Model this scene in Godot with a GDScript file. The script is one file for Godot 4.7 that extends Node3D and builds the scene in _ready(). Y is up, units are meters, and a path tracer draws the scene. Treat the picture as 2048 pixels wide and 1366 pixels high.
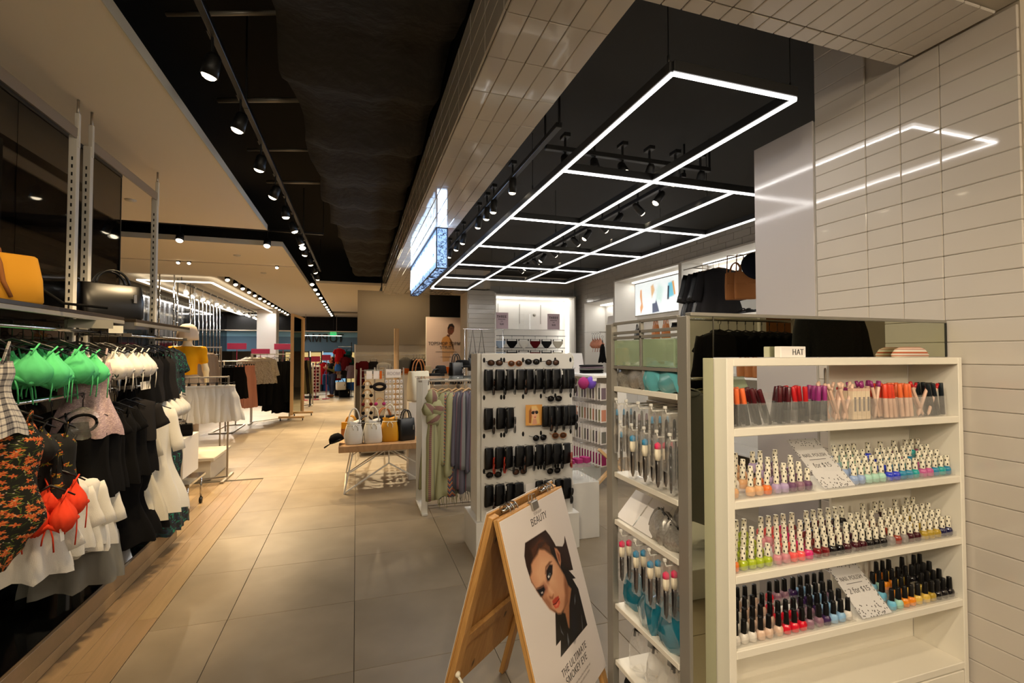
extends Node3D
# Coordinates: P(x, y, f): x to the right of the aisle axis, y up from the shop floor, f metres along the aisle from the viewer.
var M := {}
var used := {}
var R := RandomNumberGenerator.new()
const WALLX := 2.45

func P(x: float, y: float, f: float) -> Vector3:
	return Vector3(x, y, -f)

func _ready():
	R.seed = 7
	# --- camera
	var cam := Camera3D.new()
	cam.name = "camera"
	cam.fov = 2.0 * rad_to_deg(atan(683.0 / 967.0))
	cam.near = 0.02
	cam.position = P(0, 1.65, 0)
	cam.rotation = Vector3(atan(25.0 / 967.0), -atan(311.0 / 967.0), 0)
	add_child(cam)
	# --- environment and exposure
	var we := WorldEnvironment.new()
	we.name = "world_environment"
	var env := Environment.new()
	env.background_mode = Environment.BG_COLOR
	env.background_color = Color(0.01, 0.01, 0.012)
	env.tonemap_mode = Environment.TONE_MAPPER_LINEAR
	env.tonemap_exposure = 0.62
	env.sdfgi_enabled = true
	env.ssao_enabled = true
	env.ssil_enabled = true
	we.environment = env
	add_child(we)
	materials()
	lights()
	shell()
	canopy()
	led_grid()
	spot_tracks()
	far_shop()
	accessories_room()
	gondola()
	polish_shelf()
	sunglasses_stand()
	sign_board()
	scarf_rack()
	bag_table()
	left_racks()
	mid_floor()
	behind_viewer()
# ------------------------------------------------------------------ naming
func numbered(called: String) -> String:
	var n: int = used.get(called, -1) + 1
	used[called] = n
	return called if n == 0 else "%s_%03d" % [called, n]

func tag(o: Node3D, label := "", category := "", group := "", kind := ""):
	if label: o.set_meta("label", label)
	if category: o.set_meta("category", category)
	if group: o.set_meta("group", group)
	if kind: o.set_meta("kind", kind)
	return o

func thing(called: String, label: String, category: String, at := Vector3.ZERO, turn := 0.0, group := "") -> Node3D:
	var o := Node3D.new()
	o.name = numbered(called)
	o.position = at
	o.rotation.y = turn
	add_child(o)
	tag(o, label, category, group)
	return o

func part(p: Node3D, called: String, mesh: Mesh, m: Material, at := Vector3.ZERO, basis := Basis()) -> MeshInstance3D:
	var o := MeshInstance3D.new()
	o.mesh = mesh
	o.material_override = m
	o.transform = Transform3D(basis, at)
	if p == self:
		o.name = numbered(called)
		add_child(o)
	else:
		o.name = called
		p.add_child(o, true)
	return o

func solo(called: String, label: String, category: String, mesh: Mesh, m: Material, at := Vector3.ZERO, turn := 0.0, group := "") -> MeshInstance3D:
	var o := part(self, called, mesh, m, at, Basis(Vector3.UP, turn))
	tag(o, label, category, group)
	return o

func struct(called: String, mesh: Mesh, m: Material, at := Vector3.ZERO) -> MeshInstance3D:
	var o := part(self, called, mesh, m, at)
	tag(o, "", "", "", "structure")
	return o

func dup(o: Node3D, base_name: String, at: Vector3, turn: float, label: String, group := "") -> Node3D:
	var c: Node3D = o.duplicate()
	c.name = numbered(base_name)
	add_child(c)
	c.position = at
	c.rotation = Vector3(0, turn, 0)
	c.set_meta("label", label)
	if group: c.set_meta("group", group)
	return c

const ORD := ["first", "second", "third", "fourth", "fifth", "sixth", "seventh", "eighth", "ninth", "tenth", "eleventh", "twelfth", "thirteenth", "fourteenth", "fifteenth", "sixteenth", "seventeenth", "eighteenth", "nineteenth", "twentieth", "twenty-first", "twenty-second", "twenty-third", "twenty-fourth", "twenty-fifth", "twenty-sixth"]

# ------------------------------------------------------------------ shapes
func sk(smooth := false) -> SurfaceTool:
	var s := SurfaceTool.new()
	s.begin(Mesh.PRIMITIVE_TRIANGLES)
	s.set_smooth_group(1 if smooth else -1)
	return s

func fin(s: SurfaceTool) -> ArrayMesh:
	s.generate_normals()
	return s.commit()

func tri(s: SurfaceTool, a: Vector3, b: Vector3, c: Vector3, ua := Vector2.ZERO, ub := Vector2.ZERO, uc := Vector2.ZERO):
	s.set_uv(ua); s.add_vertex(a)
	s.set_uv(uc); s.add_vertex(c)
	s.set_uv(ub); s.add_vertex(b)

# a, b, c, d run anticlockwise seen from outside
func quad(s: SurfaceTool, a: Vector3, b: Vector3, c: Vector3, d: Vector3, u0 := Vector2(0, 1), u1 := Vector2(1, 0)):
	var ua := Vector2(u0.x, u0.y)
	var ub := Vector2(u1.x, u0.y)
	var uc := Vector2(u1.x, u1.y)
	var ud := Vector2(u0.x, u1.y)
	tri(s, a, b, c, ua, ub, uc)
	tri(s, a, c, d, ua, uc, ud)

func box(s: SurfaceTool, c: Vector3, sz: Vector3, bv := 0.0, bs := Basis()):
	var h := sz / 2
	var b := minf(bv, minf(h.x, minf(h.y, h.z)) * 0.8)
	if b <= 0.0:
		var p := []
		for i in 8:
			p.append(c + bs * Vector3(h.x * (1 if i & 1 else -1), h.y * (1 if i & 2 else -1), h.z * (1 if i & 4 else -1)))
		quad(s, p[4], p[5], p[7], p[6]); quad(s, p[1], p[0], p[2], p[3])
		quad(s, p[5], p[1], p[3], p[7]); quad(s, p[0], p[4], p[6], p[2])
		quad(s, p[6], p[7], p[3], p[2]); quad(s, p[0], p[1], p[5], p[4])
		return
	var v := func(sx: int, sy: int, sz2: int, ax: int) -> Vector3:
		var q := Vector3(sx * h.x, sy * h.y, sz2 * h.z)
		for k in 3:
			if k != ax: q[k] -= b * signf(q[k])
		return c + bs * q
	for ax in 3:
		var e1 := (ax + 1) % 3
		var e2 := (ax + 2) % 3
		for sg in [-1, 1]:
			var k := []
			for st in [[-1, -1], [1, -1], [1, 1], [-1, 1]]:
				var q := [0, 0, 0]
				q[ax] = sg; q[e1] = st[0]; q[e2] = st[1]
				k.append(v.call(q[0], q[1], q[2], ax))
			if sg > 0: quad(s, k[0], k[1], k[2], k[3])
			else: quad(s, k[3], k[2], k[1], k[0])
	for ax in 3:  # edges that run along ax
		var e1 := (ax + 1) % 3
		var e2 := (ax + 2) % 3
		for s1 in [-1, 1]:
			for s2 in [-1, 1]:
				var k := []
				for t in [-1, 1]:
					var q := [0, 0, 0]
					q[ax] = t; q[e1] = s1; q[e2] = s2
					k.append(v.call(q[0], q[1], q[2], e1))
					k.append(v.call(q[0], q[1], q[2], e2))
				if s1 * s2 > 0: quad(s, k[0], k[2], k[3], k[1])
				else: quad(s, k[1], k[3], k[2], k[0])
				# winding: outward direction is s1*e1 + s2*e2
	for sx in [-1, 1]:
		for sy in [-1, 1]:
			for sz3 in [-1, 1]:
				var a: Vector3 = v.call(sx, sy, sz3, 0)
				var d: Vector3 = v.call(sx, sy, sz3, 1)
				var e: Vector3 = v.call(sx, sy, sz3, 2)
				if sx * sy * sz3 > 0: tri(s, a, d, e)
				else: tri(s, a, e, d)

func boxm(sz: Vector3, bv := 0.0) -> ArrayMesh:
	var s := sk()
	box(s, Vector3.ZERO, sz, bv)
	return fin(s)

# box from corner to corner in P coordinates
func slab(x0: float, x1: float, y0: float, y1: float, f0: float, f1: float, bv := 0.0) -> ArrayMesh:
	var s := sk()
	box(s, P((x0 + x1) / 2, (y0 + y1) / 2, (f0 + f1) / 2), Vector3(x1 - x0, y1 - y0, f1 - f0), bv)
	return fin(s)

func loft(s: SurfaceTool, rings: Array, cap0 := true, cap1 := true, uw := 1.0, uh := 1.0):
	var m: int = rings.size()
	var n: int = rings[0].size()
	for i in m - 1:
		var r0: PackedVector3Array = rings[i]
		var r1: PackedVector3Array = rings[i + 1]
		for j in n:
			var k := (j + 1) % n
			var u0 := Vector2(float(j) / n * uw, float(i) / (m - 1) * uh)
			var u1 := Vector2(float(j + 1) / n * uw, float(i + 1) / (m - 1) * uh)
			var ub := Vector2(u1.x, u0.y)
			var ud := Vector2(u0.x, u1.y)
			tri(s, r0[j], r1[j], r1[k], u0, ud, u1)
			tri(s, r0[j], r1[k], r0[k], u0, u1, ub)
	for e in 2:
		if (e == 0 and not cap0) or (e == 1 and not cap1): continue
		var r: PackedVector3Array = rings[0] if e == 0 else rings[m - 1]
		var c := Vector3.ZERO
		for q in r: c += q
		c /= n
		for j in n:
			var k := (j + 1) % n
			if e == 0: tri(s, c, r[j], r[k])
			else: tri(s, c, r[k], r[j])

# rings run downwards from the top; each [y, half width (x), half depth (z)], optional shift in x and z
func ell(y: float, a: float, b: float, n := 20, ox := 0.0, oz := 0.0, pw := 2.0) -> PackedVector3Array:
	var r := PackedVector3Array()
	for j in n:
		var t := TAU * j / n
		var ct := cos(t)
		var st := sin(t)
		r.append(Vector3(ox + a * signf(ct) * pow(absf(ct), 2.0 / pw), y, oz - b * signf(st) * pow(absf(st), 2.0 / pw)))
	return r

func lathe(s: SurfaceTool, prof: Array, n := 12, o := Vector3.ZERO, cap0 := true, cap1 := true, pw := 2.0):
	var rings := []
	for q in prof:
		var r := ell(q[1], q[0], q[0], n, 0, 0, pw)
		for j in n: r[j] += o
		rings.append(r)
	loft(s, rings, cap0, cap1)

func tube(s: SurfaceTool, pts: Array, r, n := 6, closed := false):
	var rings := []
	var m: int = pts.size()
	var up := Vector3.UP
	var prev_x := Vector3.ZERO
	for i in m:
		var a: Vector3 = pts[(i - 1 + m) % m] if closed or i > 0 else pts[0]
		var b: Vector3 = pts[(i + 1) % m] if closed or i < m - 1 else pts[m - 1]
		var d: Vector3 = (b - a).normalized()
		var x: Vector3 = prev_x - d * prev_x.dot(d)
		if prev_x == Vector3.ZERO or x.length() < 1e-4:
			x = d.cross(up if absf(d.y) < 0.9 else Vector3.RIGHT)
		x = x.normalized()
		prev_x = x
		var y := d.cross(x)
		var ring := PackedVector3Array()
		var rr: float = r[i] if r is Array else r
		for j in n:
			var t := TAU * j / n
			ring.append(pts[i] + x * cos(t) * rr + y * sin(t) * rr)
		rings.append(ring)
	if closed: rings.append(rings[0])
	for i in rings.size(): rings[i].reverse()
	loft(s, rings, not closed, not closed)

func bar(s: SurfaceTool, a: Vector3, b: Vector3, w: float, h: float, bv := 0.0):
	var d := b - a
	var z := d.normalized()
	var x := Vector3.UP.cross(z)
	if x.length() < 1e-4: x = Vector3.RIGHT
	x = x.normalized()
	box(s, (a + b) / 2, Vector3(w, h, d.length()), bv, Basis(x, z.cross(x), z))

func tubem(pts: Array, r, n := 6, closed := false) -> ArrayMesh:
	var s := sk(true)
	tube(s, pts, r, n, closed)
	return fin(s)

func arc(c: Vector3, ax: Vector3, ay: Vector3, t0: float, t1: float, n: int) -> Array:
	var o := []
	for i in n + 1:
		var t := t0 + (t1 - t0) * i / n
		o.append(c + ax * cos(t) + ay * sin(t))
	return o

# flat outline (in x, y, anticlockwise) given depth in z
func plate(s: SurfaceTool, pts: PackedVector2Array, z0: float, z1: float):
	var ids := Geometry2D.triangulate_polygon(pts)
	if Geometry2D.is_polygon_clockwise(pts): pass
	var lo := pts[0]
	var hi := pts[0]
	for q in pts:
		lo = lo.min(q); hi = hi.max(q)
	var uv := func(q: Vector2) -> Vector2: return Vector2((q.x - lo.x) / (hi.x - lo.x), 1.0 - (q.y - lo.y) / (hi.y - lo.y))
	for i in range(0, ids.size(), 3):
		var a := pts[ids[i]]
		var b := pts[ids[i + 1]]
		var c := pts[ids[i + 2]]
		if (b - a).cross(c - a) < 0:
			var w := b; b = c; c = w
		tri(s, Vector3(a.x, a.y, z1), Vector3(b.x, b.y, z1), Vector3(c.x, c.y, z1), uv.call(a), uv.call(b), uv.call(c))
		tri(s, Vector3(a.x, a.y, z0), Vector3(c.x, c.y, z0), Vector3(b.x, b.y, z0), uv.call(a), uv.call(c), uv.call(b))
	var n := pts.size()
	var area := 0.0
	for i in n: area += pts[i].cross(pts[(i + 1) % n])
	for i in n:
		var a := pts[i]
		var b := pts[(i + 1) % n]
		if area < 0:
			var w := a; a = b; b = w
		quad(s, Vector3(a.x, a.y, z0), Vector3(b.x, b.y, z0), Vector3(b.x, b.y, z1), Vector3(a.x, a.y, z1))

func words(text: String, size: float, depth := 0.002, font := "Droid Sans", weight := 400) -> TextMesh:
	var t := TextMesh.new()
	var f := SystemFont.new()
	f.font_names = PackedStringArray([font])
	f.font_weight = weight
	t.font = f
	t.text = text
	t.font_size = 48
	t.pixel_size = size / 48.0
	t.depth = depth
	t.curve_step = 1.0
	return t

func area_light(called: String, at: Vector3, towards: Vector3, sx: float, sy: float, e: float, c: Color):
	var l := AreaLight3D.new()
	l.name = numbered(called)
	l.area_size = Vector2(sx, sy)
	l.area_normalize_energy = true
	l.light_energy = e
	l.light_color = c
	l.area_range = 30.0
	l.shadow_enabled = true
	add_child(l)
	var up := Vector3.UP if absf(towards.normalized().y) < 0.95 else Vector3.FORWARD
	l.look_at_from_position(at, at + towards, up)
	return l

func spot(called: String, at: Vector3, to: Vector3, e: float, angle: float, c: Color, sz := 0.04, soft := 0.6):
	var l := SpotLight3D.new()
	l.name = numbered(called)
	l.spot_angle = angle
	l.spot_angle_attenuation = soft
	l.light_energy = e
	l.light_color = c
	l.light_size = sz
	l.spot_range = 40.0
	l.spot_attenuation = 2.0
	l.shadow_enabled = true
	add_child(l)
	var d := to - at
	l.look_at_from_position(at, to, Vector3.UP if absf(d.normalized().y) < 0.98 else Vector3.FORWARD)
	return l
# ------------------------------------------------------------------ materials
func mk(key: String, c: Color, rough := 0.6, metal := 0.0) -> StandardMaterial3D:
	var m := StandardMaterial3D.new()
	m.resource_name = key
	m.albedo_color = c
	m.roughness = rough
	m.metallic = metal
	M[key] = m
	return m

func hx(s: String) -> Color: return Color.html(s)

func img(w: int, h: int, c: Color) -> Image:
	var i := Image.create(w, h, false, Image.FORMAT_RGBA8)
	i.fill(c)
	return i

func stamp(i: Image, cx: float, cy: float, rx: float, ry: float, ang: float, c: Color, wrap := true):
	var w := i.get_width()
	var h := i.get_height()
	var rr := maxf(rx, ry)
	var ca := cos(ang)
	var sa := sin(ang)
	for y in range(int(cy - rr), int(cy + rr) + 2):
		for x in range(int(cx - rr), int(cx + rr) + 2):
			var dx := x - cx
			var dy := y - cy
			var a := (dx * ca + dy * sa) / rx
			var b := (-dx * sa + dy * ca) / ry
			if a * a + b * b <= 1.0:
				if wrap: i.set_pixel(posmod(x, w), posmod(y, h), c)
				elif x >= 0 and y >= 0 and x < w and y < h: i.set_pixel(x, y, i.get_pixel(x, y).lerp(Color(c, 1.0), c.a))

# fill a polygon given as "x,y x,y" in thousandths of the picture; soft edge in pixels
func poly(i: Image, pts: String, c: Color, soft := 1.5):
	var w := i.get_width()
	var h := i.get_height()
	var p := PackedVector2Array()
	for q in pts.split(" "):
		var k := q.split(",")
		p.append(Vector2(float(k[0]) * w / 1000.0, float(k[1]) * h / 1000.0))
	var lo := p[0]
	var hi := p[0]
	for q in p:
		lo = lo.min(q); hi = hi.max(q)
	for y in range(maxi(0, int(lo.y - soft)), mini(h, int(hi.y + soft) + 2)):
		for x in range(maxi(0, int(lo.x - soft)), mini(w, int(hi.x + soft) + 2)):
			var v := Vector2(x + 0.5, y + 0.5)
			var inside := Geometry2D.is_point_in_polygon(v, p)
			var dist := 1e9
			for k in p.size():
				var cp := Geometry2D.get_closest_point_to_segment(v, p[k], p[(k + 1) % p.size()])
				dist = minf(dist, v.distance_squared_to(cp))
			dist = sqrt(dist)
			var a := clampf(0.5 + (dist if inside else -dist) / (2.0 * soft), 0, 1) * c.a
			if a > 0.0: i.set_pixel(x, y, i.get_pixel(x, y).lerp(Color(c.r, c.g, c.b), a))

func texd(key: String, i: Image, rough := 0.8) -> StandardMaterial3D:
	var m := mk(key, Color.WHITE, rough)
	m.albedo_texture = ImageTexture.create_from_image(i)
	return m

func noise_tex(freq: float, c0: Color, c1: Color, sd := 1, w := 256, oct := 4) -> NoiseTexture2D:
	var t := NoiseTexture2D.new()
	var n := FastNoiseLite.new()
	n.seed = sd
	n.frequency = freq
	n.fractal_octaves = oct
	t.noise = n
	t.width = w
	t.height = w
	t.seamless = true
	var g := Gradient.new()
	g.set_color(0, c0)
	g.set_color(1, c1)
	t.color_ramp = g
	return t

func tri_noise(m: StandardMaterial3D, freq: float, c0: Color, c1: Color, sc: Vector3, sd := 1, world := true, w := 256):
	m.albedo_color = Color.WHITE
	m.albedo_texture = noise_tex(freq, c0, c1, sd, w)
	m.uv1_triplanar = true
	m.uv1_world_triplanar = world
	m.uv1_scale = sc

func cloth(key: String, c: Color) -> StandardMaterial3D:
	var m := mk(key, c, 0.92)
	m.metallic_specular = 0.25
	return m

func emit(key: String, c: Color, e: float) -> StandardMaterial3D:
	var m := mk(key, c, 0.5)
	m.emission_enabled = true
	m.emission = c
	m.emission_energy_multiplier = e
	return m

func pane(key: String, c: Color, a: float) -> StandardMaterial3D:
	var m := mk(key, Color(c, a), 0.03)
	m.transparency = BaseMaterial3D.TRANSPARENCY_ALPHA
	return m

func wood_img(c0: Color, c1: Color, sd: int, knots := 0) -> Image:
	var w := 256
	var h := 512
	var i := img(w, h, c0)
	var n := FastNoiseLite.new()
	n.seed = sd
	n.frequency = 0.012
	var r := RandomNumberGenerator.new()
	r.seed = sd
	for y in h:
		for x in w:
			var wob := n.get_noise_2d(x * 0.6, y * 0.35) * 26.0
			var g := n.get_noise_2d((x + wob) * 4.0, y * 0.16 + 900.0) * 0.5 + 0.5
			var f := n.get_noise_2d(x * 30.0, y * 1.2) * 0.16
			i.set_pixel(x, y, c0.lerp(c1, clampf(g + f, 0, 1)))
	for k in knots:
		var kx := r.randf_range(40, 216)
		var ky := r.randf_range(40, 470)
		stamp(i, kx, ky, 9, 14, 0.2, c1.darkened(0.15))
		stamp(i, kx, ky, 5, 8, 0.2, c1.darkened(0.45))
	return i

func materials():
	# walls, floor, ceiling
	for k in 3:
		var t := mk("floor_tile_%d" % k, Color.WHITE, 0.42)
		var d := 0.012 * (k - 1)
		tri_noise(t, 0.012, Color(0.50 + d, 0.445 + d, 0.36 + d), Color(0.585 + d, 0.525 + d, 0.435 + d), Vector3(0.55, 0.55, 0.55), 11 + k)
	mk("grout_dark", hx("4c463b"), 0.9)
	mk("grout", hx("b5aa98"), 0.85)
	mk("ceiling_paint", hx("e6dac4"), 0.85)
	mk("ceiling_edge", hx("c9c4b6"), 0.7)
	mk("black_void", hx("0b0a09"), 0.95)
	mk("recess_black", hx("26241f"), 0.8)
	mk("tile_white", hx("c6bdb1"), 0.06)
	M.tile_white.clearcoat_enabled = true
	M.tile_white.clearcoat = 0.4
	M.tile_white.clearcoat_roughness = 0.02
	mk("panel_white", hx("b9b2ae"), 0.10)
	mk("tile_flat", hx("b8b3aa"), 0.12)
	mk("paint_white", hx("dcd8d0"), 0.55)
	mk("laminate", hx("e6dfcf"), 0.45)
	mk("paint_cream", hx("cfc6b4"), 0.7)
	mk("paint_taupe", hx("958877"), 0.8)
	mk("store_wall", hx("82786a"), 0.85)
	# metals and plastics
	mk("chrome", hx("c9c9c9"), 0.12, 1.0)
	mk("steel", hx("a8a095"), 0.38, 0.9)
	mk("white_metal", hx("d8d4ca"), 0.4)
	mk("grey_metal", hx("8d887e"), 0.4, 0.4)
	mk("black_metal", hx("141312"), 0.45)
	mk("black_plastic", hx("0c0b0b"), 0.3)
	mk("black_gloss", hx("0a0a0a"), 0.08)
	mk("dark_shelf", hx("2a241f"), 0.25)
	mk("mirror", hx("c6c9b4"), 0.0, 1.0)
	mk("paper_white", hx("e2dcd6"), 0.7)
	mk("tag_white", hx("e8e4dc"), 0.7)
	mk("ink", hx("2b2624"), 0.8)
	mk("ink_grey", hx("8d837d"), 0.8)
	pane("glass_clear", hx("dfe8df"), 0.10)
	pane("acrylic", hx("f2efe8"), 0.07)
	pane("plastic_bag", hx("f4f1ea"), 0.10)
	pane("dark_glass", hx("060607"), 0.82)
	pane("green_glass", hx("a9bb98"), 0.45)
	# lamps
	emit("led_glow", Color(1.0, 0.985, 0.97), 9.0)
	emit("led_warm", Color(1.0, 0.96, 0.88), 5.0)
	emit("spot_glow", Color(1.0, 0.93, 0.80), 12.0)
	emit("niche_glow", Color(1.0, 0.99, 0.96), 4.0)
	emit("globe_glow", Color(1.0, 0.88, 0.70), 2.0)
	emit("exit_glow", Color(0.05, 0.85, 0.45), 1.4)
	emit("sign_letter", Color(0.86, 0.94, 1.0), 3.5)
	emit("sign_face", Color(0.62, 0.78, 1.0), 1.6)
	# woods
	var pine := texd("pine", wood_img(hx("c99a5b"), hx("a8773c"), 3, 3), 0.55)
	pine.uv1_triplanar = true
	pine.uv1_scale = Vector3(3.0, 1.2, 3.0)
	var oak := texd("oak", wood_img(hx("bd9468"), hx("a07a52"), 9), 0.5)
	oak.uv1_triplanar = true
	oak.uv1_scale = Vector3(1.6, 1.6, 1.6)
	for k in 3:
		var pl := texd("plank_%d" % k, wood_img(hx(["9c825e", "96795a", "a38863"][k]), hx(["86704e", "816c4c", "8e7654"][k]), 20 + k), 0.45)
		pl.uv1_triplanar = true
		pl.uv1_world_triplanar = true
		pl.uv1_scale = Vector3(2.0, 2.0, 0.5)
	mk("birch", hx("cda878"), 0.5)
	# cloths
	for a in [["black", "0d0c0c"], ["charcoal", "222020"], ["white", "dcd8ce"], ["cream", "cfc7b2"], ["mint", "5fce88"], ["coral", "e8482c"], ["mustard", "d99a12"], ["lilac", "b9a1a4"], ["olive", "5b5a2c"], ["grey", "76746c"], ["taupe", "97887a"], ["pink", "c98a70"], ["burgundy", "5a1418"], ["sage", "9c9a72"], ["denim", "343c55"], ["red", "a3141c"], ["teal", "1e6a66"], ["blue", "2f5d9a"], ["mauve", "7b6a72"], ["khaki", "6f6a4a"], ["navy", "12131c"], ["magenta", "9c3468"], ["orange", "c8611e"], ["tan", "b48a5e"], ["pale_blue", "9fb0c4"], ["ivory", "e0d9c4"]]:
		cloth(a[0], hx(a[1]))
	for a in ["white", "cream"]:
		var lc: StandardMaterial3D = M[a]
		lc.heightmap_enabled = true
		lc.heightmap_scale = 0.12
		lc.heightmap_texture = noise_tex(0.06, Color.BLACK, Color.WHITE, 17, 256, 3)
		lc.uv1_triplanar = true
		lc.uv1_scale = Vector3(14, 14, 14)
	var plaid := img(128, 128, hx("d8d2c8"))
	for y in 128:
		for x in 128:
			var a := 0.0
			for q in [x, y]:
				var t: int = q % 32
				if t < 9: a += 0.5 if (x + y) % 2 == 0 or t % 3 == 0 else 0.22
				elif t == 14 or t == 26 or t == 18: a += 0.3
			plaid.set_pixel(x, y, hx("d8d2c8").lerp(hx("1a1a24"), clampf(a, 0, 1)))
	texd("plaid", plaid, 0.9)
	R.seed = 5
	var fl := img(256, 256, hx("151408"))
	for k in 150:
		stamp(fl, R.randf() * 256, R.randf() * 256, R.randf_range(8, 17), 1.6, R.randf() * TAU, hx(["5a6a1c", "3c4c18", "89913a", "24300f"][k % 4]))
	for k in 85:
		var cx := R.randf() * 256
		var cy := R.randf() * 256
		for q in 6:
			var an := TAU * q / 6 + R.randf()
			stamp(fl, cx + cos(an) * 6, cy + sin(an) * 6, 7, 2.6, an, hx(["d8652c", "c4521f", "e08a4a"][(k + q) % 3]))
	for k in 60: stamp(fl, R.randf() * 256, R.randf() * 256, 3, 2, R.randf() * 3, hx("c9b9a8"))
	texd("floral", fl, 0.85)
	var fb := img(256, 256, hx("0b0a08"))
	for k in 9:
		var cx := R.randf() * 256
		var cy := R.randf() * 256
		for q in 12: stamp(fb, cx + R.randf_range(-14, 14), cy + R.randf_range(-14, 14), 11, 2.4, R.randf() * TAU, hx(["d9a024", "8a6a14", "c9581c", "6a7a20"][q % 4]))
	texd("dark_floral", fb, 0.85)
	var pb := img(256, 256, hx("ded8cf"))
	for k in 9:
		var cx := R.randf() * 256
		var cy := R.randf() * 256
		var base := R.randf() * TAU
		for q in 7: stamp(pb, cx + cos(base + q * 0.34) * 20, cy + sin(base + q * 0.34) * 20, 22, 2.8, base + q * 0.34, hx("14463a" if q % 2 else "0e2a26"))
	texd("palm", pb, 0.85)
	var gp := img(128, 128, hx("0a0f14"))
	for k in 90: stamp(gp, R.randf() * 128, R.randf() * 128, 9, 2.5, R.randf() * TAU, hx(["0f5a4a", "0a3a36", "16243c", "1a7a5c"][k % 4]))
	texd("jungle", gp, 0.85)
	var sq := img(128, 128, hx("a98f92"))
	for k in 1500: stamp(sq, R.randf() * 128, R.randf() * 128, 1.3, 1.0, 0, hx(["8f7a7c", "c8b2ae", "b99f94", "7a6668", "d8c2b4"][k % 5]))
	texd("sequin", sq, 0.45)
	var mt := img(128, 128, hx("a89c86"))
	for k in 900: stamp(mt, R.randf() * 128, R.randf() * 128, 2.2, 1.2, R.randf() * 3, hx(["6a604e", "c9bfa8", "8c8068", "ddd3bd"][k % 4]))
	texd("metallic_print", mt, 0.5)
	var sc := img(256, 512, hx("9c9a74"))
	for y in 512:
		for x in 256:
			var band := (x > 60 and x < 96) or (x > 178 and x < 206)
			var c := hx("9c9a74")
			if x % 128 < 4: c = hx("3a3c44")
			if band:
				var z := posmod(y + (absi(x % 16 - 8)) * 2, 24)
				c = hx("a8532c") if z < 8 else (hx("43506e") if z < 15 else (hx("2a2a30") if z < 18 else hx("9c8f74")))
			sc.set_pixel(x, y, c)
	texd("scarf_sage", sc, 0.95)
	var sd := img(256, 256, hx("5c5762"))
	for y in 256:
		for x in 256:
			var t := x % 64
			sd.set_pixel(x, y, hx("5c5762") if t < 26 else (hx("3c3c46") if t < 34 else (hx("6e4a52") if t < 40 else (hx("7a7a78") if t < 56 else hx("2e2e36")))))
	texd("scarf_grey", sd, 0.95)
	var fur := mk("fur", Color.WHITE, 0.95)
	tri_noise(fur, 0.09, hx("030303"), hx("2c2824"), Vector3(4, 4, 4), 5)
	var st := img(64, 64, hx("d8cfc0"))
	for y in 64:
		for x in 64: st.set_pixel(x, y, hx("a8502c") if y % 16 < 6 else (hx("5a2a20") if y % 16 == 8 else hx("d8cfc0")))
	texd("stripes", st, 0.9)
	var cap := img(128, 64, hx("e9e2cc"))
	for k in 12:
		stamp(cap, (k % 4) * 32 + 8 + 16 * ((k / 4) % 2), (k / 4) * 21 + 11, 5.2, 5.2, 0, hx("17130f"))
	texd("dotted_cap", cap, 0.4)
	var ds := img(256, 384, hx("d9d6d4"))
	R.seed = 12
	for k in 190:
		var x := R.randf() * 256
		var y := R.randf() * 384
		if y < 70 or y > 300 or x < 14 or x > 242: stamp(ds, x, y, 4.2, 4.2, 0, hx("1c1a1c"))
	texd("dotted_card", ds, 0.35)
	var sv := mk("silver_vinyl", Color.WHITE, 0.38, 0.55)
	tri_noise(sv, 0.05, hx("8a857e"), hx("bab5ac"), Vector3(6, 6, 6), 8)
	mk("teal_vinyl", hx("1d6c80"), 0.14)
	M.teal_vinyl.clearcoat_enabled = true
	M.teal_vinyl.clearcoat = 1.0
	M.teal_vinyl.clearcoat_roughness = 0.05
	mk("aqua_vinyl", hx("5aa3a8"), 0.2)
	mk("leather_white", hx("d6d2ca"), 0.4)
	mk("leather_mustard", hx("cc8f10"), 0.5)
	mk("suede_mustard", hx("c38a1e"), 0.95)
	mk("leather_black", hx("080707"), 0.34)
	mk("leather_tan", hx("a4632c"), 0.5)
	mk("suede_brown", hx("8a5424"), 0.9)
	mk("skin_mannequin", hx("e2d4b4"), 0.5)
	mk("wig", hx("e0cdb8"), 0.7)
	mk("lens_dark", hx("171310"), 0.05)
	mk("lens_brown", hx("4a3020"), 0.05)
	mk("frame_red", hx("b8321c"), 0.25)
	mk("bristle_pink", hx("e0305e"), 0.9)
	mk("bristle_cream", hx("e4d8bc"), 0.9)
	mk("bristle_blue", hx("3c88b0"), 0.9)
	mk("brush_handle", hx("161212"), 0.25)
	# the black insulation wrapped round the duct
	var wr := mk("duct_wrap", hx("211e19"), 0.9)
	wr.heightmap_enabled = true
	wr.heightmap_scale = 1.3
	wr.heightmap_texture = noise_tex(0.02, Color.BLACK, Color.WHITE, 31, 256, 5)
	wr.uv1_triplanar = true
	wr.uv1_world_triplanar = true
	wr.uv1_scale = Vector3(1.4, 1.4, 1.4)
	poster_prints()

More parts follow.
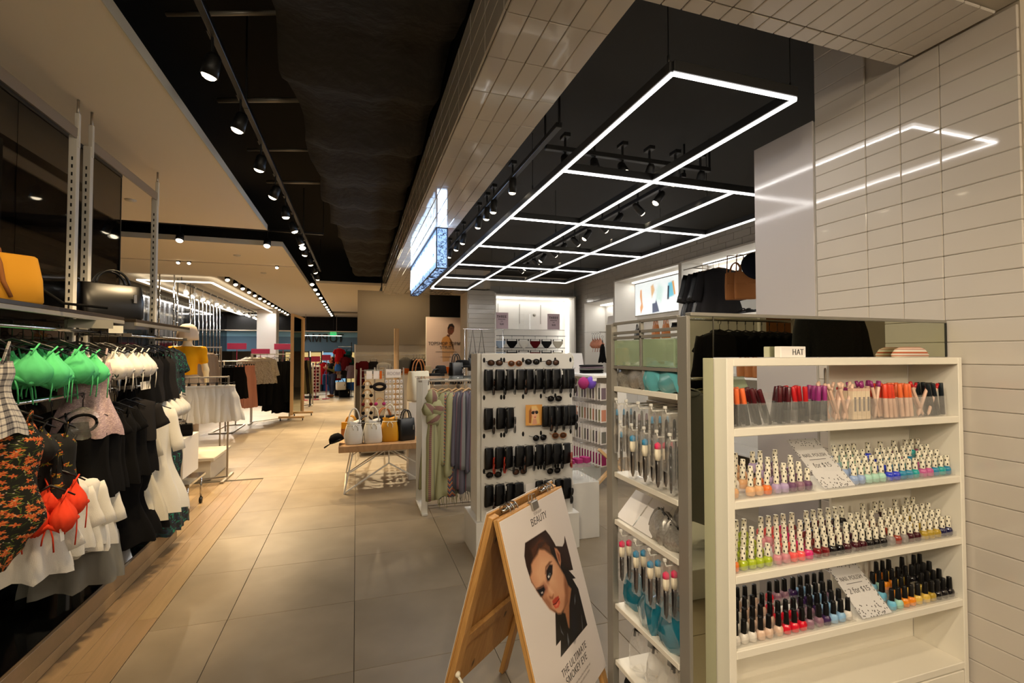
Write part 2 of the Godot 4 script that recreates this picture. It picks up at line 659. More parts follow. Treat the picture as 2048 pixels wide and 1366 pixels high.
func poster_prints():
	var b := img(440, 626, hx("d6cbc3"))
	var hair := hx("2c1a14")
	poly(b, "248,154 567,158 609,195 651,246 663,266 767,292 811,280 842,252 847,375 843,437 774,422 852,485 799,474 852,542 854,737 360,733 413,670 335,671 428,542 366,503 307,440 270,404 252,382 213,334 208,308 196,250 201,206", hx("17120f"), 1.0)
	poly(b, "248,154 567,158 609,195 651,246 663,266 767,292 811,280 842,252 847,375 800,430 730,390 640,300 540,230 420,215 300,300 213,334 208,308 196,250 201,206", hair, 3.0)
	poly(b, "300,190 470,170 560,215 420,205 290,270", hx("4a2c1e"), 9.0)
	poly(b, "208,308 249,294 258,261 296,250 377,239 415,221 487,238 547,274 593,307 620,341 648,376 684,424 700,472 685,501 635,547 564,563 503,570 459,558 432,538 366,503 307,440 270,404 252,382 213,334", hx("c08763"), 5.0)
	poly(b, "260,300 400,250 520,280 600,350 640,420 600,480 480,440 380,400 290,380", hx("d3a07a"), 22.0)
	poly(b, "530,390 610,380 660,440 620,520 540,500", hx("cf9670"), 18.0)
	poly(b, "417,219 523,214 572,242 577,281 547,274 486,239", hx("5a3824"), 7.0)
	poly(b, "635,267 672,279 702,311 687,352 659,373 643,347 635,312", hx("b97f5e"), 3.0)
	poly(b, "655,290 685,315 672,350 655,340", hx("8a5238"), 3.0)
	poly(b, "564,563 635,547 704,479 745,512 651,573 573,665 559,655 561,588 535,575", hx("a06a48"), 4.0)
	poly(b, "684,424 700,472 685,501 635,547 564,563 627,512 649,464", hx("8a5638"), 8.0)
	poly(b, "307,440 360,445 399,482 400,513 431,539 366,503", hx("9a6446"), 7.0)
	poly(b, "300,385 370,380 400,400 420,360 470,330 440,380 420,420 330,430", hx("96604a"), 9.0)
	poly(b, "423,365 440,338 505,322 548,336 515,372 451,390 424,384", hx("1d1516"), 3.5)
	poly(b, "412,347 442,318 513,310 552,318 453,326 422,349", hx("6a4634"), 3.0)
	poly(b, "440,367 467,360 492,364 470,376 446,378", hx("d8cdc4"), 1.5)
	poly(b, "455,358 482,356 486,369 464,373", hx("3c4648"), 1.5)
	poly(b, "271,402 250,380 357,392 366,410 311,428 283,420", hx("1d1516"), 4.0)
	poly(b, "301,406 329,409 328,418 303,415", hx("b8aca4"), 1.5)
	poly(b, "256,374 300,380 360,386 356,394 300,390", hx("5a3a2c"), 2.5)
	poly(b, "410,395 440,420 470,457 440,455 405,425", hx("d8a682"), 7.0)
	poly(b, "396,453 432,468 462,462 440,478 402,466", hx("7c4832"), 4.0)
	poly(b, "423,484 476,482 526,488 525,501 457,507 423,499", hx("a83c2a"), 2.0)
	poly(b, "421,501 457,507 526,503 527,520 489,534 441,526", hx("c2503a"), 2.0)
	poly(b, "419,499 463,505 531,500 528,505 463,511 423,504", hx("581c16"), 1.0)
	poly(b, "451,515 500,512 490,522 460,521", hx("dc8068"), 3.0)
	for q in ["451,610 442,642 467,666 468,659 455,637", "781,551 761,584 730,596 750,569", "807,658 787,701 767,733 757,733 780,694", "527,670 525,716 493,730 503,698"]: poly(b, q, Color(0.35, 0.36, 0.38), 3.0)
	poly(b, "640,640 700,600 690,700 600,735 560,700", hx("1c1c22"), 12.0)
	texd("beauty_print", b, 0.22)
	# model in an orange jacket on pale pink
	var s := img(256, 320, hx("d8c3bb"))
	poly(s, "380,600 372,470 400,400 500,355 560,370 640,480 700,640 640,760 600,700 560,860 400,870", hx("c88d4c"), 2.0)
	poly(s, "555,370 640,480 690,640 660,640 600,500", hx("6a4628"), 2.0)
	poly(s, "520,330 590,350 560,385 500,360", hx("5c3626"), 2.0)
	poly(s, "520,200 560,140 640,130 690,190 680,270 630,330 560,345 520,290", hx("6a3f2c"), 2.0)
	poly(s, "525,210 560,130 640,115 690,170 680,200 600,160 540,230", hx("1c1412"), 2.0)
	poly(s, "590,215 625,210 625,222 592,228", hx("1c1412"), 1.0)
	poly(s, "645,208 672,206 672,217 648,220", hx("1c1412"), 1.0)
	poly(s, "610,275 655,270 650,290 615,292", hx("8a3e34"), 1.0)
	poly(s, "200,560 960,560 960,1000 200,1000", Color(0.86, 0.78, 0.74, 0.45), 1.0)
	texd("stylist_print", s, 0.5)
	# small card of a blonde woman in round sunglasses
	var g := img(96, 112, hx("d99a4a"))
	poly(g, "180,900 200,300 380,60 640,50 780,250 860,920 640,960 300,960", hx("e8c07a"), 3.0)
	poly(g, "190,880 200,300 330,120 380,420 330,900", hx("9a5a24"), 3.0)
	poly(g, "360,300 520,200 690,300 700,560 560,740 440,660 360,480", hx("e8b088"), 2.0)
	for q in [[0.44, 0.38], [0.66, 0.37]]: stamp(g, q[0] * 96, q[1] * 112, 9, 9, 0, hx("1c1210"), false)
	poly(g, "420,320 720,310 720,335 420,345", hx("1c1210"), 1.0)
	poly(g, "520,590 610,580 600,630 540,635", hx("b03830"), 1.0)
	poly(g, "440,700 640,700 700,960 380,960", hx("d89a78"), 2.0)
	texd("sunglasses_print", g, 0.4)
	# backlit picture of accessories
	var l := img(256, 104, hx("f4fbfa"))
	poly(l, "120,220 150,200 160,560 180,760 130,960 110,760 140,640 110,420", hx("e8a878"), 2.0)
	poly(l, "350,160 400,120 430,300 370,520 360,380", hx("e8bc8c"), 3.0)
	poly(l, "520,150 600,300 560,700 460,600 470,300", hx("d8f0e8"), 6.0)
	poly(l, "380,700 440,690 460,600 520,960 380,980", hx("5c6478"), 2.0)
	poly(l, "700,180 780,160 800,560 700,600", hx("7cc8dc"), 3.0)
	poly(l, "690,260 715,260 705,640 680,640", hx("2a2c34"), 2.0)
	poly(l, "770,160 800,150 830,540 805,540", hx("e8a060"), 2.0)
	texd("lightbox_print", l, 0.4)
	var lm: StandardMaterial3D = M.lightbox_print
	lm.emission_enabled = true
	lm.emission_texture = lm.albedo_texture
	lm.emission = Color.WHITE
	lm.emission_operator = BaseMaterial3D.EMISSION_OP_MULTIPLY
	lm.emission_energy_multiplier = 1.25
# ------------------------------------------------------------------ garments, bags and pouches
# hung cloth: prof rows are [t from top 0 to bottom 1, half width, half depth]
func drape(s: SurfaceTool, h: float, prof: Array, folds: float, amp: float, sd: int, o := Vector3.ZERO, n := 26, m := 14, uw := 2.0, uh := 2.0, hem := 0.0, cap0 := true, cap1 := true):
	var r := RandomNumberGenerator.new()
	r.seed = sd * 77 + 5
	var p1 := r.randf() * TAU
	var p2 := r.randf() * TAU
	var sway := r.randf_range(-0.02, 0.02)
	var rings := []
	for i in m + 1:
		var t := float(i) / m
		var k := 0
		while k < prof.size() - 2 and t > prof[k + 1][0]: k += 1
		var u: float = clampf((t - prof[k][0]) / maxf(prof[k + 1][0] - prof[k][0], 1e-4), 0, 1)
		u = u * u * (3 - 2 * u)
		var a: float = lerpf(prof[k][1], prof[k + 1][1], u)
		var b: float = lerpf(prof[k][2], prof[k + 1][2], u)
		var g := PackedVector3Array()
		for j in n:
			var th := TAU * j / n
			var w := amp * pow(t, 0.8) * (sin(folds * th + p1) + 0.6 * sin(folds * 1.6 * th + p2 + t * 1.5))
			var x := cos(th) * a * (1.0 + 0.4 * w) + sway * t * h
			var z := sin(th) * (b * (1.0 + w) + 0.25 * w * minf(a, 0.12))
			var y := -h * t - (hem * (0.5 + 0.5 * sin(folds * th + p1)) * t * t if hem != 0.0 else 0.0)
			g.append(o + Vector3(x, y, -z))
		rings.append(g)
	loft(s, rings, cap0, cap1, uw, uh)

# a sleeve or strap: a limb-like tube of cloth between two points
func sleeve(s: SurfaceTool, a: Vector3, b: Vector3, r0: float, r1: float, flat := 0.55, uw := 1.0, uh := 1.0):
	var d := (b - a).normalized()
	var x := d.cross(Vector3.BACK).normalized()
	var z := x.cross(d)
	var rings := []
	for i in 6:
		var t := i / 5.0
		var rr := lerpf(r0, r1, t) * (1.0 + 0.08 * sin(t * 9.0))
		var g := PackedVector3Array()
		for j in 12:
			var th := TAU * j / 12
			g.append(a.lerp(b, t) + x * cos(th) * rr + z * sin(th) * rr * flat)
		rings.append(g)
	loft(s, rings, true, true, uw, uh)

func hanger_mesh(w: float, drop := 0.05, r := 0.005) -> ArrayMesh:
	var s := sk(true)
	tube(s, [Vector3(0, -0.075, 0), Vector3(0, -0.03, 0)] + arc(Vector3(0, -0.012, 0), Vector3(0.0, 0, 0.02), Vector3(0, 0.02, 0), -0.9, 3.6, 8), 0.0025, 5)
	tube(s, [Vector3(-w, -0.085 - drop, 0), Vector3(-w * 0.5, -0.085 - drop * 0.35, 0), Vector3(0, -0.075, 0), Vector3(w * 0.5, -0.085 - drop * 0.35, 0), Vector3(w, -0.085 - drop, 0)], [r * 0.8, r, r * 1.3, r, r * 0.8], 6)
	return fin(s)

func clip_hanger_mesh(w: float) -> ArrayMesh:
	var s := sk(true)
	tube(s, [Vector3(0, -0.07, 0), Vector3(0, -0.03, 0)] + arc(Vector3(0, -0.012, 0), Vector3(0, 0, 0.02), Vector3(0, 0.02, 0), -0.9, 3.6, 8), 0.0025, 5)
	tube(s, [Vector3(-w, -0.075, 0), Vector3(w, -0.075, 0)], 0.0045, 6)
	s.set_smooth_group(-1)
	for q in [-w * 0.92, w * 0.92]: box(s, Vector3(q, -0.092, 0), Vector3(0.022, 0.05, 0.014), 0.002)
	return fin(s)

var mesh_cache := {}
# one garment on its hanger, with the rail contact at the origin and its front towards +z
func garment(kind: String, m: Material, label: String, category: String, at: Vector3, turn: float, group := "", sd := 1, w := 0.21, h := 0.6, hang := "black_plastic", nm := "") -> Node3D:
	var t := thing(nm if nm else "hanging_" + kind, label, category, at, turn, group)
	var key := "%s %d %.2f %.2f" % [kind, sd % 4, w, h]
	if not mesh_cache.has(key): mesh_cache[key] = cloth_meshes(kind, sd % 4, w, h)
	var k: Array = mesh_cache[key]
	part(t, "hanger", k[0], M[hang])
	part(t, k[1], k[2], m)
	for i in range(3, k.size(), 2): part(t, k[i], k[i + 1], m)
	return t

func cloth_meshes(kind: String, sd: int, w: float, h: float) -> Array:
	var out := []
	var s := sk(true)
	var e := sk(true)
	var y := -0.09
	match kind:
		"dress", "slip":
			drape(s, h, [[0, w * 0.74, 0.03], [0.16, w * 0.82, 0.055], [0.36, w * 0.70, 0.05], [1, w * 1.25, 0.10]], 6.0, 0.16, sd, Vector3(0, y - 0.10, 0), 32, 16, 2.0, 3.0, 0.02, true, false)
			out = [hanger_mesh(w * 0.75), "skirt_body", fin(s)]
			for q in [-1, 1]: out += ["shoulder_strap", tubem([Vector3(q * w * 0.5, y - 0.11, 0.03), Vector3(q * w * 0.62, y - 0.02, 0.0), Vector3(q * w * 0.5, y - 0.11, -0.03)], 0.006, 5)]
		"blouse", "coat", "jacket", "lace_dress":
			var fl := 1.16 if kind != "lace_dress" else 1.7
			drape(s, h, [[0, w * 0.36, 0.022], [0.05, w * 0.80, 0.05], [0.12, w * 0.92, 0.065], [0.45, w * 0.92, 0.075], [1, w * fl, 0.10]], 7.0, 0.22, sd, Vector3(0, y, 0), 30, 16, 2.0, 3.0, 0.015, true, false)
			var c := sk(true)
			tube(c, arc(Vector3(0, y - 0.012, 0.0), Vector3(w * 0.36, 0, 0), Vector3(0, -0.02, 0.045), 0.0, TAU, 14), 0.011, 6, true)
			out = [hanger_mesh(w * 0.9), "body", fin(s), "collar", fin(c)]
			for q in [-1, 1]:
				e = sk(true)
				sleeve(e, Vector3(q * w * 0.80, y - 0.05, 0), Vector3(q * w * 1.22, y - h * (0.72 if kind != "lace_dress" else 0.45), 0.03), w * 0.27, w * 0.25, 0.42, 1.0, 2.0)
				out += ["sleeve", fin(e)]
		"tee", "crop_top":
			drape(s, h, [[0, w * 0.42, 0.02], [0.08, w * 0.85, 0.045], [0.3, w * 0.86, 0.06], [1, w * 0.95, 0.07]], 4.0, 0.10, sd, Vector3(0, y, 0), 26, 12, 2.0, 2.0, 0.008, true, false)
			out = [hanger_mesh(w * 0.85), "body", fin(s)]
			for q in [-1, 1]:
				e = sk(true)
				sleeve(e, Vector3(q * w * 0.76, y - 0.05, 0), Vector3(q * w * 1.16, y - 0.2, 0.01), w * 0.30, w * 0.32, 0.42)
				out += ["sleeve", fin(e)]
		"camisole":
			drape(s, h, [[0, w * 0.55, 0.02], [0.18, w * 0.80, 0.045], [0.5, w * 0.78, 0.05], [1, w * 0.95, 0.07]], 6.0, 0.2, sd, Vector3(0, y - 0.07, 0), 26, 12, 2.0, 2.0, 0.015, true, false)
			out = [hanger_mesh(w * 0.75), "body", fin(s)]
			for q in [-1, 1]: out += ["shoulder_strap", tubem([Vector3(q * w * 0.42, y - 0.085, 0.02), Vector3(q * w * 0.5, y - 0.015, 0), Vector3(q * w * 0.42, y - 0.085, -0.02)], 0.005, 5)]
		"skirt", "tutu":
			drape(s, h, [[0, w * 0.72, 0.035], [0.08, w * 0.74, 0.04], [0.4, w * (1.0 if kind == "skirt" else 1.1), 0.075], [1, w * (1.15 if kind == "skirt" else 1.45), 0.11]], 8.0, 0.18, sd, Vector3(0, y - 0.02, 0), 36, 12, 3.0, 2.0, 0.015, true, false)
			drape(e, 0.035, [[0, w * 0.74, 0.037], [1, w * 0.745, 0.042]], 1.0, 0.0, sd, Vector3(0, y - 0.015, 0), 24, 2)
			out = [clip_hanger_mesh(w * 0.7), "pleats", fin(s), "waistband", fin(e)]
		"shorts":
			drape(e, 0.04, [[0, w * 0.82, 0.042], [1, w * 0.83, 0.046]], 1.0, 0.0, sd, Vector3(0, y - 0.015, 0), 24, 2)
			out = [clip_hanger_mesh(w * 0.78), "waistband", fin(e)]
			for q in [-1, 1]:
				s = sk(true)
				drape(s, h, [[0, w * 0.42, 0.04], [0.4, w * 0.5, 0.06], [1, w * 0.62, 0.07]], 4.0, 0.12, sd, Vector3(q * w * 0.38, y - 0.02, 0), 20, 10, 1.0, 1.0, 0.02, true, false)
				out += ["short_leg", fin(s)]
		"swimsuit":
			drape(s, h, [[0, w * 0.62, 0.025], [0.14, w * 0.86, 0.07], [0.4, w * 0.72, 0.055], [0.68, w * 0.98, 0.06], [0.84, w * 0.55, 0.045], [1, w * 0.16, 0.03]], 3.0, 0.06, sd, Vector3(0, y - 0.06, 0), 28, 16, 2.0, 3.0)
			out = [hanger_mesh(w * 0.8), "body", fin(s)]
			for q in [-1, 1]: out += ["shoulder_strap", tubem([Vector3(q * w * 0.45, y - 0.075, 0.025), Vector3(q * w * 0.55, y - 0.01, 0), Vector3(q * w * 0.5, y - 0.1, -0.025)], 0.008, 5)]
		"bikini_top":
			out = [hanger_mesh(w * 0.85)]
			for q in [-1, 1]:
				s = sk(true)
				var rings := []
				for i in 10:
					var t := i / 9.0
					var rr := (0.12 + 0.88 * smoothstep(0.0, 0.6, t)) * sqrt(maxf(0.0, 1.0 - pow(maxf(0.0, (t - 0.6) / 0.4), 2.0) * 0.93))
					var ring := ell(y - 0.035 - 0.175 * t, w * 0.5 * rr, 0.07 * rr, 22, q * w * 0.47, 0.010 + 0.016 * t)
					for k in 22: ring[k] += Vector3(0, 0.004 * sin(k * 2.0 + sd), 0.008 * rr * sin(k * 2.9 + t * 9.0 + sd))
					rings.append(ring)
				loft(s, rings)
				out += ["cup", fin(s)]
				out += ["shoulder_strap", tubem([Vector3(q * w * 0.4, y - 0.06, 0.04), Vector3(q * w * 0.62, y - 0.01, 0)], 0.004, 5)]
				out += ["side_tie", tubem([Vector3(q * w * 0.93, y - 0.15, 0), Vector3(q * w * 0.93, y - 0.22, 0.01), Vector3(q * w * 0.88, y - 0.29, 0.0)], 0.003, 5)]
				out += ["front_tie", tubem([Vector3(q * 0.006, y - 0.165, 0.062), Vector3(q * 0.018, y - 0.22, 0.066), Vector3(q * 0.022, y - 0.27 - 0.02 * q, 0.062)], 0.0035, 5)]
			tube(e, [Vector3(-w * 0.95, y - 0.15, 0.0), Vector3(-w * 0.4, y - 0.195, 0.06), Vector3(0, y - 0.165, 0.06), Vector3(w * 0.4, y - 0.195, 0.06), Vector3(w * 0.95, y - 0.15, 0.0)], 0.013, 6)
			out += ["band", fin(e)]
		"briefs":
			drape(s, h, [[0, w * 0.95, 0.045], [0.3, w * 0.92, 0.05], [0.7, w * 0.6, 0.045], [1, w * 0.25, 0.03]], 3.0, 0.07, sd, Vector3(0, y - 0.02, 0), 22, 8)
			out = [clip_hanger_mesh(w * 0.9), "body", fin(s)]
		"trousers":
			drape(e, 0.04, [[0, w * 0.82, 0.05], [1, w * 0.83, 0.055]], 1.0, 0.0, sd, Vector3(0, y - 0.015, 0), 24, 2)
			out = [clip_hanger_mesh(w * 0.78), "waistband", fin(e)]
			for q in [-1, 1]:
				s = sk(true)
				drape(s, h, [[0, w * 0.42, 0.05], [0.2, w * 0.48, 0.07], [1, w * 0.4, 0.06]], 3.0, 0.08, sd, Vector3(q * w * 0.4, y - 0.02, 0), 16, 12, 1.0, 2.0, 0.0, true, false)
				out += ["trouser_leg", fin(s)]
	return out

# swing tag on a string
func price_tag(p: Node3D, at: Vector3, turn := 0.0, w := 0.035, h := 0.055, m := "tag_white"):
	if not mesh_cache.has("tag%s%s" % [w, h]): mesh_cache["tag%s%s" % [w, h]] = boxm(Vector3(w, h, 0.0012))
	part(p, "price_tag", mesh_cache["tag%s%s" % [w, h]], M[m], at, Basis(Vector3.UP, turn) * Basis(Vector3.BACK, 0.12))

# soft zipped pouch standing on its base
func pouch(called: String, label: String, m: Material, at: Vector3, turn: float, w: float, h: float, d: float, group := "", lean := 0.0) -> Node3D:
	var t := thing(called, label, "pouch", at, turn, group)
	var key := "pouch %s %s %s" % [w, h, d]
	if not mesh_cache.has(key):
		var s := sk(true)
		var rings := []
		for q in [[1.0, 0.93, 0.10], [0.97, 0.96, 0.30], [0.85, 0.985, 0.62], [0.6, 1.0, 0.9], [0.3, 1.0, 1.0], [0.08, 0.98, 0.92], [0.0, 0.94, 0.8]]:
			var r := ell(h * q[0], w / 2 * q[1], d / 2 * q[2], 24, 0, 0, 4.0 if q[0] < 0.95 else 3.0)
			for j in 24: r[j] += Vector3(0, 0.01 * sin(j * 1.9 + q[0] * 5), 0.004 * sin(j * 2.7 + q[0] * 9))
			rings.append(r)
		loft(s, rings)
		var z := sk(true)
		tube(z, [Vector3(-w * 0.47, h * 0.8, 0), Vector3(-w * 0.44, h * 0.985, 0), Vector3(0, h * 1.01, 0), Vector3(w * 0.44, h * 0.985, 0), Vector3(w * 0.47, h * 0.8, 0)], 0.006, 6)
		var p := sk()
		box(p, Vector3(w * 0.42, h * 0.9, d * 0.18), Vector3(0.008, 0.035, 0.004), 0.001)
		mesh_cache[key] = [fin(s), fin(z), fin(p)]
	var k = mesh_cache[key]
	var b := Basis(Vector3.RIGHT, lean)
	part(t, "body", k[0], m, Vector3.ZERO, b)
	var z := part(t, "zip", k[1], M.black_plastic, Vector3.ZERO, b)
	part(z, "zip_pull", k[2], M.chrome)
	return t

# handbag: kind is bucket, tote, satchel or flat
func bag(kind: String, label: String, m: Material, at: Vector3, turn: float, w: float, h: float, d: float, group := "", handle := "") -> Node3D:
	var t := thing("bucket_bag" if kind == "bucket" else ("tote_bag" if kind == "tote" else "handbag"), label, "bag", at, turn, group)
	var hm: Material = M[handle] if handle else m
	var key := "bag %s %s %s %s" % [kind, w, h, d]
	if not mesh_cache.has(key):
		var s := sk(true)
		var x := sk(true)
		var y := sk(true)
		match kind:
			"bucket":
				var rings := []
				for q in [[1.0, 0.80, 0.62], [0.93, 0.72, 0.56], [0.86, 0.78, 0.66], [0.6, 0.94, 0.9], [0.25, 1.0, 1.0], [0.04, 0.98, 0.96], [0.0, 0.92, 0.9]]:
					var r := ell(h * q[0], w / 2 * q[1], d / 2 * q[2], 28, 0, 0, 2.6)
					for j in 28:
						var a: float = clampf((q[0] - 0.3) / 0.7, 0, 1) * 0.07
						r[j] = Vector3(r[j].x * (1.0 + a * sin(j * 1.8)), r[j].y + (0.02 * sin(j * TAU / 14.0) if q[0] > 0.95 else 0.0), r[j].z * (1.0 + a * sin(j * 1.8 + 1.0)))
					rings.append(r)
				loft(s, rings)
				tube(x, arc(Vector3(0, h * 0.9, 0), Vector3(w * 0.30, 0, d * 0.1), Vector3(0, h * 0.72, 0), 0.0, PI, 12), 0.009, 6)
				tube(x, [Vector3(-w * 0.4, h * 0.85, 0), Vector3(-w * 0.56, h * 0.4, 0.02), Vector3(-w * 0.5, 0.01, 0.05)], 0.007, 6)
				tube(y, arc(Vector3(0, h * 0.87, 0), Vector3(w * 0.40, 0, 0), Vector3(0, 0, d * 0.36), 0, TAU, 18), 0.006, 5, true)
				tube(y, [Vector3(0.01, h * 0.87, d * 0.36), Vector3(0.035, h * 0.76, d * 0.44), Vector3(0.03, h * 0.62, d * 0.47)], 0.005, 5)
				tube(y, [Vector3(-0.01, h * 0.87, d * 0.36), Vector3(-0.03, h * 0.78, d * 0.44), Vector3(-0.02, h * 0.66, d * 0.47)], 0.005, 5)
			"tote", "satchel":
				var rings := []
				for q in [[1.0, 0.95, 0.45], [0.97, 0.96, 0.55], [0.5, 1.0, 0.9], [0.06, 0.97, 1.0], [0.0, 0.93, 0.92]]: rings.append(ell(h * q[0], w / 2 * q[1], d / 2 * q[2], 28, 0, 0, 5.0))
				loft(s, rings)
				for z in [-1, 1]: tube(x, arc(Vector3(0, h * 0.97, z * d * 0.18), Vector3(w * 0.26, 0, 0), Vector3(0, h * 0.42, 0), 0.0, PI, 12), 0.008, 6)
				y.set_smooth_group(-1)
				if kind == "satchel":
					box(y, Vector3(0, h * 0.8, d * 0.40), Vector3(w * 0.9, h * 0.44, 0.012), 0.004)
					box(y, Vector3(0, h * 0.56, d * 0.43), Vector3(0.03, 0.03, 0.012), 0.003)
				else: box(y, Vector3(w * 0.3, h * 0.6, d * 0.49), Vector3(0.02, 0.06, 0.006), 0.002)
			"flat":
				var rings := []
				for q in [[1.0, 0.86, 0.4], [0.96, 0.9, 0.6], [0.5, 0.97, 1.0], [0.05, 1.0, 0.9], [0.0, 0.98, 0.7]]: rings.append(ell(h * q[0], w / 2 * q[1], d / 2 * q[2], 28, 0, 0, 6.0))
				loft(s, rings)
				for z in [-1, 1]: tube(x, [Vector3(z * w * 0.1, h, d * 0.4), Vector3(z * w * 0.13, h * 0.75, d * 0.55), Vector3(z * w * 0.16, h * 0.4, d * 0.56), Vector3(z * w * 0.22, h * 0.1, d * 0.55)], [0.012, 0.011, 0.009, 0.008], 6)
				tube(y, arc(Vector3(0, h * 0.98, 0), Vector3(w * 0.16, 0, 0), Vector3(0, 0.07, 0), 0, PI, 10), 0.014, 6)
		mesh_cache[key] = [fin(s), fin(x), fin(y)]
	var k = mesh_cache[key]
	part(t, "body", k[0], m)
	part(t, "handle", k[1], hm)
	part(t, {"bucket": "drawstring", "tote": "buckle", "satchel": "flap", "flat": "grab_handle"}[kind], k[2], M.chrome if kind == "tote" else hm)
	return t
# ------------------------------------------------------------------ bodies: one surface round joined bones
# bones: [a, b, radius a, radius b]; smooth union by k; cut to y in [lo, hi]
func nets(s: SurfaceTool, bones: Array, cell: float, k := 0.03, lo_y := -9.0, hi_y := 9.0, grow := 0.0):
	var lo := Vector3(9, 9, 9)
	var hi := -lo
	for b in bones:
		var m: float = maxf(b[2], b[3]) + grow + cell * 2.5
		for p in [b[0], b[1]]:
			lo = lo.min(p - Vector3(m, m, m)); hi = hi.max(p + Vector3(m, m, m))
	var nx := int((hi.x - lo.x) / cell) + 2
	var ny := int((hi.y - lo.y) / cell) + 2
	var nz := int((hi.z - lo.z) / cell) + 2
	var fld := PackedFloat32Array()
	fld.resize(nx * ny * nz)
	fld.fill(1.0)
	for b in bones:
		var a: Vector3 = b[0]
		var d: Vector3 = b[1] - a
		var l2 := maxf(d.length_squared(), 1e-8)
		var m: float = maxf(b[2], b[3]) + grow + k + cell * 2.0
		var q0: Vector3 = (a.min(b[1]) - Vector3(m, m, m) - lo) / cell
		var q1: Vector3 = (a.max(b[1]) + Vector3(m, m, m) - lo) / cell
		for z in range(maxi(0, int(q0.z)), mini(nz, int(q1.z) + 2)):
			for y in range(maxi(0, int(q0.y)), mini(ny, int(q1.y) + 2)):
				for x in range(maxi(0, int(q0.x)), mini(nx, int(q1.x) + 2)):
					var p := lo + Vector3(x, y, z) * cell
					var t := clampf((p - a).dot(d) / l2, 0, 1)
					var v: float = p.distance_to(a + d * t) - lerpf(b[2], b[3], t) - grow
					var i := (z * ny + y) * nx + x
					var u := fld[i]
					var hh := clampf(0.5 + 0.5 * (u - v) / k, 0, 1)
					fld[i] = lerpf(u, v, hh) - k * hh * (1.0 - hh)
	if lo_y > -8.0 or hi_y < 8.0:
		for z in nz:
			for y in ny:
				var py := lo.y + y * cell
				for x in nx:
					var i := (z * ny + y) * nx + x
					fld[i] = maxf(fld[i], maxf(lo_y - py, py - hi_y))
	var ids := {}
	var pts := PackedVector3Array()
	var step := [1, nx, nx * ny]
	for z in nz - 1:
		for y in ny - 1:
			for x in nx - 1:
				var i := (z * ny + y) * nx + x
				var c := Vector3.ZERO
				var n := 0
				var s0 := fld[i] < 0
				var same := true
				for q in [1, nx, nx + 1, nx * ny, nx * ny + 1, nx * ny + nx, nx * ny + nx + 1]:
					if (fld[i + q] < 0) != s0:
						same = false
						break
				if same: continue
				for e in [[0, 0, 0, 0], [0, 1, 0, 0], [0, 0, 1, 0], [0, 1, 1, 0], [0, 0, 0, 1], [0, 1, 0, 1], [0, 0, 1, 1], [0, 1, 1, 1]]: pass
				for ax in 3:
					for u in 2:
						for w in 2:
							var o := [0, 0, 0]
							o[(ax + 1) % 3] = u; o[(ax + 2) % 3] = w
							var i0: int = i + o[0] + o[1] * nx + o[2] * nx * ny
							var f0 := fld[i0]
							var f1 := fld[i0 + step[ax]]
							if (f0 < 0) != (f1 < 0):
								var pp := Vector3(o[0], o[1], o[2])
								pp[ax] += f0 / (f0 - f1)
								c += pp
								n += 1
				ids[i] = pts.size()
				pts.append(lo + (Vector3(x, y, z) + c / n) * cell)
	for z in range(1, nz - 1):
		for y in range(1, ny - 1):
			for x in range(1, nx - 1):
				var i := (z * ny + y) * nx + x
				for ax in 3:
					var f0 := fld[i]
					var f1 := fld[i + step[ax]]
					if (f0 < 0) == (f1 < 0): continue
					var a1: int = step[(ax + 1) % 3]
					var a2: int = step[(ax + 2) % 3]
					if not (ids.has(i) and ids.has(i - a1) and ids.has(i - a2) and ids.has(i - a1 - a2)): continue
					var q := [pts[ids[i - a1 - a2]], pts[ids[i - a2]], pts[ids[i]], pts[ids[i - a1]]]
					if f0 < 0: quad(s, q[0], q[1], q[2], q[3])
					else: quad(s, q[3], q[2], q[1], q[0])

# standing figure: joints in its own frame, front towards +z
func figure_bones(j: Dictionary) -> Array:
	return [[j.pelvis, j.waist, 0.115, 0.098], [j.waist, j.chest, 0.098, 0.118], [j.chest, j.neck, 0.095, 0.05], [j.neck, j.head, 0.047, 0.05],
		[j.sl, j.sr, 0.058, 0.058], [j.hl, j.hr, 0.10, 0.10],
		[j.sl, j.el, 0.050, 0.038], [j.el, j.wl, 0.038, 0.025], [j.sr, j.er, 0.050, 0.038], [j.er, j.wr, 0.038, 0.025],
		[j.hl, j.kl, 0.088, 0.056], [j.kl, j.al, 0.054, 0.036], [j.hr, j.kr, 0.088, 0.056], [j.kr, j.ar, 0.054, 0.036],
		[j.al + Vector3(0, -0.05, 0), j.al + Vector3(0, -0.055, 0.13), 0.035, 0.03], [j.ar + Vector3(0, -0.05, 0), j.ar + Vector3(0, -0.055, 0.13), 0.035, 0.03]]

func hand(s: SurfaceTool, w: Vector3, d: Vector3, side: Vector3, curl: float):
	var n := d.cross(side).normalized()
	var palm := w + d * 0.075
	var b := [[w, palm, 0.024, 0.028], [w + side * 0.018, palm + side * 0.022, 0.016, 0.014], [w - side * 0.018, palm - side * 0.022, 0.016, 0.014]]
	for f in 4:
		var o := palm + side * (0.027 - 0.018 * f)
		var l: float = [0.036, 0.042, 0.040, 0.031][f]
		var d1 := (d + n * curl * 0.5).normalized()
		var d2 := (d + n * curl * 1.3).normalized()
		b.append([o, o + d1 * l, 0.0095, 0.0085])
		b.append([o + d1 * l, o + d1 * l + d2 * l * 0.8, 0.0085, 0.007])
	var th := w + d * 0.02 + side * 0.028
	var td := (d * 0.7 + side * 0.8 + n * curl * 0.4).normalized()
	b.append([th, th + td * 0.04, 0.012, 0.0105])
	b.append([th + td * 0.04, th + td * 0.04 + (d + n * curl).normalized() * 0.03, 0.0105, 0.008])
	nets(s, b, 0.005, 0.008)

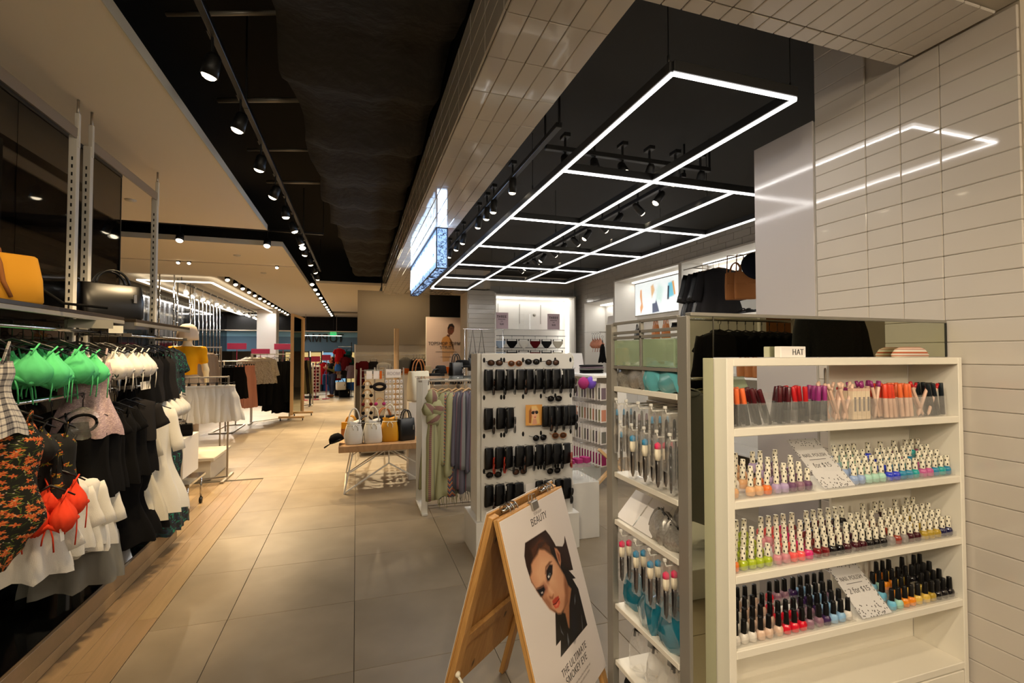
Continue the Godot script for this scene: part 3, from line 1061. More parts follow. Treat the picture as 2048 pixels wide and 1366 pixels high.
func head_mesh(s: SurfaceTool, c: Vector3, f: Vector3):
	var r := Vector3.UP.cross(f).normalized()
	nets(s, [[c + Vector3(0, 0.03, 0) - f * 0.015, c + Vector3(0, 0.02, 0) + f * 0.01, 0.085, 0.08], [c + f * 0.02, c + Vector3(0, -0.075, 0) + f * 0.05, 0.065, 0.032],
		[c + f * 0.088 + Vector3(0, 0.0, 0), c + f * 0.105 + Vector3(0, -0.03, 0), 0.009, 0.012], [c + f * 0.078 + Vector3(0, -0.055, 0) + r * 0.018, c + f * 0.078 + Vector3(0, -0.055, 0) - r * 0.018, 0.009, 0.009],
		[c + r * 0.035 + f * 0.07 + Vector3(0, 0.015, 0), c + r * 0.03 + f * 0.072 + Vector3(0, 0.015, 0), 0.015, 0.015], [c - r * 0.035 + f * 0.07 + Vector3(0, 0.015, 0), c - r * 0.03 + f * 0.072 + Vector3(0, 0.015, 0), 0.015, 0.015],
		[c + r * 0.08 + Vector3(0, 0.015, 0), c + r * 0.083 + Vector3(0, -0.02, 0), 0.016, 0.011], [c - r * 0.08 + Vector3(0, 0.015, 0), c - r * 0.083 + Vector3(0, -0.02, 0), 0.016, 0.011],
		[c + Vector3(0, -0.06, 0), c + Vector3(0, -0.16, 0) - f * 0.02, 0.045, 0.047]], 0.008, 0.02)
# ------------------------------------------------------------------ floor, ceilings, outer walls
func shell():
	var fl := struct("floor", slab(-9.0, 5.6, -0.2, -0.006, -4.0, 26.0), M.grout_dark)
	var tm := boxm(Vector3(0.747, 0.03, 0.747), 0.0015)
	for i in range(-1, 17):
		for j in range(-6, 7):
			var x0 := j * 0.75
			var f0 := 0.44 + i * 0.75
			if x0 + 0.75 <= -1.17 and f0 < 7.0: continue
			if x0 > 2.4 and f0 < 2.2: continue
			if x0 < -1.165 and f0 < 7.0:
				part(fl, "tile", boxm(Vector3(0.412, 0.03, 0.747), 0.0015), M["floor_tile_%d" % posmod(i * 2 + j, 3)], P(-0.958, -0.015, f0 + 0.375))
			else:
				part(fl, "tile", tm, M["floor_tile_%d" % posmod(i * 5 + j * 7 + (i * j) % 2, 3)], P(x0 + 0.375, -0.015, f0 + 0.375))
	part(fl, "far_tiling", slab(-9.0, 5.6, -0.03, 0.0, 13.19, 26.0), M.floor_tile_1)
	# pale boards beside the platform
	for k in 3:
		var f := -1.2 + 0.5 * k
		while f < 7.0:
			var f1 := minf(f + 1.9, 7.12)
			if f1 > -0.6:
				part(fl, "plank", slab(-1.52 + k * 0.118, -1.52 + (k + 1) * 0.118 - 0.0015, -0.03, 0.001, f, f1 - 0.002, 0.001), M["plank_%d" % posmod(k + int(f * 3.0), 3)])
			f = f1
			if f1 >= 7.12: break
	for k in 14:
		part(fl, "plank", slab(-1.5215 - (k + 1) * 0.118, -1.5215 - k * 0.118 - 0.0015, -0.03, 0.001, 5.1, 7.12, 0.001), M["plank_%d" % (k % 3)])
	# outer shell, mostly out of sight
	struct("ceiling", slab(-9.0, 5.6, 4.2, 4.4, -4.0, 26.0), M.black_void)
	struct("wall_back", slab(-9.0, 5.6, 0.0, 4.2, -4.2, -4.0), M.paint_taupe)
	struct("wall_far", slab(-9.0, 5.6, 0.0, 4.2, 25.0, 25.2), M.paint_taupe)
	struct("wall_left", slab(-9.2, -9.0, 0.0, 4.2, -4.0, 25.0), M.paint_taupe)
	struct("wall_right", slab(5.4, 5.6, 0.0, 4.2, -4.0, 25.0), M.paint_taupe)
	# dropped ceiling panels with black slots between them
	var y0 := 3.29
	var y1 := 3.33
	ceiling_panel(-5.2, -1.14, -3.9, 7.05)
	ceiling_panel(0.57, 5.4, -3.9, 1.14)
	struct("wall_pier_return", slab(3.2, 5.4, 0.0, 4.2, 1.9, 2.05), M.paint_cream)
	ceiling_panel(-5.2, -1.09, 8.05, 9.86)
	ceiling_panel(-5.2, -1.09, 9.93, 11.6)
	ceiling_panel(-2.58, -1.09, 11.6, 23.0)
	ceiling_panel(-0.91, 0.55, 12.0, 19.85)
	ceiling_panel(0.77, 2.2, 11.45, 18.8)
	ceiling_panel(-0.9, 2.4, 20.9, 22.6)
	struct("ceiling", slab(-5.2, -2.86, 3.42, 3.46, 11.6, 23.0), M.ceiling_paint)
	struct("trim_1", slab(-2.88, -2.84, 3.29, 3.46, 11.6, 23.0), M.ceiling_paint)
	struct("trim_2", slab(-5.2, -2.88, 3.29, 3.46, 11.56, 11.6), M.ceiling_paint)
	ceiling_sensor(-2.3, 6.1, "small round detector on the nearest left ceiling panel")
	ceiling_sensor(-1.9, 9.0, "small round detector on the second ceiling panel before the thin slot")
	ceiling_sensor(-1.8, 10.8, "small round detector on the ceiling panel beyond the thin slot")
	ceiling_sensor(1.6, 14.5, "small round detector on the ceiling panel above the bulkhead")
	# black polished wall behind the far racks on the left
	var bw := struct("wall_left_gloss", slab(-5.3, -5.2, 0.0, 3.6, 7.2, 24.0), M.black_gloss)
	for k in 11: part(bw, "panel", slab(-5.2, -5.18, 0.1, 3.28, 7.25 + k * 1.5, 8.73 + k * 1.5, 0.002), M.black_gloss)
	# insulated duct under the black soffit
	var s := sk(true)
	var rings := []
	var nz := FastNoiseLite.new()
	nz.seed = 4
	nz.frequency = 0.9
	for i in 90:
		var f := -1.0 + i * 0.14
		var sag := 0.045 * sin(f * 7.0) + 0.05 * nz.get_noise_1d(f * 2.0)
		var le: float = lerpf(-0.47, -0.36, clampf((f - 3.0) / 3.5, 0, 1)) + 0.03 * sin(f * 5.0)
		if f > 6.5: le = lerpf(-0.36, -0.07, clampf((f - 6.5) / 5.0, 0, 1)) + 0.02 * sin(f * 6.0)
		var r := PackedVector3Array()
		for q in [[0.0, 0.0], [0.0, 0.25], [0.06, 0.46], [0.55, 0.6], [1.0, 0.6], [1.0, 0.0], [0.9, -0.03], [0.72, -0.02], [0.55, -0.06], [0.38, -0.03], [0.2, -0.05], [0.07, -0.02]]:
			r.append(P(lerpf(le, 0.54, q[0]), 3.5 + q[1] + (sag + 0.035 * nz.get_noise_2d(q[0] * 9.0, f * 4.0) if q[1] < 0.1 else 0.0), f))
		rings.append(r)
	loft(s, rings)
	solo("insulated_duct", "wide air duct wrapped in crinkled black insulation above the aisle", "duct", fin(s), M.duct_wrap)
	for k in 4:
		solo("ceiling_pipe", "thin dark %s pipe crossing the black slot beside the duct, %s from the viewer" % [["conduit", "cable", "sprinkler", "service"][k], ORD[k]], "pipe", tubem([P(-1.12, 3.72 + 0.05 * k, 3.4 + k * 1.15), P(-0.45, 3.74 + 0.04 * k, 3.2 + k * 1.15)], 0.014 + 0.006 * (k % 2)), M.grey_metal)

func ceiling_sensor(x: float, f: float, label: String):
	var s := sk(true)
	lathe(s, [[0.055, 0.0], [0.05, -0.012], [0.02, -0.02], [0.001, -0.021]], 16)
	solo("ceiling_detector", label, "detector", fin(s), M.ceiling_edge, P(x, 3.29, f))

func ceiling_panel(x0: float, x1: float, f0: float, f1: float):
	var c := struct("ceiling_panel", slab(x0, x1, 3.29, 3.35, f0, f1, 0.002), M.ceiling_paint)
	part(c, "edge_trim", slab(x1, x1 + 0.006, 3.286, 3.36, f0, f1), M.ceiling_edge)
	if f0 > 7.5 and f0 < 8.2: part(c, "edge_trim", slab(x0, x1, 3.286, 3.36, f0 - 0.006, f0), M.ceiling_edge)

# ------------------------------------------------------------------ tiled canopy over the accessories room
func canopy():
	var b := struct("beam_left", slab(0.566, 1.022, 3.035, 3.45, 1.15, 11.3), M.grout)
	var tu := boxm(Vector3(0.0896, 0.012, 0.2975), 0.003)
	var ts := boxm(Vector3(0.012, 0.0978, 0.2972), 0.003)
	R.seed = 40
	for i in 34:
		var f := 1.222 + 0.3 * i + 0.147
		for k in 5:
			part(b, "tile", tu, M.tile_white, P(0.597 + k * 0.0915 + 0.012, 3.026, f), tilt(0.006))
		if f > 0.2:
			for k in 4:
				part(b, "tile", ts, M.tile_white, P(0.557, 3.078 + k * 0.1, f), tilt(0.004))
	var nb := struct("beam_near", slab(1.022, WALLX, 3.035, 3.45, 1.15, 1.6), M.grout)
	for k in 15:
		part(nb, "tile", tu, M.tile_white, P(1.081 + k * 0.0935, 3.026, 1.37), tilt(0.004))
		part(nb, "tile", boxm(Vector3(0.0885, 0.012, 0.074), 0.003), M.tile_white, P(1.081 + k * 0.0935, 3.026, 1.56), tilt(0.004))
	var fb := struct("beam_far", slab(1.022, 2.7, 3.035, 3.45, 9.9, 11.3), M.grout)
	for i in 4:
		for k in 17:
			part(fb, "tile", tu, M.tile_white, P(1.081 + k * 0.0935, 3.026, 10.06 + 0.3 * i), tilt(0.004))
	for i in 5:
		for k in 4:
			part(fb, "tile", boxm(Vector3(0.294, 0.097, 0.012), 0.003), M.tile_flat, P(1.2 + 0.3 * i, 3.09 + k * 0.1, 9.894))
	struct("ceiling_recess", slab(1.022, 5.4, 3.42, 3.46, 1.6, 10.5), M.recess_black)
	# tiled wall beside the polish display
	var w := struct("wall_near", slab(WALLX + 0.012, 3.2, 0.0, 3.46, 1.16, 2.05), M.grout)
	var cuts := [2.045, 1.762, 1.597, 1.432, 1.163]
	for j in 36:
		var y := 3.023 - 0.0945 * j + 0.378
		if y < 0.1: break
		for i in cuts.size() - 1:
			if y > 3.03 and cuts[i + 1] < 1.6: continue
			part(w, "tile", wt(cuts[i] - cuts[i + 1]), M.tile_white, P(WALLX + 0.006, y - 0.047, (cuts[i] + cuts[i + 1]) / 2), tilt(0.0035))
	var pb := struct("wall_near_panel", slab(WALLX + 0.004, 4.89, 0.0, 2.965, 2.052, 2.47), M.paint_white)
	part(pb, "gloss_panel", slab(WALLX - 0.006, WALLX + 0.004, 0.0, 2.97, 2.052, 2.475, 0.002), M.panel_white)

func tilt(a: float) -> Basis:
	return Basis.from_euler(Vector3(R.randf_range(-a, a), R.randf_range(-a, a), R.randf_range(-a, a)))

var wts := {}
func wt(l: float) -> Mesh:
	var k := snappedf(l, 0.001)
	if not wts.has(k): wts[k] = boxm(Vector3(0.012, 0.0932, k - 0.0015), 0.0034)
	return wts[k]
# ------------------------------------------------------------------ lamps
const WARM := Color(1.0, 0.87, 0.67)
const COOL := Color(1.0, 0.985, 0.97)

# lights that come from fittings outside the view, behind and beside the viewer
func lights():
	# opal globe pendants behind the viewer
	for q in [[-1.6, -1.2], [0.3, -2.6], [2.4, -1.4]]:
		var t := thing("globe_pendant", "opal globe pendant lamp behind the viewer, %s" % ["over the left rack", "in the middle", "by the coats"][used.get("globe_pendant", -1) + 1], "lamp")
		var s := sk(true)
		var pr := []
		for i in 9: pr.append([maxf(0.002, 0.13 * sin(PI * i / 8.0)), 0.13 * cos(PI * i / 8.0)])
		lathe(s, pr, 20)
		part(t, "globe", fin(s), M.globe_glow, P(q[0], 2.55, q[1]))
		part(t, "flex", tubem([P(q[0], 2.68, q[1]), P(q[0], 3.29, q[1])], 0.006, 6), M.black_metal)
		var o := OmniLight3D.new()
		o.name = numbered("globe_light")
		o.position = P(q[0], 2.55, q[1])
		o.light_energy = 2.6
		o.light_color = Color(1, 0.93, 0.82)
		o.light_size = 0.12
		o.omni_range = 40.0
		o.omni_attenuation = 2.0
		o.shadow_enabled = true
		add_child(o)
	for a in [[-0.85, 1.0, -1.7, 0.9, 2.6], [-0.85, 2.0, -1.7, 1.1, 3.6], [-0.85, 0.2, 1.6, 0.9, 1.6], [-0.85, -0.6, 2.0, 1.2, 1.9], [0.2, -1.2, 1.6, 1.0, 1.4], [-0.4, -1.5, 0.9, 0.6, 2.4]]:
		spot_lamp(Vector3(a[0], 3.3, a[1]), Vector3(a[2], a[3], a[4]), 4.6 if a[2] > 1.0 else 3.2, 30.0, 2 if a[2] > 0 else 0)

var fit_n := 0
# one spotlight: can with a glowing lens on a short yoke, and the light in front of it; at and to are (x, y, f)
func spot_lamp(at: Vector3, to: Vector3, e: float, angle: float, tint: int, label := "", size := 0.045, body := "black_metal", group := ""):
	var a := P(at.x, at.y, at.z)
	var d := (P(to.x, to.y, to.z) - a).normalized()
	var z := -d
	var x := Vector3.UP.cross(z)
	x = Vector3.RIGHT if x.length() < 0.02 else x.normalized()
	var bs := Basis(x, z.cross(x), z)
	if label:
		var t := thing("track_spotlight" if body == "black_metal" else "white_spotlight", label, "spotlight", a, 0.0, group)
		if not M.has("spot_meshes%s" % size):
			var s := sk(true)
			lathe(s, [[size * 0.55, 0.0], [size * 0.9, -0.02], [size, -0.07], [size * 1.05, -0.13], [size * 0.92, -0.13], [size * 0.85, -0.115]], 14)
			var c := fin(s)
			var s2 := sk(true)
			lathe(s2, [[size * 0.9, 0.0], [size * 0.88, -0.014], [size * 0.7, -0.014 - size * 0.25], [size * 0.38, -0.014 - size * 0.4], [0.001, -0.014 - size * 0.45]], 14)
			var y := sk()
			box(y, Vector3(0, 0.07, 0), Vector3(0.012, 0.15, 0.02), 0.002)
			box(y, Vector3(0, 0.15, 0), Vector3(0.05, 0.03, 0.09), 0.003)
			M["spot_meshes%s" % size] = [c, fin(s2), fin(y)]
		var k = M["spot_meshes%s" % size]
		var turned := Basis(bs.x, -bs.z * -1.0, bs.y * -1.0)
		# the lathe's -y axis looks along d
		turned = Basis(bs.x, -d, bs.x.cross(-d))
		part(t, "lamp_can", k[0], M[body], turned * Vector3(0, 0.06, 0), turned)
		part(t, "lens", k[1], M.spot_glow, turned * Vector3(0, 0.06 - 0.118, 0), turned)
		part(t, "yoke", k[2], M[body], Vector3(0, 0.03, 0))
	if e > 0.0:
		spot("lamp_beam", a + d * (0.10 + size * 0.5), P(to.x, to.y, to.z), e, angle, [WARM, COOL, Color(1, 0.93, 0.82)][tint], size * 0.8)

func led_bar(p: Node3D, x0: float, f0: float, x1: float, f1: float, y: float, e: float):
	var s := sk()
	bar(s, P(x0, y + 0.045, f0), P(x1, y + 0.045, f1), 0.03, 0.05, 0.003)
	part(p, "housing", fin(s), M.black_metal)
	s = sk()
	bar(s, P(x0, y + 0.012, f0), P(x1, y + 0.012, f1), 0.017, 0.014, 0.002)
	part(p, "light_strip", fin(s), M.led_glow)
	var l := Vector2(x1 - x0, f1 - f0).length()
	var along_x := absf(x1 - x0) > absf(f1 - f0)
	if e > 0: area_light("led_light", P((x0 + x1) / 2, y - 0.002, (f0 + f1) / 2), Vector3.DOWN, l if along_x else 0.016, 0.016 if along_x else l, e * l, COOL)

func led_grid():
	var y := 2.885
	var e := 0.34
	var g := thing("light_grid", "suspended black grid of white light strips over the accessories room", "light")
	for i in 6: led_bar(g, 1.33, 1.8 + 1.2 * i, 1.33, 3.0 + 1.2 * i, y, e)
	led_bar(g, 1.36, 9.0, 1.37, 9.25, y, 0)
	led_bar(g, 1.345, 9.0, 1.36, 9.2, y, 0.0)
	for i in 6: led_bar(g, 2.04, 1.8 + 1.2 * i, 2.04, 3.0 + 1.2 * i, y, e)
	led_bar(g, 2.05, 9.0, 2.05, 9.2, y, 0)
	for i in 4: led_bar(g, 2.76, 3.0 + 1.2 * i, 2.76, 4.2 + 1.2 * i, y, e)
	for i in 4: led_bar(g, 3.5, 3.0 + 1.2 * i, 3.5, 4.2 + 1.2 * i, y, e)
	led_bar(g, 1.33, 1.8, 2.04, 1.8, y, e)
	for i in 5: led_bar(g, 1.33, 3.0 + 1.2 * i, 3.5, 3.0 + 1.2 * i, y, e)
	led_bar(g, 1.33, 9.2, 2.05, 9.2, y, e)
	for q in [[1.33, 1.83], [2.04, 1.83], [1.33, 3.6], [2.04, 4.8], [2.76, 3.3], [2.76, 5.7], [1.33, 6.2], [3.5, 5.0], [2.04, 7.4], [3.5, 7.2]]:
		part(g, "hanging_wire", tubem([P(q[0], y + 0.07, q[1]), P(q[0], y + 0.11, q[1]), P(q[0], y + 0.112, q[1]), P(q[0], 3.42, q[1])], [0.006, 0.006, 0.0022, 0.0022], 6), M.black_metal)

func track(called: String, label: String, pts: Array, y: float, top := 4.2):
	var s := sk()
	for i in pts.size() - 1: bar(s, P(pts[i][0], y, pts[i][1]), P(pts[i + 1][0], y, pts[i + 1][1]), 0.04, 0.035, 0.003)
	for i in pts.size(): box(s, P(pts[i][0], (y + top) / 2, pts[i][1]), Vector3(0.012, top - y, 0.012))
	solo(called, label, "light track", fin(s), M.black_metal)

func spot_tracks():
	track("light_track", "long black lighting track in the dark slot left of the duct", [[-0.8, -1.0], [-0.8, 4.0], [-0.79, 8.0], [-0.78, 11.5]], 3.5)
	var fs := [3.16, 3.88, 4.66, 5.46, 6.2, 6.91, 7.7, 8.5, 9.4, 10.3, 11.2]
	for i in fs.size():
		var f: float = fs[i]
		var to := Vector3([-1.55, -1.7, -1.5, -2.0, -0.6, 0.3, 0.5, -1.2, -0.4, 0.4, -0.9][i], 0.7 if i < 4 else 0.1, f + [0.5, 0.3, 0.8, 0.6, 0.3, 0.2, 0.6, 0.7, 0.8, 0.9, 1.0][i])
		spot_lamp(Vector3(-0.81, 3.33, f), to, 5.5, 27.0, 0, "black track spotlight left of the wrapped duct, %s along the track from the viewer" % ORD[i])
	# accessories room: tracks above the grid
	track("light_track", "black lighting track along the aisle edge of the accessories room ceiling", [[1.26, 2.9], [1.26, 8.0]], 3.16, 3.42)
	track("light_track", "black lighting track across the first bay above the light grid", [[1.3, 3.25], [2.75, 3.25]], 3.16, 3.42)
	track("light_track", "black lighting track along the middle of the accessories room ceiling", [[2.62, 3.4], [2.62, 8.0]], 3.16, 3.42)
	track("light_track", "black lighting track across the far bay above the light grid", [[1.4, 8.2], [3.2, 8.2]], 3.16, 3.42)
	for i in 6:
		spot_lamp(Vector3(1.46 + 0.24 * i, 3.08, 3.25), Vector3([1.2, 1.5, 1.9, 2.2, 2.4, 2.4][i], 1.0, [1.9, 2.2, 1.7, 3.9, 3.9, 4.4][i]) if i < 3 else Vector3(1.2 + 0.4 * i, 0.8, 4.9), 1.2, 24.0, 2, "black spotlight on the cross track over the first bay, %s from the aisle" % ORD[i], 0.034)
	for i in 12:
		spot_lamp(Vector3(2.62, 3.08, 3.75 + 0.36 * i), Vector3(4.9 if i % 2 else 1.4, 1.3, 4.0 + 0.42 * i), 1.3 if i % 2 else 0.9, 26.0, 2, "black spotlight on the middle track of the accessories room, %s from the viewer" % ORD[i], 0.034)
	for i in 8:
		spot_lamp(Vector3(1.26, 3.1, [3.9, 4.5, 4.75, 5.1, 5.9, 6.3, 6.8, 7.3][i]), Vector3(1.3 - 0.1 * i, 0.4, 4.5 + 0.5 * i), 1.4 if i % 2 == 0 else 0.0, 24.0, 2, "small black spotlight at the aisle edge of the accessories ceiling, %s from the viewer" % ORD[i], 0.034)
	# downlights in the slots of the far ceiling
	var lab := "downlight in the narrow slot %s, %s from the viewer"
	for i in 5: spot_lamp(Vector3(0.66, 3.3, 12.3 + 1.72 * i), Vector3(0.5, 0, 9.8 + 1.72 * i), 16.0 if i % 2 == 0 else 0.0, 34.0, 0, lab % ["above the mirror-post aisle", ORD[i]], 0.05)
	for i in 6: spot_lamp(Vector3(2.26, 3.32, 13.9 + 0.85 * i), Vector3(1.4, 1.6, 11.6 + 0.85 * i), 3.0 if i % 3 == 0 else 0.0, 30.0, 0, lab % ["above the stylist poster", ORD[i]], 0.05)
	for i in 11: spot_lamp(Vector3(-1.0, 3.32, 12.1 + 0.95 * i), Vector3(-0.6 - 0.2 * (i % 3), 0, 10.2 + 0.95 * i), 16.0 if i % 3 == 0 else 0.0, 32.0, 0, lab % ["left of the middle ceiling panel", ORD[i]], 0.05)
	for i in 14: spot_lamp(Vector3(-2.72, 3.33, 12.0 + 0.75 * i), Vector3(-2.0, 0.4, 10.4 + 0.75 * i), 17.0 if i % 3 == 0 else 0.0, 30.0, 0, lab % ["beside the lit coffer", ORD[i]], 0.05)
	for i in 4: spot_lamp(Vector3([-3.2, -2.4, -1.28, -0.8][i], 3.32, 7.95), Vector3([-3.0, -2.4, -1.3, -0.4][i], 0.2, 6.6), 11.0, 30.0, 0, "spotlight in the black cross slot of the left ceiling, %s from the left" % ORD[i], 0.05)
	for i in 3: spot_lamp(Vector3([-3.0, -2.84, -1.42][i], 3.31, 9.895), Vector3([-3.0, -2.5, -1.5][i], 0.2, 7.8), 11.0, 34.0, 0, "downlight in the thin slot of the second ceiling panel, %s from the left" % ORD[i], 0.032)
	spot_lamp(Vector3(0.66, 3.25, 11.7), Vector3(2.2, 1.7, 12.4), 5.0, 26.0, 0, "spotlight in the slot's near end, turned to the stylist poster", 0.05)
	for q in [[0.66, 11.6, 19.6], [2.26, 13.6, 18.6], [-1.0, 11.9, 22.0], [-2.72, 11.8, 22.2], [-3.85, 12.9, 22.2]]:
		track("light_track", "lighting track hidden in the far ceiling at %s metres %s of the aisle's middle" % [["half", "two", "one", "three", "four"][used.get("light_track", 0) - 4], "right" if q[0] > 0 else "left"], [[q[0], q[1]], [q[0], q[2]]], 3.3 if q[0] < -3.0 else 3.5, 3.42 if q[0] < -3.0 else 4.2)
	track("light_track", "lighting track in the black cross slot of the left ceiling", [[-3.6, 7.95], [-0.5, 7.95]], 3.50)
	# white spotlights under the lit coffer
	for i in 14:
		spot_lamp(Vector3(-3.85, 3.12, 13.2 + 0.66 * i), Vector3(-5.0 if i % 2 else -3.0, 1.2, 11.4 + 0.66 * i), 11.0 if i % 3 == 0 else 0.0, 34.0, 2, "white track spotlight under the lit coffer, %s of the row from the viewer" % ORD[i], 0.055, "white_metal")
	var g := thing("coffer_light", "white light strips framing the ceiling coffer above the mannequin", "light")
	for q in [[-4.65, 12.75, -3.2, 12.75], [-3.2, 12.75, -3.2, 21.1], [-4.65, 12.75, -4.65, 22.8], [-4.65, 22.8, -3.2, 22.8]]:
		var s := sk()
		bar(s, P(q[0], 3.3, q[1]), P(q[2], 3.3, q[3]), 0.05, 0.03, 0.003)
		part(g, "light_strip", fin(s), M.led_warm)
		var l := Vector2(q[2] - q[0], q[3] - q[1]).length()
		var ax := absf(q[2] - q[0]) > 1.0 and absf(q[3] - q[1]) < 1.0
		area_light("led_light", P((q[0] + q[2]) / 2, 3.28, (q[1] + q[3]) / 2), Vector3.DOWN, l if ax else 0.05, 0.05 if ax else l, 1.8 * l, COOL)
# ------------------------------------------------------------------ mirrored display unit beside the tiled pier
func gondola():
	var g := thing("display_unit", "tall mirrored display unit with grey metal frame against the white tiled wall", "display unit")
	var s := sk()
	box(s, P(1.1075, 0.8925, 1.45), Vector3(0.015, 1.785, 0.056), 0.002)
	part(g, "corner_post", fin(s), M.grey_metal)
	s = sk()
	box(s, P(1.106, 0.8925, 1.957), Vector3(0.03, 1.785, 0.05), 0.002)
	part(g, "corner_post", fin(s), M.grey_metal)
	part(g, "top_rail", slab(1.115, WALLX - 0.008, 1.785, 1.797, 1.42, 1.45, 0.001), M.grey_metal)
	for y in [1.785, 1.742, 1.72]: part(g, "top_rail", slab(1.1, 1.115, y - 0.006, y + 0.006, 1.475, 1.935, 0.001), M.grey_metal)
	part(g, "top_rail", slab(1.1, 1.115, 1.6, 1.785, 1.71, 1.722, 0.001), M.grey_metal)
	part(g, "mirror_panel", slab(1.216, WALLX - 0.006, 1.638, 1.784, 1.425, 1.431), M.mirror)
	part(g, "mirror_panel", slab(1.116, 1.213, 0.03, 1.784, 1.425, 1.431), M.mirror)
	part(g, "mirror_joint", slab(1.213, 1.216, 1.638, 1.784, 1.423, 1.431), M.chrome)
	part(g, "mirror_edge", slab(WALLX - 0.009, WALLX - 0.006, 1.638, 1.784, 1.421, 1.431), M.black_metal)
	# bay that faces the aisle
	part(g, "back_panel", slab(1.285, 1.3, 0.05, 1.62, 1.475, 1.94), M.laminate)
	part(g, "groove", slab(1.282, 1.285, 0.05, 1.62, 1.705, 1.711), M.grey_metal)
	part(g, "plinth", slab(1.11, 1.3, 0.0, 0.12, 1.48, 1.94, 0.003), M.laminate)
	for y in [1.505, 1.125, 0.915, 0.545, 0.30]: part(g, "shelf", slab(1.1, 1.285, y - 0.022, y, 1.482, 1.93, 0.002), M.laminate)
	part(g, "hook_rail", slab(1.268, 1.284, 1.42, 1.44, 1.482, 1.93, 0.002), M.steel)
	part(g, "hook_rail", slab(1.268, 1.284, 0.86, 0.88, 1.482, 1.93, 0.002), M.steel)
	for k in 2:
		var gb := thing("glass_bin", "pale green glass bin %s along the top of the aisle-side bay" % ["nearest the mirror corner", "farther from the mirror corner"][k], "bin", P(1.16, 1.6, 1.6 + 0.225 * k), 0.0, "green glass bins on top of the unit")
		for q in [[Vector3(-0.055, 0.055, 0), Vector3(0.005, 0.11, 0.2)], [Vector3(0.055, 0.055, 0), Vector3(0.005, 0.11, 0.2)], [Vector3(0, 0.055, 0.1), Vector3(0.11, 0.11, 0.005)], [Vector3(0, 0.055, -0.1), Vector3(0.11, 0.11, 0.005)], [Vector3(0, 0.0025, 0), Vector3(0.11, 0.005, 0.2)]]:
			part(gb, "pane", boxm(q[1]), M.green_glass, q[0])
	part(g, "top_board", slab(1.1, 1.3, 1.585, 1.598, 1.48, 1.94), M.grey_metal)
	# pouches on the shelves
	pouch("silver_pouch", "silver crinkled pouch lying at the far end of the top shelf of the aisle-side bay", M.silver_vinyl, P(1.17, 1.505, 1.875), PI / 2 + 0.2, 0.16, 0.10, 0.09)
	pouch("silver_pouch", "silver suede-look pouch in the middle of the top shelf of the aisle-side bay", M.silver_vinyl, P(1.15, 1.505, 1.765), PI / 2 - 0.15, 0.17, 0.105, 0.1)
	pouch("teal_pouch", "pale teal glossy pouch with zip pull beside the silver pouches on the top shelf", M.aqua_vinyl, P(1.15, 1.505, 1.645), PI / 2 + 0.15, 0.13, 0.11, 0.1)
	var tp := pouch("teal_pouch", "wide pale teal pouch at the mirror end of the top shelf", M.aqua_vinyl, P(1.15, 1.505, 1.545), PI / 2 - 0.1, 0.2, 0.105, 0.1)
	price_tag(tp, Vector3(0.02, -0.02, 0.07), 0, 0.04, 0.07)
	for k in 3:
		pouch("silver_pouch", "grey metallic pouch %s on the sloping-card shelf" % ["lying at the mirror end", "stacked behind the first grey one", "standing at the back corner"][k], M.silver_vinyl, P(1.17 + 0.05 * (k % 2), [0.915, 0.985, 0.915][k], [1.56, 1.55, 1.66][k]), PI / 2 + 0.1 - 0.2 * k, 0.15, [0.07, 0.07, 0.1][k], 0.1)
	for k in 2:
		var s2 := sk()
		box(s2, Vector3.ZERO, Vector3(0.004, 0.15, 0.13), 0.001, Basis(Vector3.BACK, -0.75))
		solo("leaflet_card", "white leaflet card sloping on the middle shelf, %s" % ["next to the grey pouches", "at the far corner"][k], "card", fin(s2), M.paper_white, P(1.17, 0.975, 1.74 + 0.14 * k), 0.0, "sloping white cards")
	for k in 4:
		var lab: String = ["glossy dark teal cosmetic bag nearest the mirror corner on the lower shelf", "glossy dark teal cosmetic bag with black zip, middle of the lower shelf", "dark teal cosmetic bag behind the front pair on the lower shelf", "shiny green-teal clear bag at the far end of the lower shelf"][k]
		pouch("teal_cosmetic_bag", lab, M.teal_vinyl, P([1.17, 1.17, 1.235, 1.2][k], 0.545, [1.56, 1.72, 1.62, 1.86][k]), PI / 2 + [0.15, -0.2, 0.1, 0.3][k], 0.16, 0.135, 0.12)
	for k in 3:
		var cb := pouch("clear_cosmetic_bag", "clear plastic cosmetic bag with black tag, %s on the bottom shelf" % ["at the mirror end", "in the middle", "at the far end"][k], M.plastic_bag, P(1.17, 0.30, 1.55 + 0.13 * k), PI / 2 + 0.1 * k, 0.12, 0.16, 0.09)
		price_tag(cb, Vector3(0.02, 0.1, 0.06), 0.2, 0.03, 0.05, "black_plastic")
	for k in 2: pouch("black_cosmetic_bag", "black sparkly cosmetic bag on the unit's plinth, %s" % ["at the far end", "at the mirror end"][k], M.charcoal, P(1.18, 0.121, 1.85 - 0.22 * k), PI / 2, 0.17, 0.12, 0.1)
	# white prongs and the packs of make-up brushes on them
	var pr := sk(true)
	tube(pr, [Vector3(0.09, 0, 0), Vector3(-0.10, 0, 0), Vector3(-0.105, 0.022, 0)], 0.0035, 6)
	pr.set_smooth_group(-1)
	box(pr, Vector3(-0.105, 0.022, 0), Vector3(0.012, 0.012, 0.012), 0.002)
	var prm := fin(pr)
	var rows := [[1.43, [1.53, 1.62, 1.71, 1.80, 1.885], 0.22], [1.335, [1.505, 1.585, 1.67, 1.76, 1.85], 0.2], [0.87, [1.54, 1.64, 1.74, 1.85], 0.2]]
	var n := 0
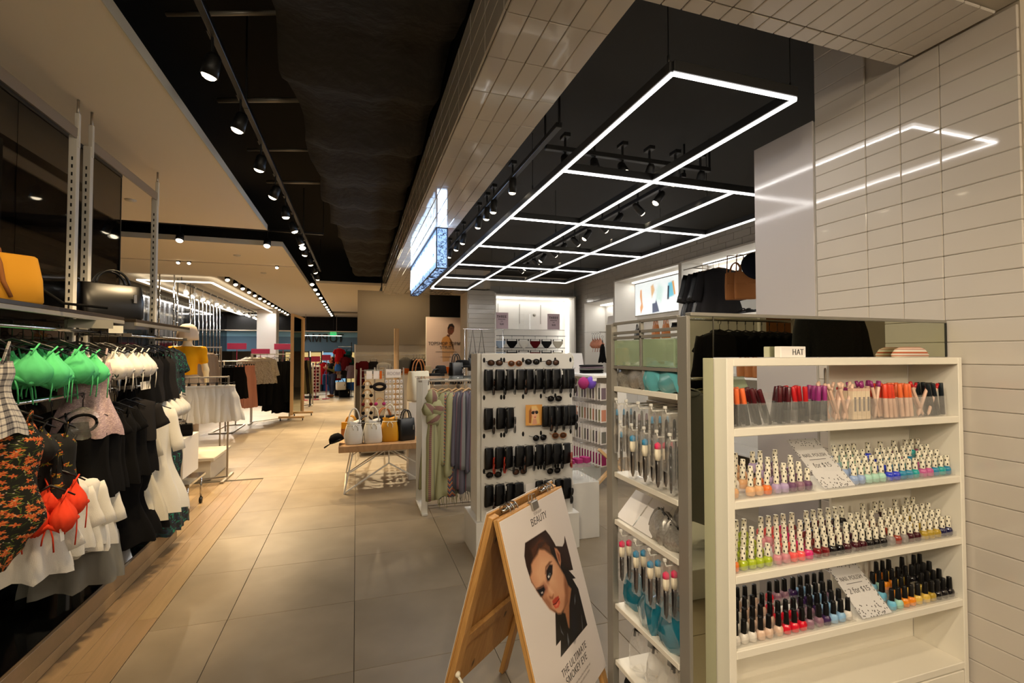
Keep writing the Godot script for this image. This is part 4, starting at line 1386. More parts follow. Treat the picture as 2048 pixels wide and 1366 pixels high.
	for ri in 3:
		for k in rows[ri][1].size():
			var f: float = rows[ri][1][k]
			solo("display_hook", "white metal prong, %s from the mirror corner, %s row of brush packs" % [ORD[k], ["upper", "second", "lowest"][ri]], "hook", prm, M.white_metal, P(1.19, rows[ri][0], f), 0.0, "white prongs of the brush bay")
			for q in (3 if ri < 2 else 2):
				brush_pack(P(1.09 + 0.035 * q, rows[ri][0] - 0.004, f), rows[ri][2], n, "make-up brush in a clear sleeve, %s on the %s prong of the %s row" % [["front", "second", "back"][q], ORD[k], ["upper", "second", "lowest"][ri]], ri, k)
				n += 1

func brush_pack(at: Vector3, h: float, n: int, label: String, row: int, col: int):
	var t := thing("makeup_brush_pack", label, "brush", at, 0.0, "make-up brushes in clear sleeves")
	var fat := row == 1 and col in [1, 2, 3] or row == 2
	var key := "brush %s %s" % [h, fat]
	if not mesh_cache.has(key):
		var s := sk()
		box(s, Vector3(0, -h * 0.5 + 0.01, 0), Vector3(0.014, h, 0.05 if fat else 0.035), 0.002)
		var a := sk(true)
		lathe(a, [[0.0095 if fat else 0.006, -h * 0.42], [0.010 if fat else 0.0065, -h * 0.55], [0.008 if fat else 0.005, -h * 0.85], [0.003, -h * 0.93]], 10)
		var b := sk(true)
		lathe(b, [[0.011 if fat else 0.006, -h * 0.2], [0.013 if fat else 0.0065, -h * 0.32], [0.009 if fat else 0.006, -h * 0.42]], 10)
		var c := sk(true)
		lathe(c, [[0.003, -h * 0.08], [0.012 if fat else 0.005, -h * 0.12], [0.0125 if fat else 0.006, -h * 0.2]], 10)
		mesh_cache[key] = [fin(s), fin(a), fin(b), fin(c)]
	var k = mesh_cache[key]
	part(t, "sleeve", k[0], M.plastic_bag)
	part(t, "brush_handle", k[1], M.brush_handle)
	part(t, "bristle", k[2], M.bristle_cream if fat else M.brush_handle)
	part(t, "bristle_tip", k[3], M[["bristle_blue", "bristle_pink", "bristle_pink", "bristle_blue"][(col + row) % 4]] if fat else M[["brush_handle", "bristle_blue", "mauve"][col % 3]])
# ------------------------------------------------------------------ white shelf of nail polish
const TOPS := [1.39, 1.14, 0.885, 0.63, 0.375]
func polish_shelf():
	var x0 := 1.217
	var x1 := 2.435
	var f0 := 1.364
	var f1 := 1.56
	var u := thing("display_shelf", "white five-tier shelf unit of nail polish in front of the mirrored unit", "shelf unit")
	part(u, "side_panel", slab(x0, x0 + 0.03, 0.0, 1.635, f0, f1, 0.002), M.laminate)
	part(u, "side_panel", slab(x1 - 0.024, x1, 0.0, 1.635, f0, f1, 0.002), M.laminate)
	part(u, "top_panel", slab(x0 + 0.03, x1 - 0.024, 1.607, 1.635, f0, f1, 0.002), M.laminate)
	for y in TOPS: part(u, "shelf", slab(x0 + 0.031, x1 - 0.025, y - 0.028, y, f0 + 0.001, f1, 0.002), M.laminate)
	part(u, "shelf_bracket", slab(x0 + 0.2, x1 - 0.2, 0.576, 0.59, f1 - 0.02, f1), M.steel)
	part(u, "back_panel", slab(x0 + 0.03, x1 - 0.024, 0.0, 0.60, f1, f1 + 0.01), M.laminate)
	part(u, "back_panel", slab(1.93, x1 - 0.024, 0.60, 1.607, f1, f1 + 0.01), M.laminate)
	part(u, "drawer_front", slab(x0 + 0.034, x1 - 0.028, 0.02, 0.34, f0 + 0.002, f0 + 0.02, 0.002), M.laminate)
	# bottles, one mesh of each
	var s := sk(true)
	lathe(s, [[0.0065, 0.036], [0.0075, 0.034], [0.013, 0.029], [0.0155, 0.022], [0.0155, 0.005], [0.013, 0.0]], 14, Vector3.ZERO, true, true, 3.0)
	var body := fin(s)
	s = sk(true)
	var cp := [[0.0001, 0.0775], [0.0080, 0.0775]]
	for k in 12: cp.append([lerpf(0.0086, 0.0097, k / 11.0), lerpf(0.076, 0.033, k / 11.0)])
	lathe(s, cp, 14)
	var cap := fin(s)
	s = sk(true)
	lathe(s, [[0.0001, 0.079], [0.0070, 0.079], [0.0078, 0.077], [0.0092, 0.034], [0.0092, 0.033]], 12, Vector3.ZERO, true, true, 3.5)
	var cap2 := fin(s)
	var cols := {"peach": "dcab7c", "orange": "e07434", "clear": "d8d0c4", "lilac": "ab96b8", "plum": "6e4a66", "periwinkle": "8fa4c8", "mint": "a4ccb8", "royal blue": "2438c0", "teal": "1c7ca0", "turquoise": "1e9a9c", "pink": "b8568c", "lime": "a4b428", "blush": "c8848c", "coral": "e85a58", "hot pink": "d02a70", "dark red": "6c1218", "burgundy": "3c0c18", "black": "0e0a0e", "grey": "8c8480", "rust": "8c3020", "gold": "a88c30", "navy": "1c1c44", "nude": "d4b49c", "red": "d0142c", "mauve": "8c6878", "purple": "3c2450", "sky blue": "8cb4d4", "aqua": "6cb4d0", "amber": "e0841c", "yellow": "d4b04c"}
	for c in cols:
		var m := mk("polish " + c, hx(cols[c]), 0.12)
		m.clearcoat_enabled = true
		m.clearcoat = 1.0
		m.clearcoat_roughness = 0.03
	var tray_m := tray_mesh()
	var rows := [
		[1, [["peach", "clear", "peach", "peach", "orange"], ["lilac", "lilac", "plum", "mauve", "plum"], [], ["periwinkle", "periwinkle", "mint", "mint", "mint"], ["royal blue", "royal blue", "teal", "teal", "turquoise"], ["pink", "pink", "teal", "turquoise", "teal"]], "upper"],
		[2, [["orange", "lime", "lime", "lime", "lime"], ["blush", "blush", "coral", "coral", "hot pink"], ["dark red", "dark red", "black", "black", "burgundy"], ["burgundy", "burgundy", "black", "black", "black"], ["grey", "rust", "grey", "burgundy", "burgundy"], ["gold", "gold", "gold", "navy", "navy"]], "middle"],
		[3, [["clear", "clear", "clear", "nude", "nude"], ["nude", "red", "red", "red", "mauve"], ["mauve", "purple", "sky blue", "sky blue", "clear"], [], ["aqua", "mint", "amber", "amber", "yellow"], ["yellow", "gold", "black", "black", "black"]], "lower"]]
	R.seed = 77
	for rw in rows:
		var y: float = TOPS[rw[0]]
		for tr in 6:
			if rw[1][tr].is_empty(): continue
			var xc := x0 + 0.031 + 0.0975 + tr * 0.1925
			var tray := solo("acrylic_tray", "clear acrylic stepped tray, %s along the %s polish shelf" % [ORD[tr], rw[2]], "tray", tray_m, M.acrylic, P(xc, y, f0 + 0.012), 0.0, "clear stepped polish trays")
			for r in 4:
				for k in 5:
					if r > 0 and R.randf() < [0.0, 0.08, 0.12, 0.25][r]: continue
					if rw[0] == 1 and tr == 0 and r == 0 and k == 1: continue
					var c: String = rw[1][tr][(k + (r / 2) * (1 if R.randf() < 0.4 else 0)) % 5]
					var b := thing("nail_polish", "%s nail polish, %s cap, %s along %s row, %s tray, %s polish shelf" % [c, "plain black" if rw[0] == 3 else "dotted white", ORD[k], ["front", "second", "third", "back"][r], ORD[tr], rw[2]], "nail polish", P(xc - 0.074 + k * 0.037, y + 0.0042 + 0.017 * r, f0 + 0.034 + 0.037 * r), R.randf() * TAU, "nail polishes in the stepped trays")
					part(b, "bottle", body, M["polish " + c])
					part(b, "cap", cap2 if rw[0] == 3 else cap, M.black_plastic if rw[0] == 3 else M.dotted_cap)
	# dotted price cards
	price_card("slanted dotted nail polish price card on the upper polish shelf, for $15", P(1.745, TOPS[1] + 0.001, f0 + 0.01), "for $15")
	price_card("slanted dotted nail polish price card between black-capped bottles, 2 for $15", P(1.93, TOPS[3] + 0.001, f0 + 0.01), "2 for $15")
	lip_colours(x0, f0)

func tray_mesh() -> ArrayMesh:
	var s := sk()
	for r in 4:
		box(s, Vector3(0, 0.002 + 0.017 * r, -0.021 - 0.037 * r), Vector3(0.188, 0.003, 0.037))
		box(s, Vector3(0, 0.012 + 0.017 * r, -0.0035 - 0.037 * r), Vector3(0.188, 0.020, 0.002))
	for q in [-0.094, 0.094]: box(s, Vector3(q, 0.011, -0.022), Vector3(0.002, 0.022, 0.036))
	return fin(s)

func price_card(label: String, at: Vector3, text: String):
	var t := thing("price_card", label, "sign", at)
	var bs := Basis(Vector3.RIGHT, -0.82)
	var s := sk()
	quad(s, Vector3(-0.078, 0, 0), Vector3(0.078, 0, 0), Vector3(0.078, 0.225, 0), Vector3(-0.078, 0.225, 0))
	quad(s, Vector3(0.078, 0, -0.002), Vector3(-0.078, 0, -0.002), Vector3(-0.078, 0.225, -0.002), Vector3(0.078, 0.225, -0.002))
	part(t, "card", fin(s), M.dotted_card, Vector3(0, 0.006, 0), bs)
	var b := sk()
	for q in [-0.08, 0.08]:
		tri(b, Vector3(q, 0, 0.004), Vector3(q, 0, -0.15), Vector3(q, 0.155, -0.15))
		tri(b, Vector3(q, 0, 0.004), Vector3(q, 0.155, -0.15), Vector3(q, 0, -0.15))
	quad(b, Vector3(-0.08, 0.003, 0.006), Vector3(0.08, 0.003, 0.006), Vector3(0.08, 0.159, -0.149), Vector3(-0.08, 0.159, -0.149))
	part(t, "acrylic_stand", fin(b), M.acrylic)
	for q in [["NAIL POLISH", 0.021, 0.145], [text, 0.028, 0.098]]: part(t, "lettering", words(q[0], q[1], 0.0006), M.ink, Vector3(0, 0.006, 0) + bs * Vector3(0, q[2], 0.0006), bs)
	part(t, "rule", boxm(Vector3(0.085, 0.002, 0.0006)), M.ink, Vector3(0, 0.006, 0) + bs * Vector3(0, 0.125, 0.0006), bs)

func lip_colours(x0: float, f0: float):
	var y: float = TOPS[0]
	var s := sk()
	for q in 9: box(s, Vector3(-0.54 + q * 0.135, 0.042, -0.07), Vector3(0.002, 0.084, 0.13))
	for z in [-0.005, -0.07, -0.135]: box(s, Vector3(0, 0.042 + (0.012 if z < -0.1 else 0.0), z), Vector3(1.08, 0.084 + (0.024 if z < -0.1 else 0.0), 0.002))
	box(s, Vector3(0, 0.0015, -0.07), Vector3(1.08, 0.003, 0.13))
	solo("acrylic_organizer", "long clear acrylic organizer of lip colours on the top shelf", "organizer", fin(s), M.acrylic, P(1.82, y + 0.0005, f0 + 0.012))
	# a tube with a coloured cap; and a boxed pencil
	var g := sk(true)
	lathe(g, [[0.0078, 0.078], [0.0085, 0.075], [0.0085, 0.002], [0.008, 0.0]], 10)
	var tube_m := fin(g)
	g = sk(true)
	lathe(g, [[0.0001, 0.133], [0.0080, 0.133], [0.0089, 0.130], [0.0089, 0.077], [0.0084, 0.076]], 10)
	var cap_m := fin(g)
	g = sk(true)
	lathe(g, [[0.0058, 0.128], [0.006, 0.126], [0.006, 0.01], [0.001, 0.0]], 8)
	var pencil_m := fin(g)
	g = sk(true)
	lathe(g, [[0.001, 0.152], [0.0061, 0.151], [0.0061, 0.127]], 8)
	var pcap_m := fin(g)
	mk("lip_orange", hx("e06a38"), 0.3); mk("lip_red", hx("b81c20"), 0.3); mk("lip_wine", hx("4a1218"), 0.3); mk("lip_purple", hx("8c2c6c"), 0.3); mk("lip_nude", hx("d8b49c"), 0.4); mk("lip_coral", hx("d8442c"), 0.3); mk("lip_smoke", hx("1a2024"), 0.2)
	mk("lip_box", hx("ddc9ac"), 0.5)
	var groups := [
		["lip gloss with an orange cap", "lip_smoke", "lip_orange", 0, 6, 0.16, 0.0], ["slim lip gloss with a dark red cap", "lip_smoke", "lip_wine", 1, 5, 0.26, 0.0], ["lip gloss with a wine red cap", "lip_smoke", "lip_wine", 2, 6, -0.1, 0.0], ["lip gloss with a bright red cap", "lip_smoke", "lip_red", 3, 6, 0.05, 0.0], ["lip gloss with a purple cap", "lip_smoke", "lip_purple", 4, 6, -0.05, 0.0],
		["nude lip pencil with pink end", "lip_nude", "lip_nude", 5, 11, 0.35, 1.0], ["boxed nude lip pencil", "lip_box", "lip_nude", 6, 10, 0.0, 2.0], ["nude lip pencil leaning across its slot", "lip_nude", "lip_purple", 7, 9, -0.3, 1.0],
		["coral lip gloss", "lip_nude", "lip_coral", 8, 9, 0.06, 0.0], ["orange-red lip gloss", "lip_nude", "lip_orange", 9, 9, -0.04, 0.0], ["nude lip pencil with red end", "lip_nude", "lip_red", 10, 8, 0.5, 1.0], ["black eye pencil", "lip_smoke", "lip_smoke", 11, 8, 0.1, 0.0]]
	R.seed = 31
	for q in groups:
		for k in q[4]:
			var x: float = 1.295 + q[3] * 0.0915 + 0.078 * (float(k) / q[4])
			var ln: float = q[5] + R.randf_range(-0.12, 0.12) if q[6] < 2 else 0.0
			var o := thing("lip_pencil" if q[6] == 1 else ("pencil_box" if q[6] == 2 else "lip_gloss"), "%s, %s of its slot in the acrylic organizer" % [q[0], ORD[k]], "make-up", P(x, y + 0.0045, f0 + 0.03 + 0.03 * (k % 3)), 0.0, q[0] + "s in the organizer")
			var b := Basis(Vector3.BACK, ln if q[6] != 1 else (ln if k % 2 else -ln)) * Basis(Vector3.RIGHT, R.randf_range(-0.08, 0.02))
			if q[6] == 2:
				if not mesh_cache.has("lipbox"): mesh_cache.lipbox = [boxm(Vector3(0.021, 0.118, 0.021), 0.001), boxm(Vector3(0.010, 0.055, 0.0006)), boxm(Vector3(0.0214, 0.010, 0.0214))]
				part(o, "carton", mesh_cache.lipbox[0], M[q[1]], Vector3(0, 0.0595, 0))
				part(o, "print", mesh_cache.lipbox[1], M.ink_grey, Vector3(0, 0.06, 0.0109))
				part(o, "band", mesh_cache.lipbox[2], M[["lip_nude", "lip_purple", "lip_red"][k % 3]], Vector3(0, 0.116, 0))
			else:
				part(o, "barrel", pencil_m if q[6] == 1 else tube_m, M[q[1]], Vector3(0, 0.001, 0), b)
				part(o, "cap", pcap_m if q[6] == 1 else cap_m, M[q[2]], Vector3(0, 0.001, 0), b)
	var st := sk()
	box(st, Vector3(0, 0.05, 0), Vector3(0.13, 0.10, 0.003), 0.0, Basis(Vector3.RIGHT, -0.5))
	box(st, Vector3(0, 0.002, 0.02), Vector3(0.12, 0.004, 0.06))
	solo("card_holder", "grey slanted card holder at the left end of the top shelf", "sign", fin(st), M.green_glass, P(1.35, y + 0.08, f0 + 0.11))
	var tp := sk(true)
	lathe(tp, [[0.0035, 0.20], [0.005, 0.19], [0.0045, 0.15], [0.0045, 0.0]], 8)
	solo("tester_pencil", "tall tester pencil standing up above the boxed lip pencils", "make-up", fin(tp), M.steel, P(1.79, y + 0.004, f0 + 0.1))
# ------------------------------------------------------------------ sunglasses stand
func glasses_meshes() -> Array:
	if mesh_cache.has("glasses"): return mesh_cache.glasses
	var fr := sk(true)
	var le := sk(true)
	for q in [-1, 1]:
		var c := Vector3(q * 0.034, 0, 0)
		tube(fr, arc(c, Vector3(0.029, 0, 0), Vector3(0, 0.023, 0), 0, TAU, 16), 0.0028, 5, true)
		var rings := []
		for z in [0.001, -0.001]:
			var r := PackedVector3Array()
			for j in 16: r.append(c + Vector3(0.028 * cos(TAU * j / 16), 0.022 * sin(TAU * j / 16), z))
			r.reverse()
			rings.append(r)
		loft(le, rings)
	tube(fr, [Vector3(-0.007, 0.008, 0), Vector3(0, 0.011, 0.002), Vector3(0.007, 0.008, 0)], 0.0025, 5)
	var tm := sk(true)
	for q in [-1, 1]: tube(tm, [Vector3(q * 0.063, 0.012, 0), Vector3(q * 0.068, 0.012, -0.012), Vector3(q * 0.066, 0.010, -0.09), Vector3(q * 0.064, -0.01, -0.125)], 0.0025, 5)
	var folded := sk(true)
	for q in [-1, 1]: tube(folded, [Vector3(q * 0.063, 0.012, 0), Vector3(q * 0.064, 0.012, -0.008), Vector3(-q * 0.055, 0.004, -0.012)], 0.0025, 5)
	mesh_cache.glasses = [fin(fr), fin(le), fin(tm), fin(folded)]
	return mesh_cache.glasses

func sunglasses_stand():
	var f0 := 3.82
	var x0 := 0.968
	var x1 := 1.775
	var t := thing("sunglasses_stand", "tall white display stand with rows of sunglasses and oval holes", "display stand")
	part(t, "front_panel", slab(x0, x1, 0.3, 1.655, f0, f0 + 0.02, 0.002), M.paint_white)
	part(t, "side_panel", slab(x0 - 0.004, x0 + 0.016, 0.3, 1.655, f0 + 0.021, f0 + 0.36, 0.002), M.paint_white)
	part(t, "side_panel", slab(x1 - 0.016, x1 + 0.004, 0.3, 1.655, f0 + 0.021, f0 + 0.36, 0.002), M.paint_white)
	part(t, "corner_trim", slab(x0 - 0.034, x0 - 0.005, 0.05, 1.655, f0 + 0.01, f0 + 0.05, 0.002), M.white_metal)
	part(t, "base", slab(x0 - 0.05, x1 + 0.05, 0.0, 0.3, f0 - 0.03, f0 + 0.42, 0.004), M.paint_white)
	var hs := sk(true)
	lathe(hs, [[0.0001, 0.002], [0.0165, 0.002], [0.0165, 0.0]], 14)
	var hm := fin(hs)
	var ys := [1.60, 1.295, 0.985, 0.70]
	var hx_ := [0.022, 0.167, 0.192, 0.332, 0.357, 0.492, 0.516, 0.648, 0.672, 0.79]
	var bs := Basis(Vector3.RIGHT, PI / 2).scaled(Vector3(0.55, 1.0, 1.0))
	for y in ys:
		for k in hx_.size():
			if k in [3, 5, 8] and y > 0.8: continue
			part(t, "hole", hm, M.black_void, P(x0 + hx_[k], y, f0), Basis(Vector3(0.6, 0, 0), Vector3(0, 0, 1), Vector3(0, -1.25, 0)))
	part(t, "lettering", words("eyewear", 0.03, 0.001), M.ink_grey, P(x0 + 0.1, 0.2, f0 - 0.031))
	var g := glasses_meshes()
	# open pairs resting in the holes
	var n := 0
	for q in [[0.10, 1.578, "lens_brown", "black_plastic"], [0.27, 1.572, "lens_brown", "leather_tan"], [0.42, 1.585, "lens_dark", "black_plastic"], [0.60, 1.578, "lens_brown", "black_plastic"], [0.62, 1.275, "lens_dark", "black_plastic"], [0.485, 0.955, "lens_dark", "black_plastic"], [0.66, 0.965, "lens_brown", "leather_tan"], [0.61, 0.675, "lens_dark", "black_plastic"], [0.09, 0.68, "lens_dark", "black_plastic"], [0.31, 0.69, "lens_brown", "black_plastic"]]:
		var row: String = {1: "top row of holes", 2: "second row of holes", 0: "lower rows of holes"}[1 if q[1] > 1.5 else (2 if q[1] > 1.2 else 0)]
		var o := thing("sunglasses", "open pair of %s sunglasses, %s shown, resting in the %s" % ["brown-lensed" if q[2] == "lens_brown" else "dark", ORD[n], row], "sunglasses", P(x0 + q[0], q[1], f0 - 0.055), 0.12 if n % 2 else -0.08, "open sunglasses on the white stand")
		part(o, "frame", g[0], M[q[3]]); part(o, "lens", g[1], M[q[2]]); part(o, "temple", g[2], M[q[3]])
		n += 1
	# pairs folded into black pouches on hooks
	var ps := sk(true)
	var rr := []
	for q in [[0.0, 0.04, 0.012], [-0.01, 0.042, 0.016], [-0.1, 0.044, 0.02], [-0.16, 0.044, 0.018], [-0.168, 0.042, 0.012]]: rr.append(ell(q[0], q[1], q[2], 16, 0, 0, 4.0))
	loft(ps, rr)
	var pm := fin(ps)
	var hk := tubem([Vector3(0, 0, -0.07), Vector3(0, 0, 0.03), Vector3(0, 0.012, 0.034)], 0.0025, 5)
	var rws := [[1.525, [0.055, 0.15, 0.235, 0.33, 0.405, 0.49, 0.565, 0.64, 0.73, 0.77], "top"], [1.215, [0.055, 0.16, 0.235, 0.555, 0.60, 0.665, 0.73, 0.78], "second"], [0.90, [0.06, 0.15, 0.225, 0.32, 0.40, 0.49, 0.57, 0.65, 0.735], "third"], [0.605, [0.06, 0.15, 0.235, 0.31, 0.49, 0.57, 0.66, 0.735], "lowest"]]
	for r in rws:
		for k in r[1].size():
			var red: bool = r[2] == "third" and k in [0, 1, 8]
			var o := thing("sunglasses_pouch", "%s, %s from the aisle side, %s row of hanging pouches" % ["red-framed sunglasses on a black pouch" if red else "black hanging pouch with sunglasses", ORD[k], r[2]], "sunglasses", P(x0 + r[1][k], r[0], f0 - 0.075), [0.5, 0.35, 0.6, 0.2][k % 4], "hanging pouches on the white stand")
			part(o, "pouch", pm, M.leather_black, Vector3(-0.01, 0, -0.012))
			part(o, "hook", hk, M.chrome)
			var gb := Basis(Vector3.UP, 0.5) * Basis(Vector3.BACK, PI / 2 - 0.1)
			part(o, "frame", g[0], M.frame_red if red else M.black_plastic, Vector3(0.02, -0.14, 0.022), gb)
			part(o, "lens", g[1], M.lens_brown if k % 3 == 0 else M.lens_dark, Vector3(0.02, -0.14, 0.022), gb)
			part(o, "temple", g[3], M.frame_red if red else M.black_plastic, Vector3(0.02, -0.14, 0.022), gb)
			if k % 3 == 1: price_tag(o, Vector3(0.025, -0.03, 0.028), 0.2, 0.014, 0.035)
	var c := sk()
	quad(c, Vector3(-0.073, -0.085, 0.001), Vector3(0.073, -0.085, 0.001), Vector3(0.073, 0.085, 0.001), Vector3(-0.073, 0.085, 0.001))
	quad(c, Vector3(0.073, -0.085, -0.001), Vector3(-0.073, -0.085, -0.001), Vector3(-0.073, 0.085, -0.001), Vector3(0.073, 0.085, -0.001))
	solo("picture_card", "orange picture card of a blonde woman in round sunglasses on the white stand", "card", fin(c), M.sunglasses_print, P(x0 + 0.435, 1.145, f0 - 0.05))
	solo("price_card", "blank grey price card hanging low on the sunglasses stand", "card", boxm(Vector3(0.12, 0.12, 0.003)), M.paper_white, P(x0 + 0.43, 0.52, f0 - 0.03))
	# counter unit behind the sign board, at the stand's right
	var cu := thing("glass_counter", "low white counter with clear glass top beside the sunglasses stand", "counter")
	part(cu, "body", slab(1.84, 2.1, 0.0, 0.50, 3.95, 4.4, 0.004), M.paint_white)
	part(cu, "glass_top", slab(1.83, 2.11, 0.505, 0.64, 3.94, 4.41), M.glass_clear)
	for k in 3: solo("pink_box", "small pink box on the low glass counter, %s from the aisle" % ORD[k], "box", boxm(Vector3(0.06, 0.03 + 0.01 * k, 0.09), 0.003), M.magenta, P(1.88 + 0.075 * k, 0.66 + 0.005 * k, 4.1), 0.2 * k)
# ------------------------------------------------------------------ pine A-board with the beauty poster
func sign_board():
	var o := P(0.535, 1.0, 1.83)
	var w := Vector3(0.75173, 0, -0.65947)
	var d := Vector3(0.18108, -0.96156, 0.20641).normalized()
	var n := d.cross(w).normalized()
	if n.dot(Vector3(0.63, 0, 0.72)) < 0: n = -n
	var bs := Basis(w, -d, n)
	var W := 0.585
	var H := 0.832
	var nb := Vector3(-n.x, n.y, -n.z)           # the rear leaf leans the other way
	var back_d := Vector3(-d.x, d.y, -d.z).normalized()
	var bb := Basis(w, -back_d, nb)
	var t := thing("sign_board", "pine A-board with a white beauty poster of a woman's face", "sign board")
	# front leaf: local x along the top, y up the board
	var q := func(x: float, y: float, z: float) -> Vector3: return o + w * x + d * y + n * z
	var add := func(called: String, x: float, y: float, z: float, sx: float, sy: float, sz: float, m: Material): part(t, called, boxm(Vector3(sx, sy, sz), 0.002), m, q.call(x, y, z), bs)
	add.call("front_panel", W / 2, H / 2, -0.009, W, H, 0.006, M.pine)
	for x in [0.03, W - 0.03]: add.call("front_leg", x, 0.52, -0.024, 0.045, 1.04, 0.022, M.pine)
	add.call("top_rail", W / 2, 0.02, -0.024, W - 0.1, 0.045, 0.022, M.pine)
	add.call("cross_rail", W / 2, 0.6, -0.024, W - 0.1, 0.05, 0.02, M.pine)
	# rear leaf
	var o2 := o + Vector3(nb.x, 0, nb.z) * 0.062
	var q2 := func(x: float, y: float, z: float) -> Vector3: return o2 + w * x + back_d * y + nb * z
	var add2 := func(called: String, x: float, y: float, z: float, sx: float, sy: float, sz: float, m: Material): part(t, called, boxm(Vector3(sx, sy, sz), 0.002), m, q2.call(x, y, z), bb)
	add2.call("rear_panel", W / 2, H / 2 - 0.015, 0.0, W, H, 0.006, M.pine)
	for x in [0.03, W - 0.03]: add2.call("rear_leg", x, 0.51, -0.015, 0.05, 1.03, 0.024, M.pine)
	add2.call("cross_rail", W / 2, 0.56, -0.015, W - 0.1, 0.05, 0.022, M.pine)
	add2.call("rear_poster", W / 2, H / 2 - 0.02, 0.0045, W, H, 0.002, M.paper_white)
	# hinges at the top
	for x in [0.12, W - 0.13]:
		var s := sk(true)
		var c: Vector3 = o + w * x + Vector3(nb.x, 0, nb.z) * 0.03
		tube(s, [c + w * -0.05 + Vector3(0, 0.012, 0), c + w * 0.05 + Vector3(0, 0.012, 0)], 0.008, 8)
		for k in 3: tube(s, arc(c + w * (-0.03 + 0.03 * k) + Vector3(0, 0.008, 0), Vector3(nb.x, 0, nb.z) * 0.028, Vector3(0, 0.024, 0), 0, PI, 8), 0.0035, 5)
		part(t, "hinge", fin(s), M.chrome)
	# rope stay
	var a: Vector3 = q2.call(0.05, 0.70, -0.03)
	var b: Vector3 = q.call(0.03, 0.78, -0.04)
	var pts := []
	for i in 25:
		var u := i / 24.0
		pts.append(a.lerp(b, u) + Vector3(0, -0.10 * 4 * u * (1 - u), 0) + w * -0.02)
	var s := sk(true)
	for k in 3:
		var st := []
		for i in 97:
			var u := i / 96.0
			var p: Vector3 = pts[int(u * 23.99)].lerp(pts[mini(24, int(u * 23.99) + 1)], fposmod(u * 23.99, 1.0)) if u < 1 else pts[24]
			var th := u * 80.0 + TAU * k / 3
			st.append(p + Vector3(0, cos(th), 0) * 0.0035 + w * sin(th) * 0.0035)
		tube(s, st, 0.0035, 5)
	var knot := sk(true)
	lathe(knot, [[0.002, 0.012], [0.011, 0.008], [0.013, 0.0], [0.010, -0.009], [0.002, -0.013]], 10)
	part(t, "rope", fin(s), M.ivory)
	part(t, "knot", fin(knot), M.ivory, a + w * -0.02)
	# poster sheet, clip and lettering
	var ps := sk()
	box(ps, Vector3.ZERO, Vector3(W - 0.012, H - 0.012, 0.002))
	var po := thing("poster", "white beauty poster, a woman's face with dark smoky eye make-up and red lips", "poster")
	part(po, "sheet", fin(ps), M.paper_white, q.call(W / 2, H / 2 + 0.002, -0.0045), bs)
	var pf := sk()
	quad(pf, Vector3(-W / 2 + 0.007, -H / 2 + 0.007, 0), Vector3(W / 2 - 0.007, -H / 2 + 0.007, 0), Vector3(W / 2 - 0.007, H / 2 - 0.007, 0), Vector3(-W / 2 + 0.007, H / 2 - 0.007, 0))
	part(po, "print", fin(pf), M.beauty_print, q.call(W / 2, H / 2 + 0.002, -0.0031), bs)
	for k in [["TOPSHOP", 0.017, 0.515, 0.062, "ink_grey"], ["BEAUTY", 0.042, 0.51, 0.094, "ink"], ["THE ULTIMATE", 0.038, 0.54, 0.80, "ink"], ["SMOKEY EYE", 0.038, 0.54, 0.846, "ink"], ["create the perfect look with our", 0.012, 0.6, 0.895, "ink_grey"], ["make-up artists in store", 0.012, 0.6, 0.915, "ink_grey"]]:
		part(po, "lettering", words(k[0], k[1], 0.0006), M[k[4]], q.call(W * k[2], H * k[3], -0.0027), bs)
	var cl := sk()
	box(cl, Vector3(0, -0.008, 0.004), Vector3(0.055, 0.035, 0.008), 0.002)
	box(cl, Vector3(0, 0.006, -0.004), Vector3(0.06, 0.012, 0.022), 0.003)
	cl.set_smooth_group(1)
	for z in [0.004, -0.012]: tube(cl, [Vector3(-0.022, 0.008, z), Vector3(-0.012, 0.04, z + 0.004), Vector3(0.012, 0.04, z + 0.004), Vector3(0.022, 0.008, z)], 0.0018, 5)
	solo("bulldog_clip", "silver bulldog clip gripping the top edge of the beauty poster", "clip", fin(cl), M.steel, q.call(W * 0.48, 0.008, 0.0)).basis = bs
# ------------------------------------------------------------------ scarf rack, bag table and what stands behind them
func scarf_meshes(sd: int, h: float) -> Array:
	var key := "scarf %d %.2f" % [sd % 3, h]
	if not mesh_cache.has(key):
		var s := sk(true)
		drape(s, h, [[0, 0.05, 0.05], [0.06, 0.10, 0.06], [0.4, 0.125, 0.06], [1, 0.16, 0.07]], 5.0, 0.3, sd, Vector3(0, -0.10, 0.0), 24, 16, 1.0, 1.0, 0.02)
		drape(s, h * 0.78, [[0, 0.04, 0.03], [0.1, 0.09, 0.045], [1, 0.125, 0.05]], 4.0, 0.3, sd + 1, Vector3(0.015 * (sd % 3 - 1), -0.11, 0.05), 20, 14, 1.0, 1.0, 0.03)
		var f := sk(true)
		for k in 22:
			var th := TAU * k / 22
			var a := Vector3(cos(th) * 0.12, -0.11 - h, sin(th) * 0.05)
			tube(f, [a, a + Vector3(0.006 * sin(k * 3.0), -0.05, 0.0), a + Vector3(0.01 * sin(k * 5.0), -0.10 - 0.02 * sin(k * 2.0), 0.004)], [0.0035, 0.003, 0.002], 4)
		mesh_cache[key] = [hanger_mesh(0.11, 0.03, 0.009), fin(s), fin(f)]
	return mesh_cache[key]

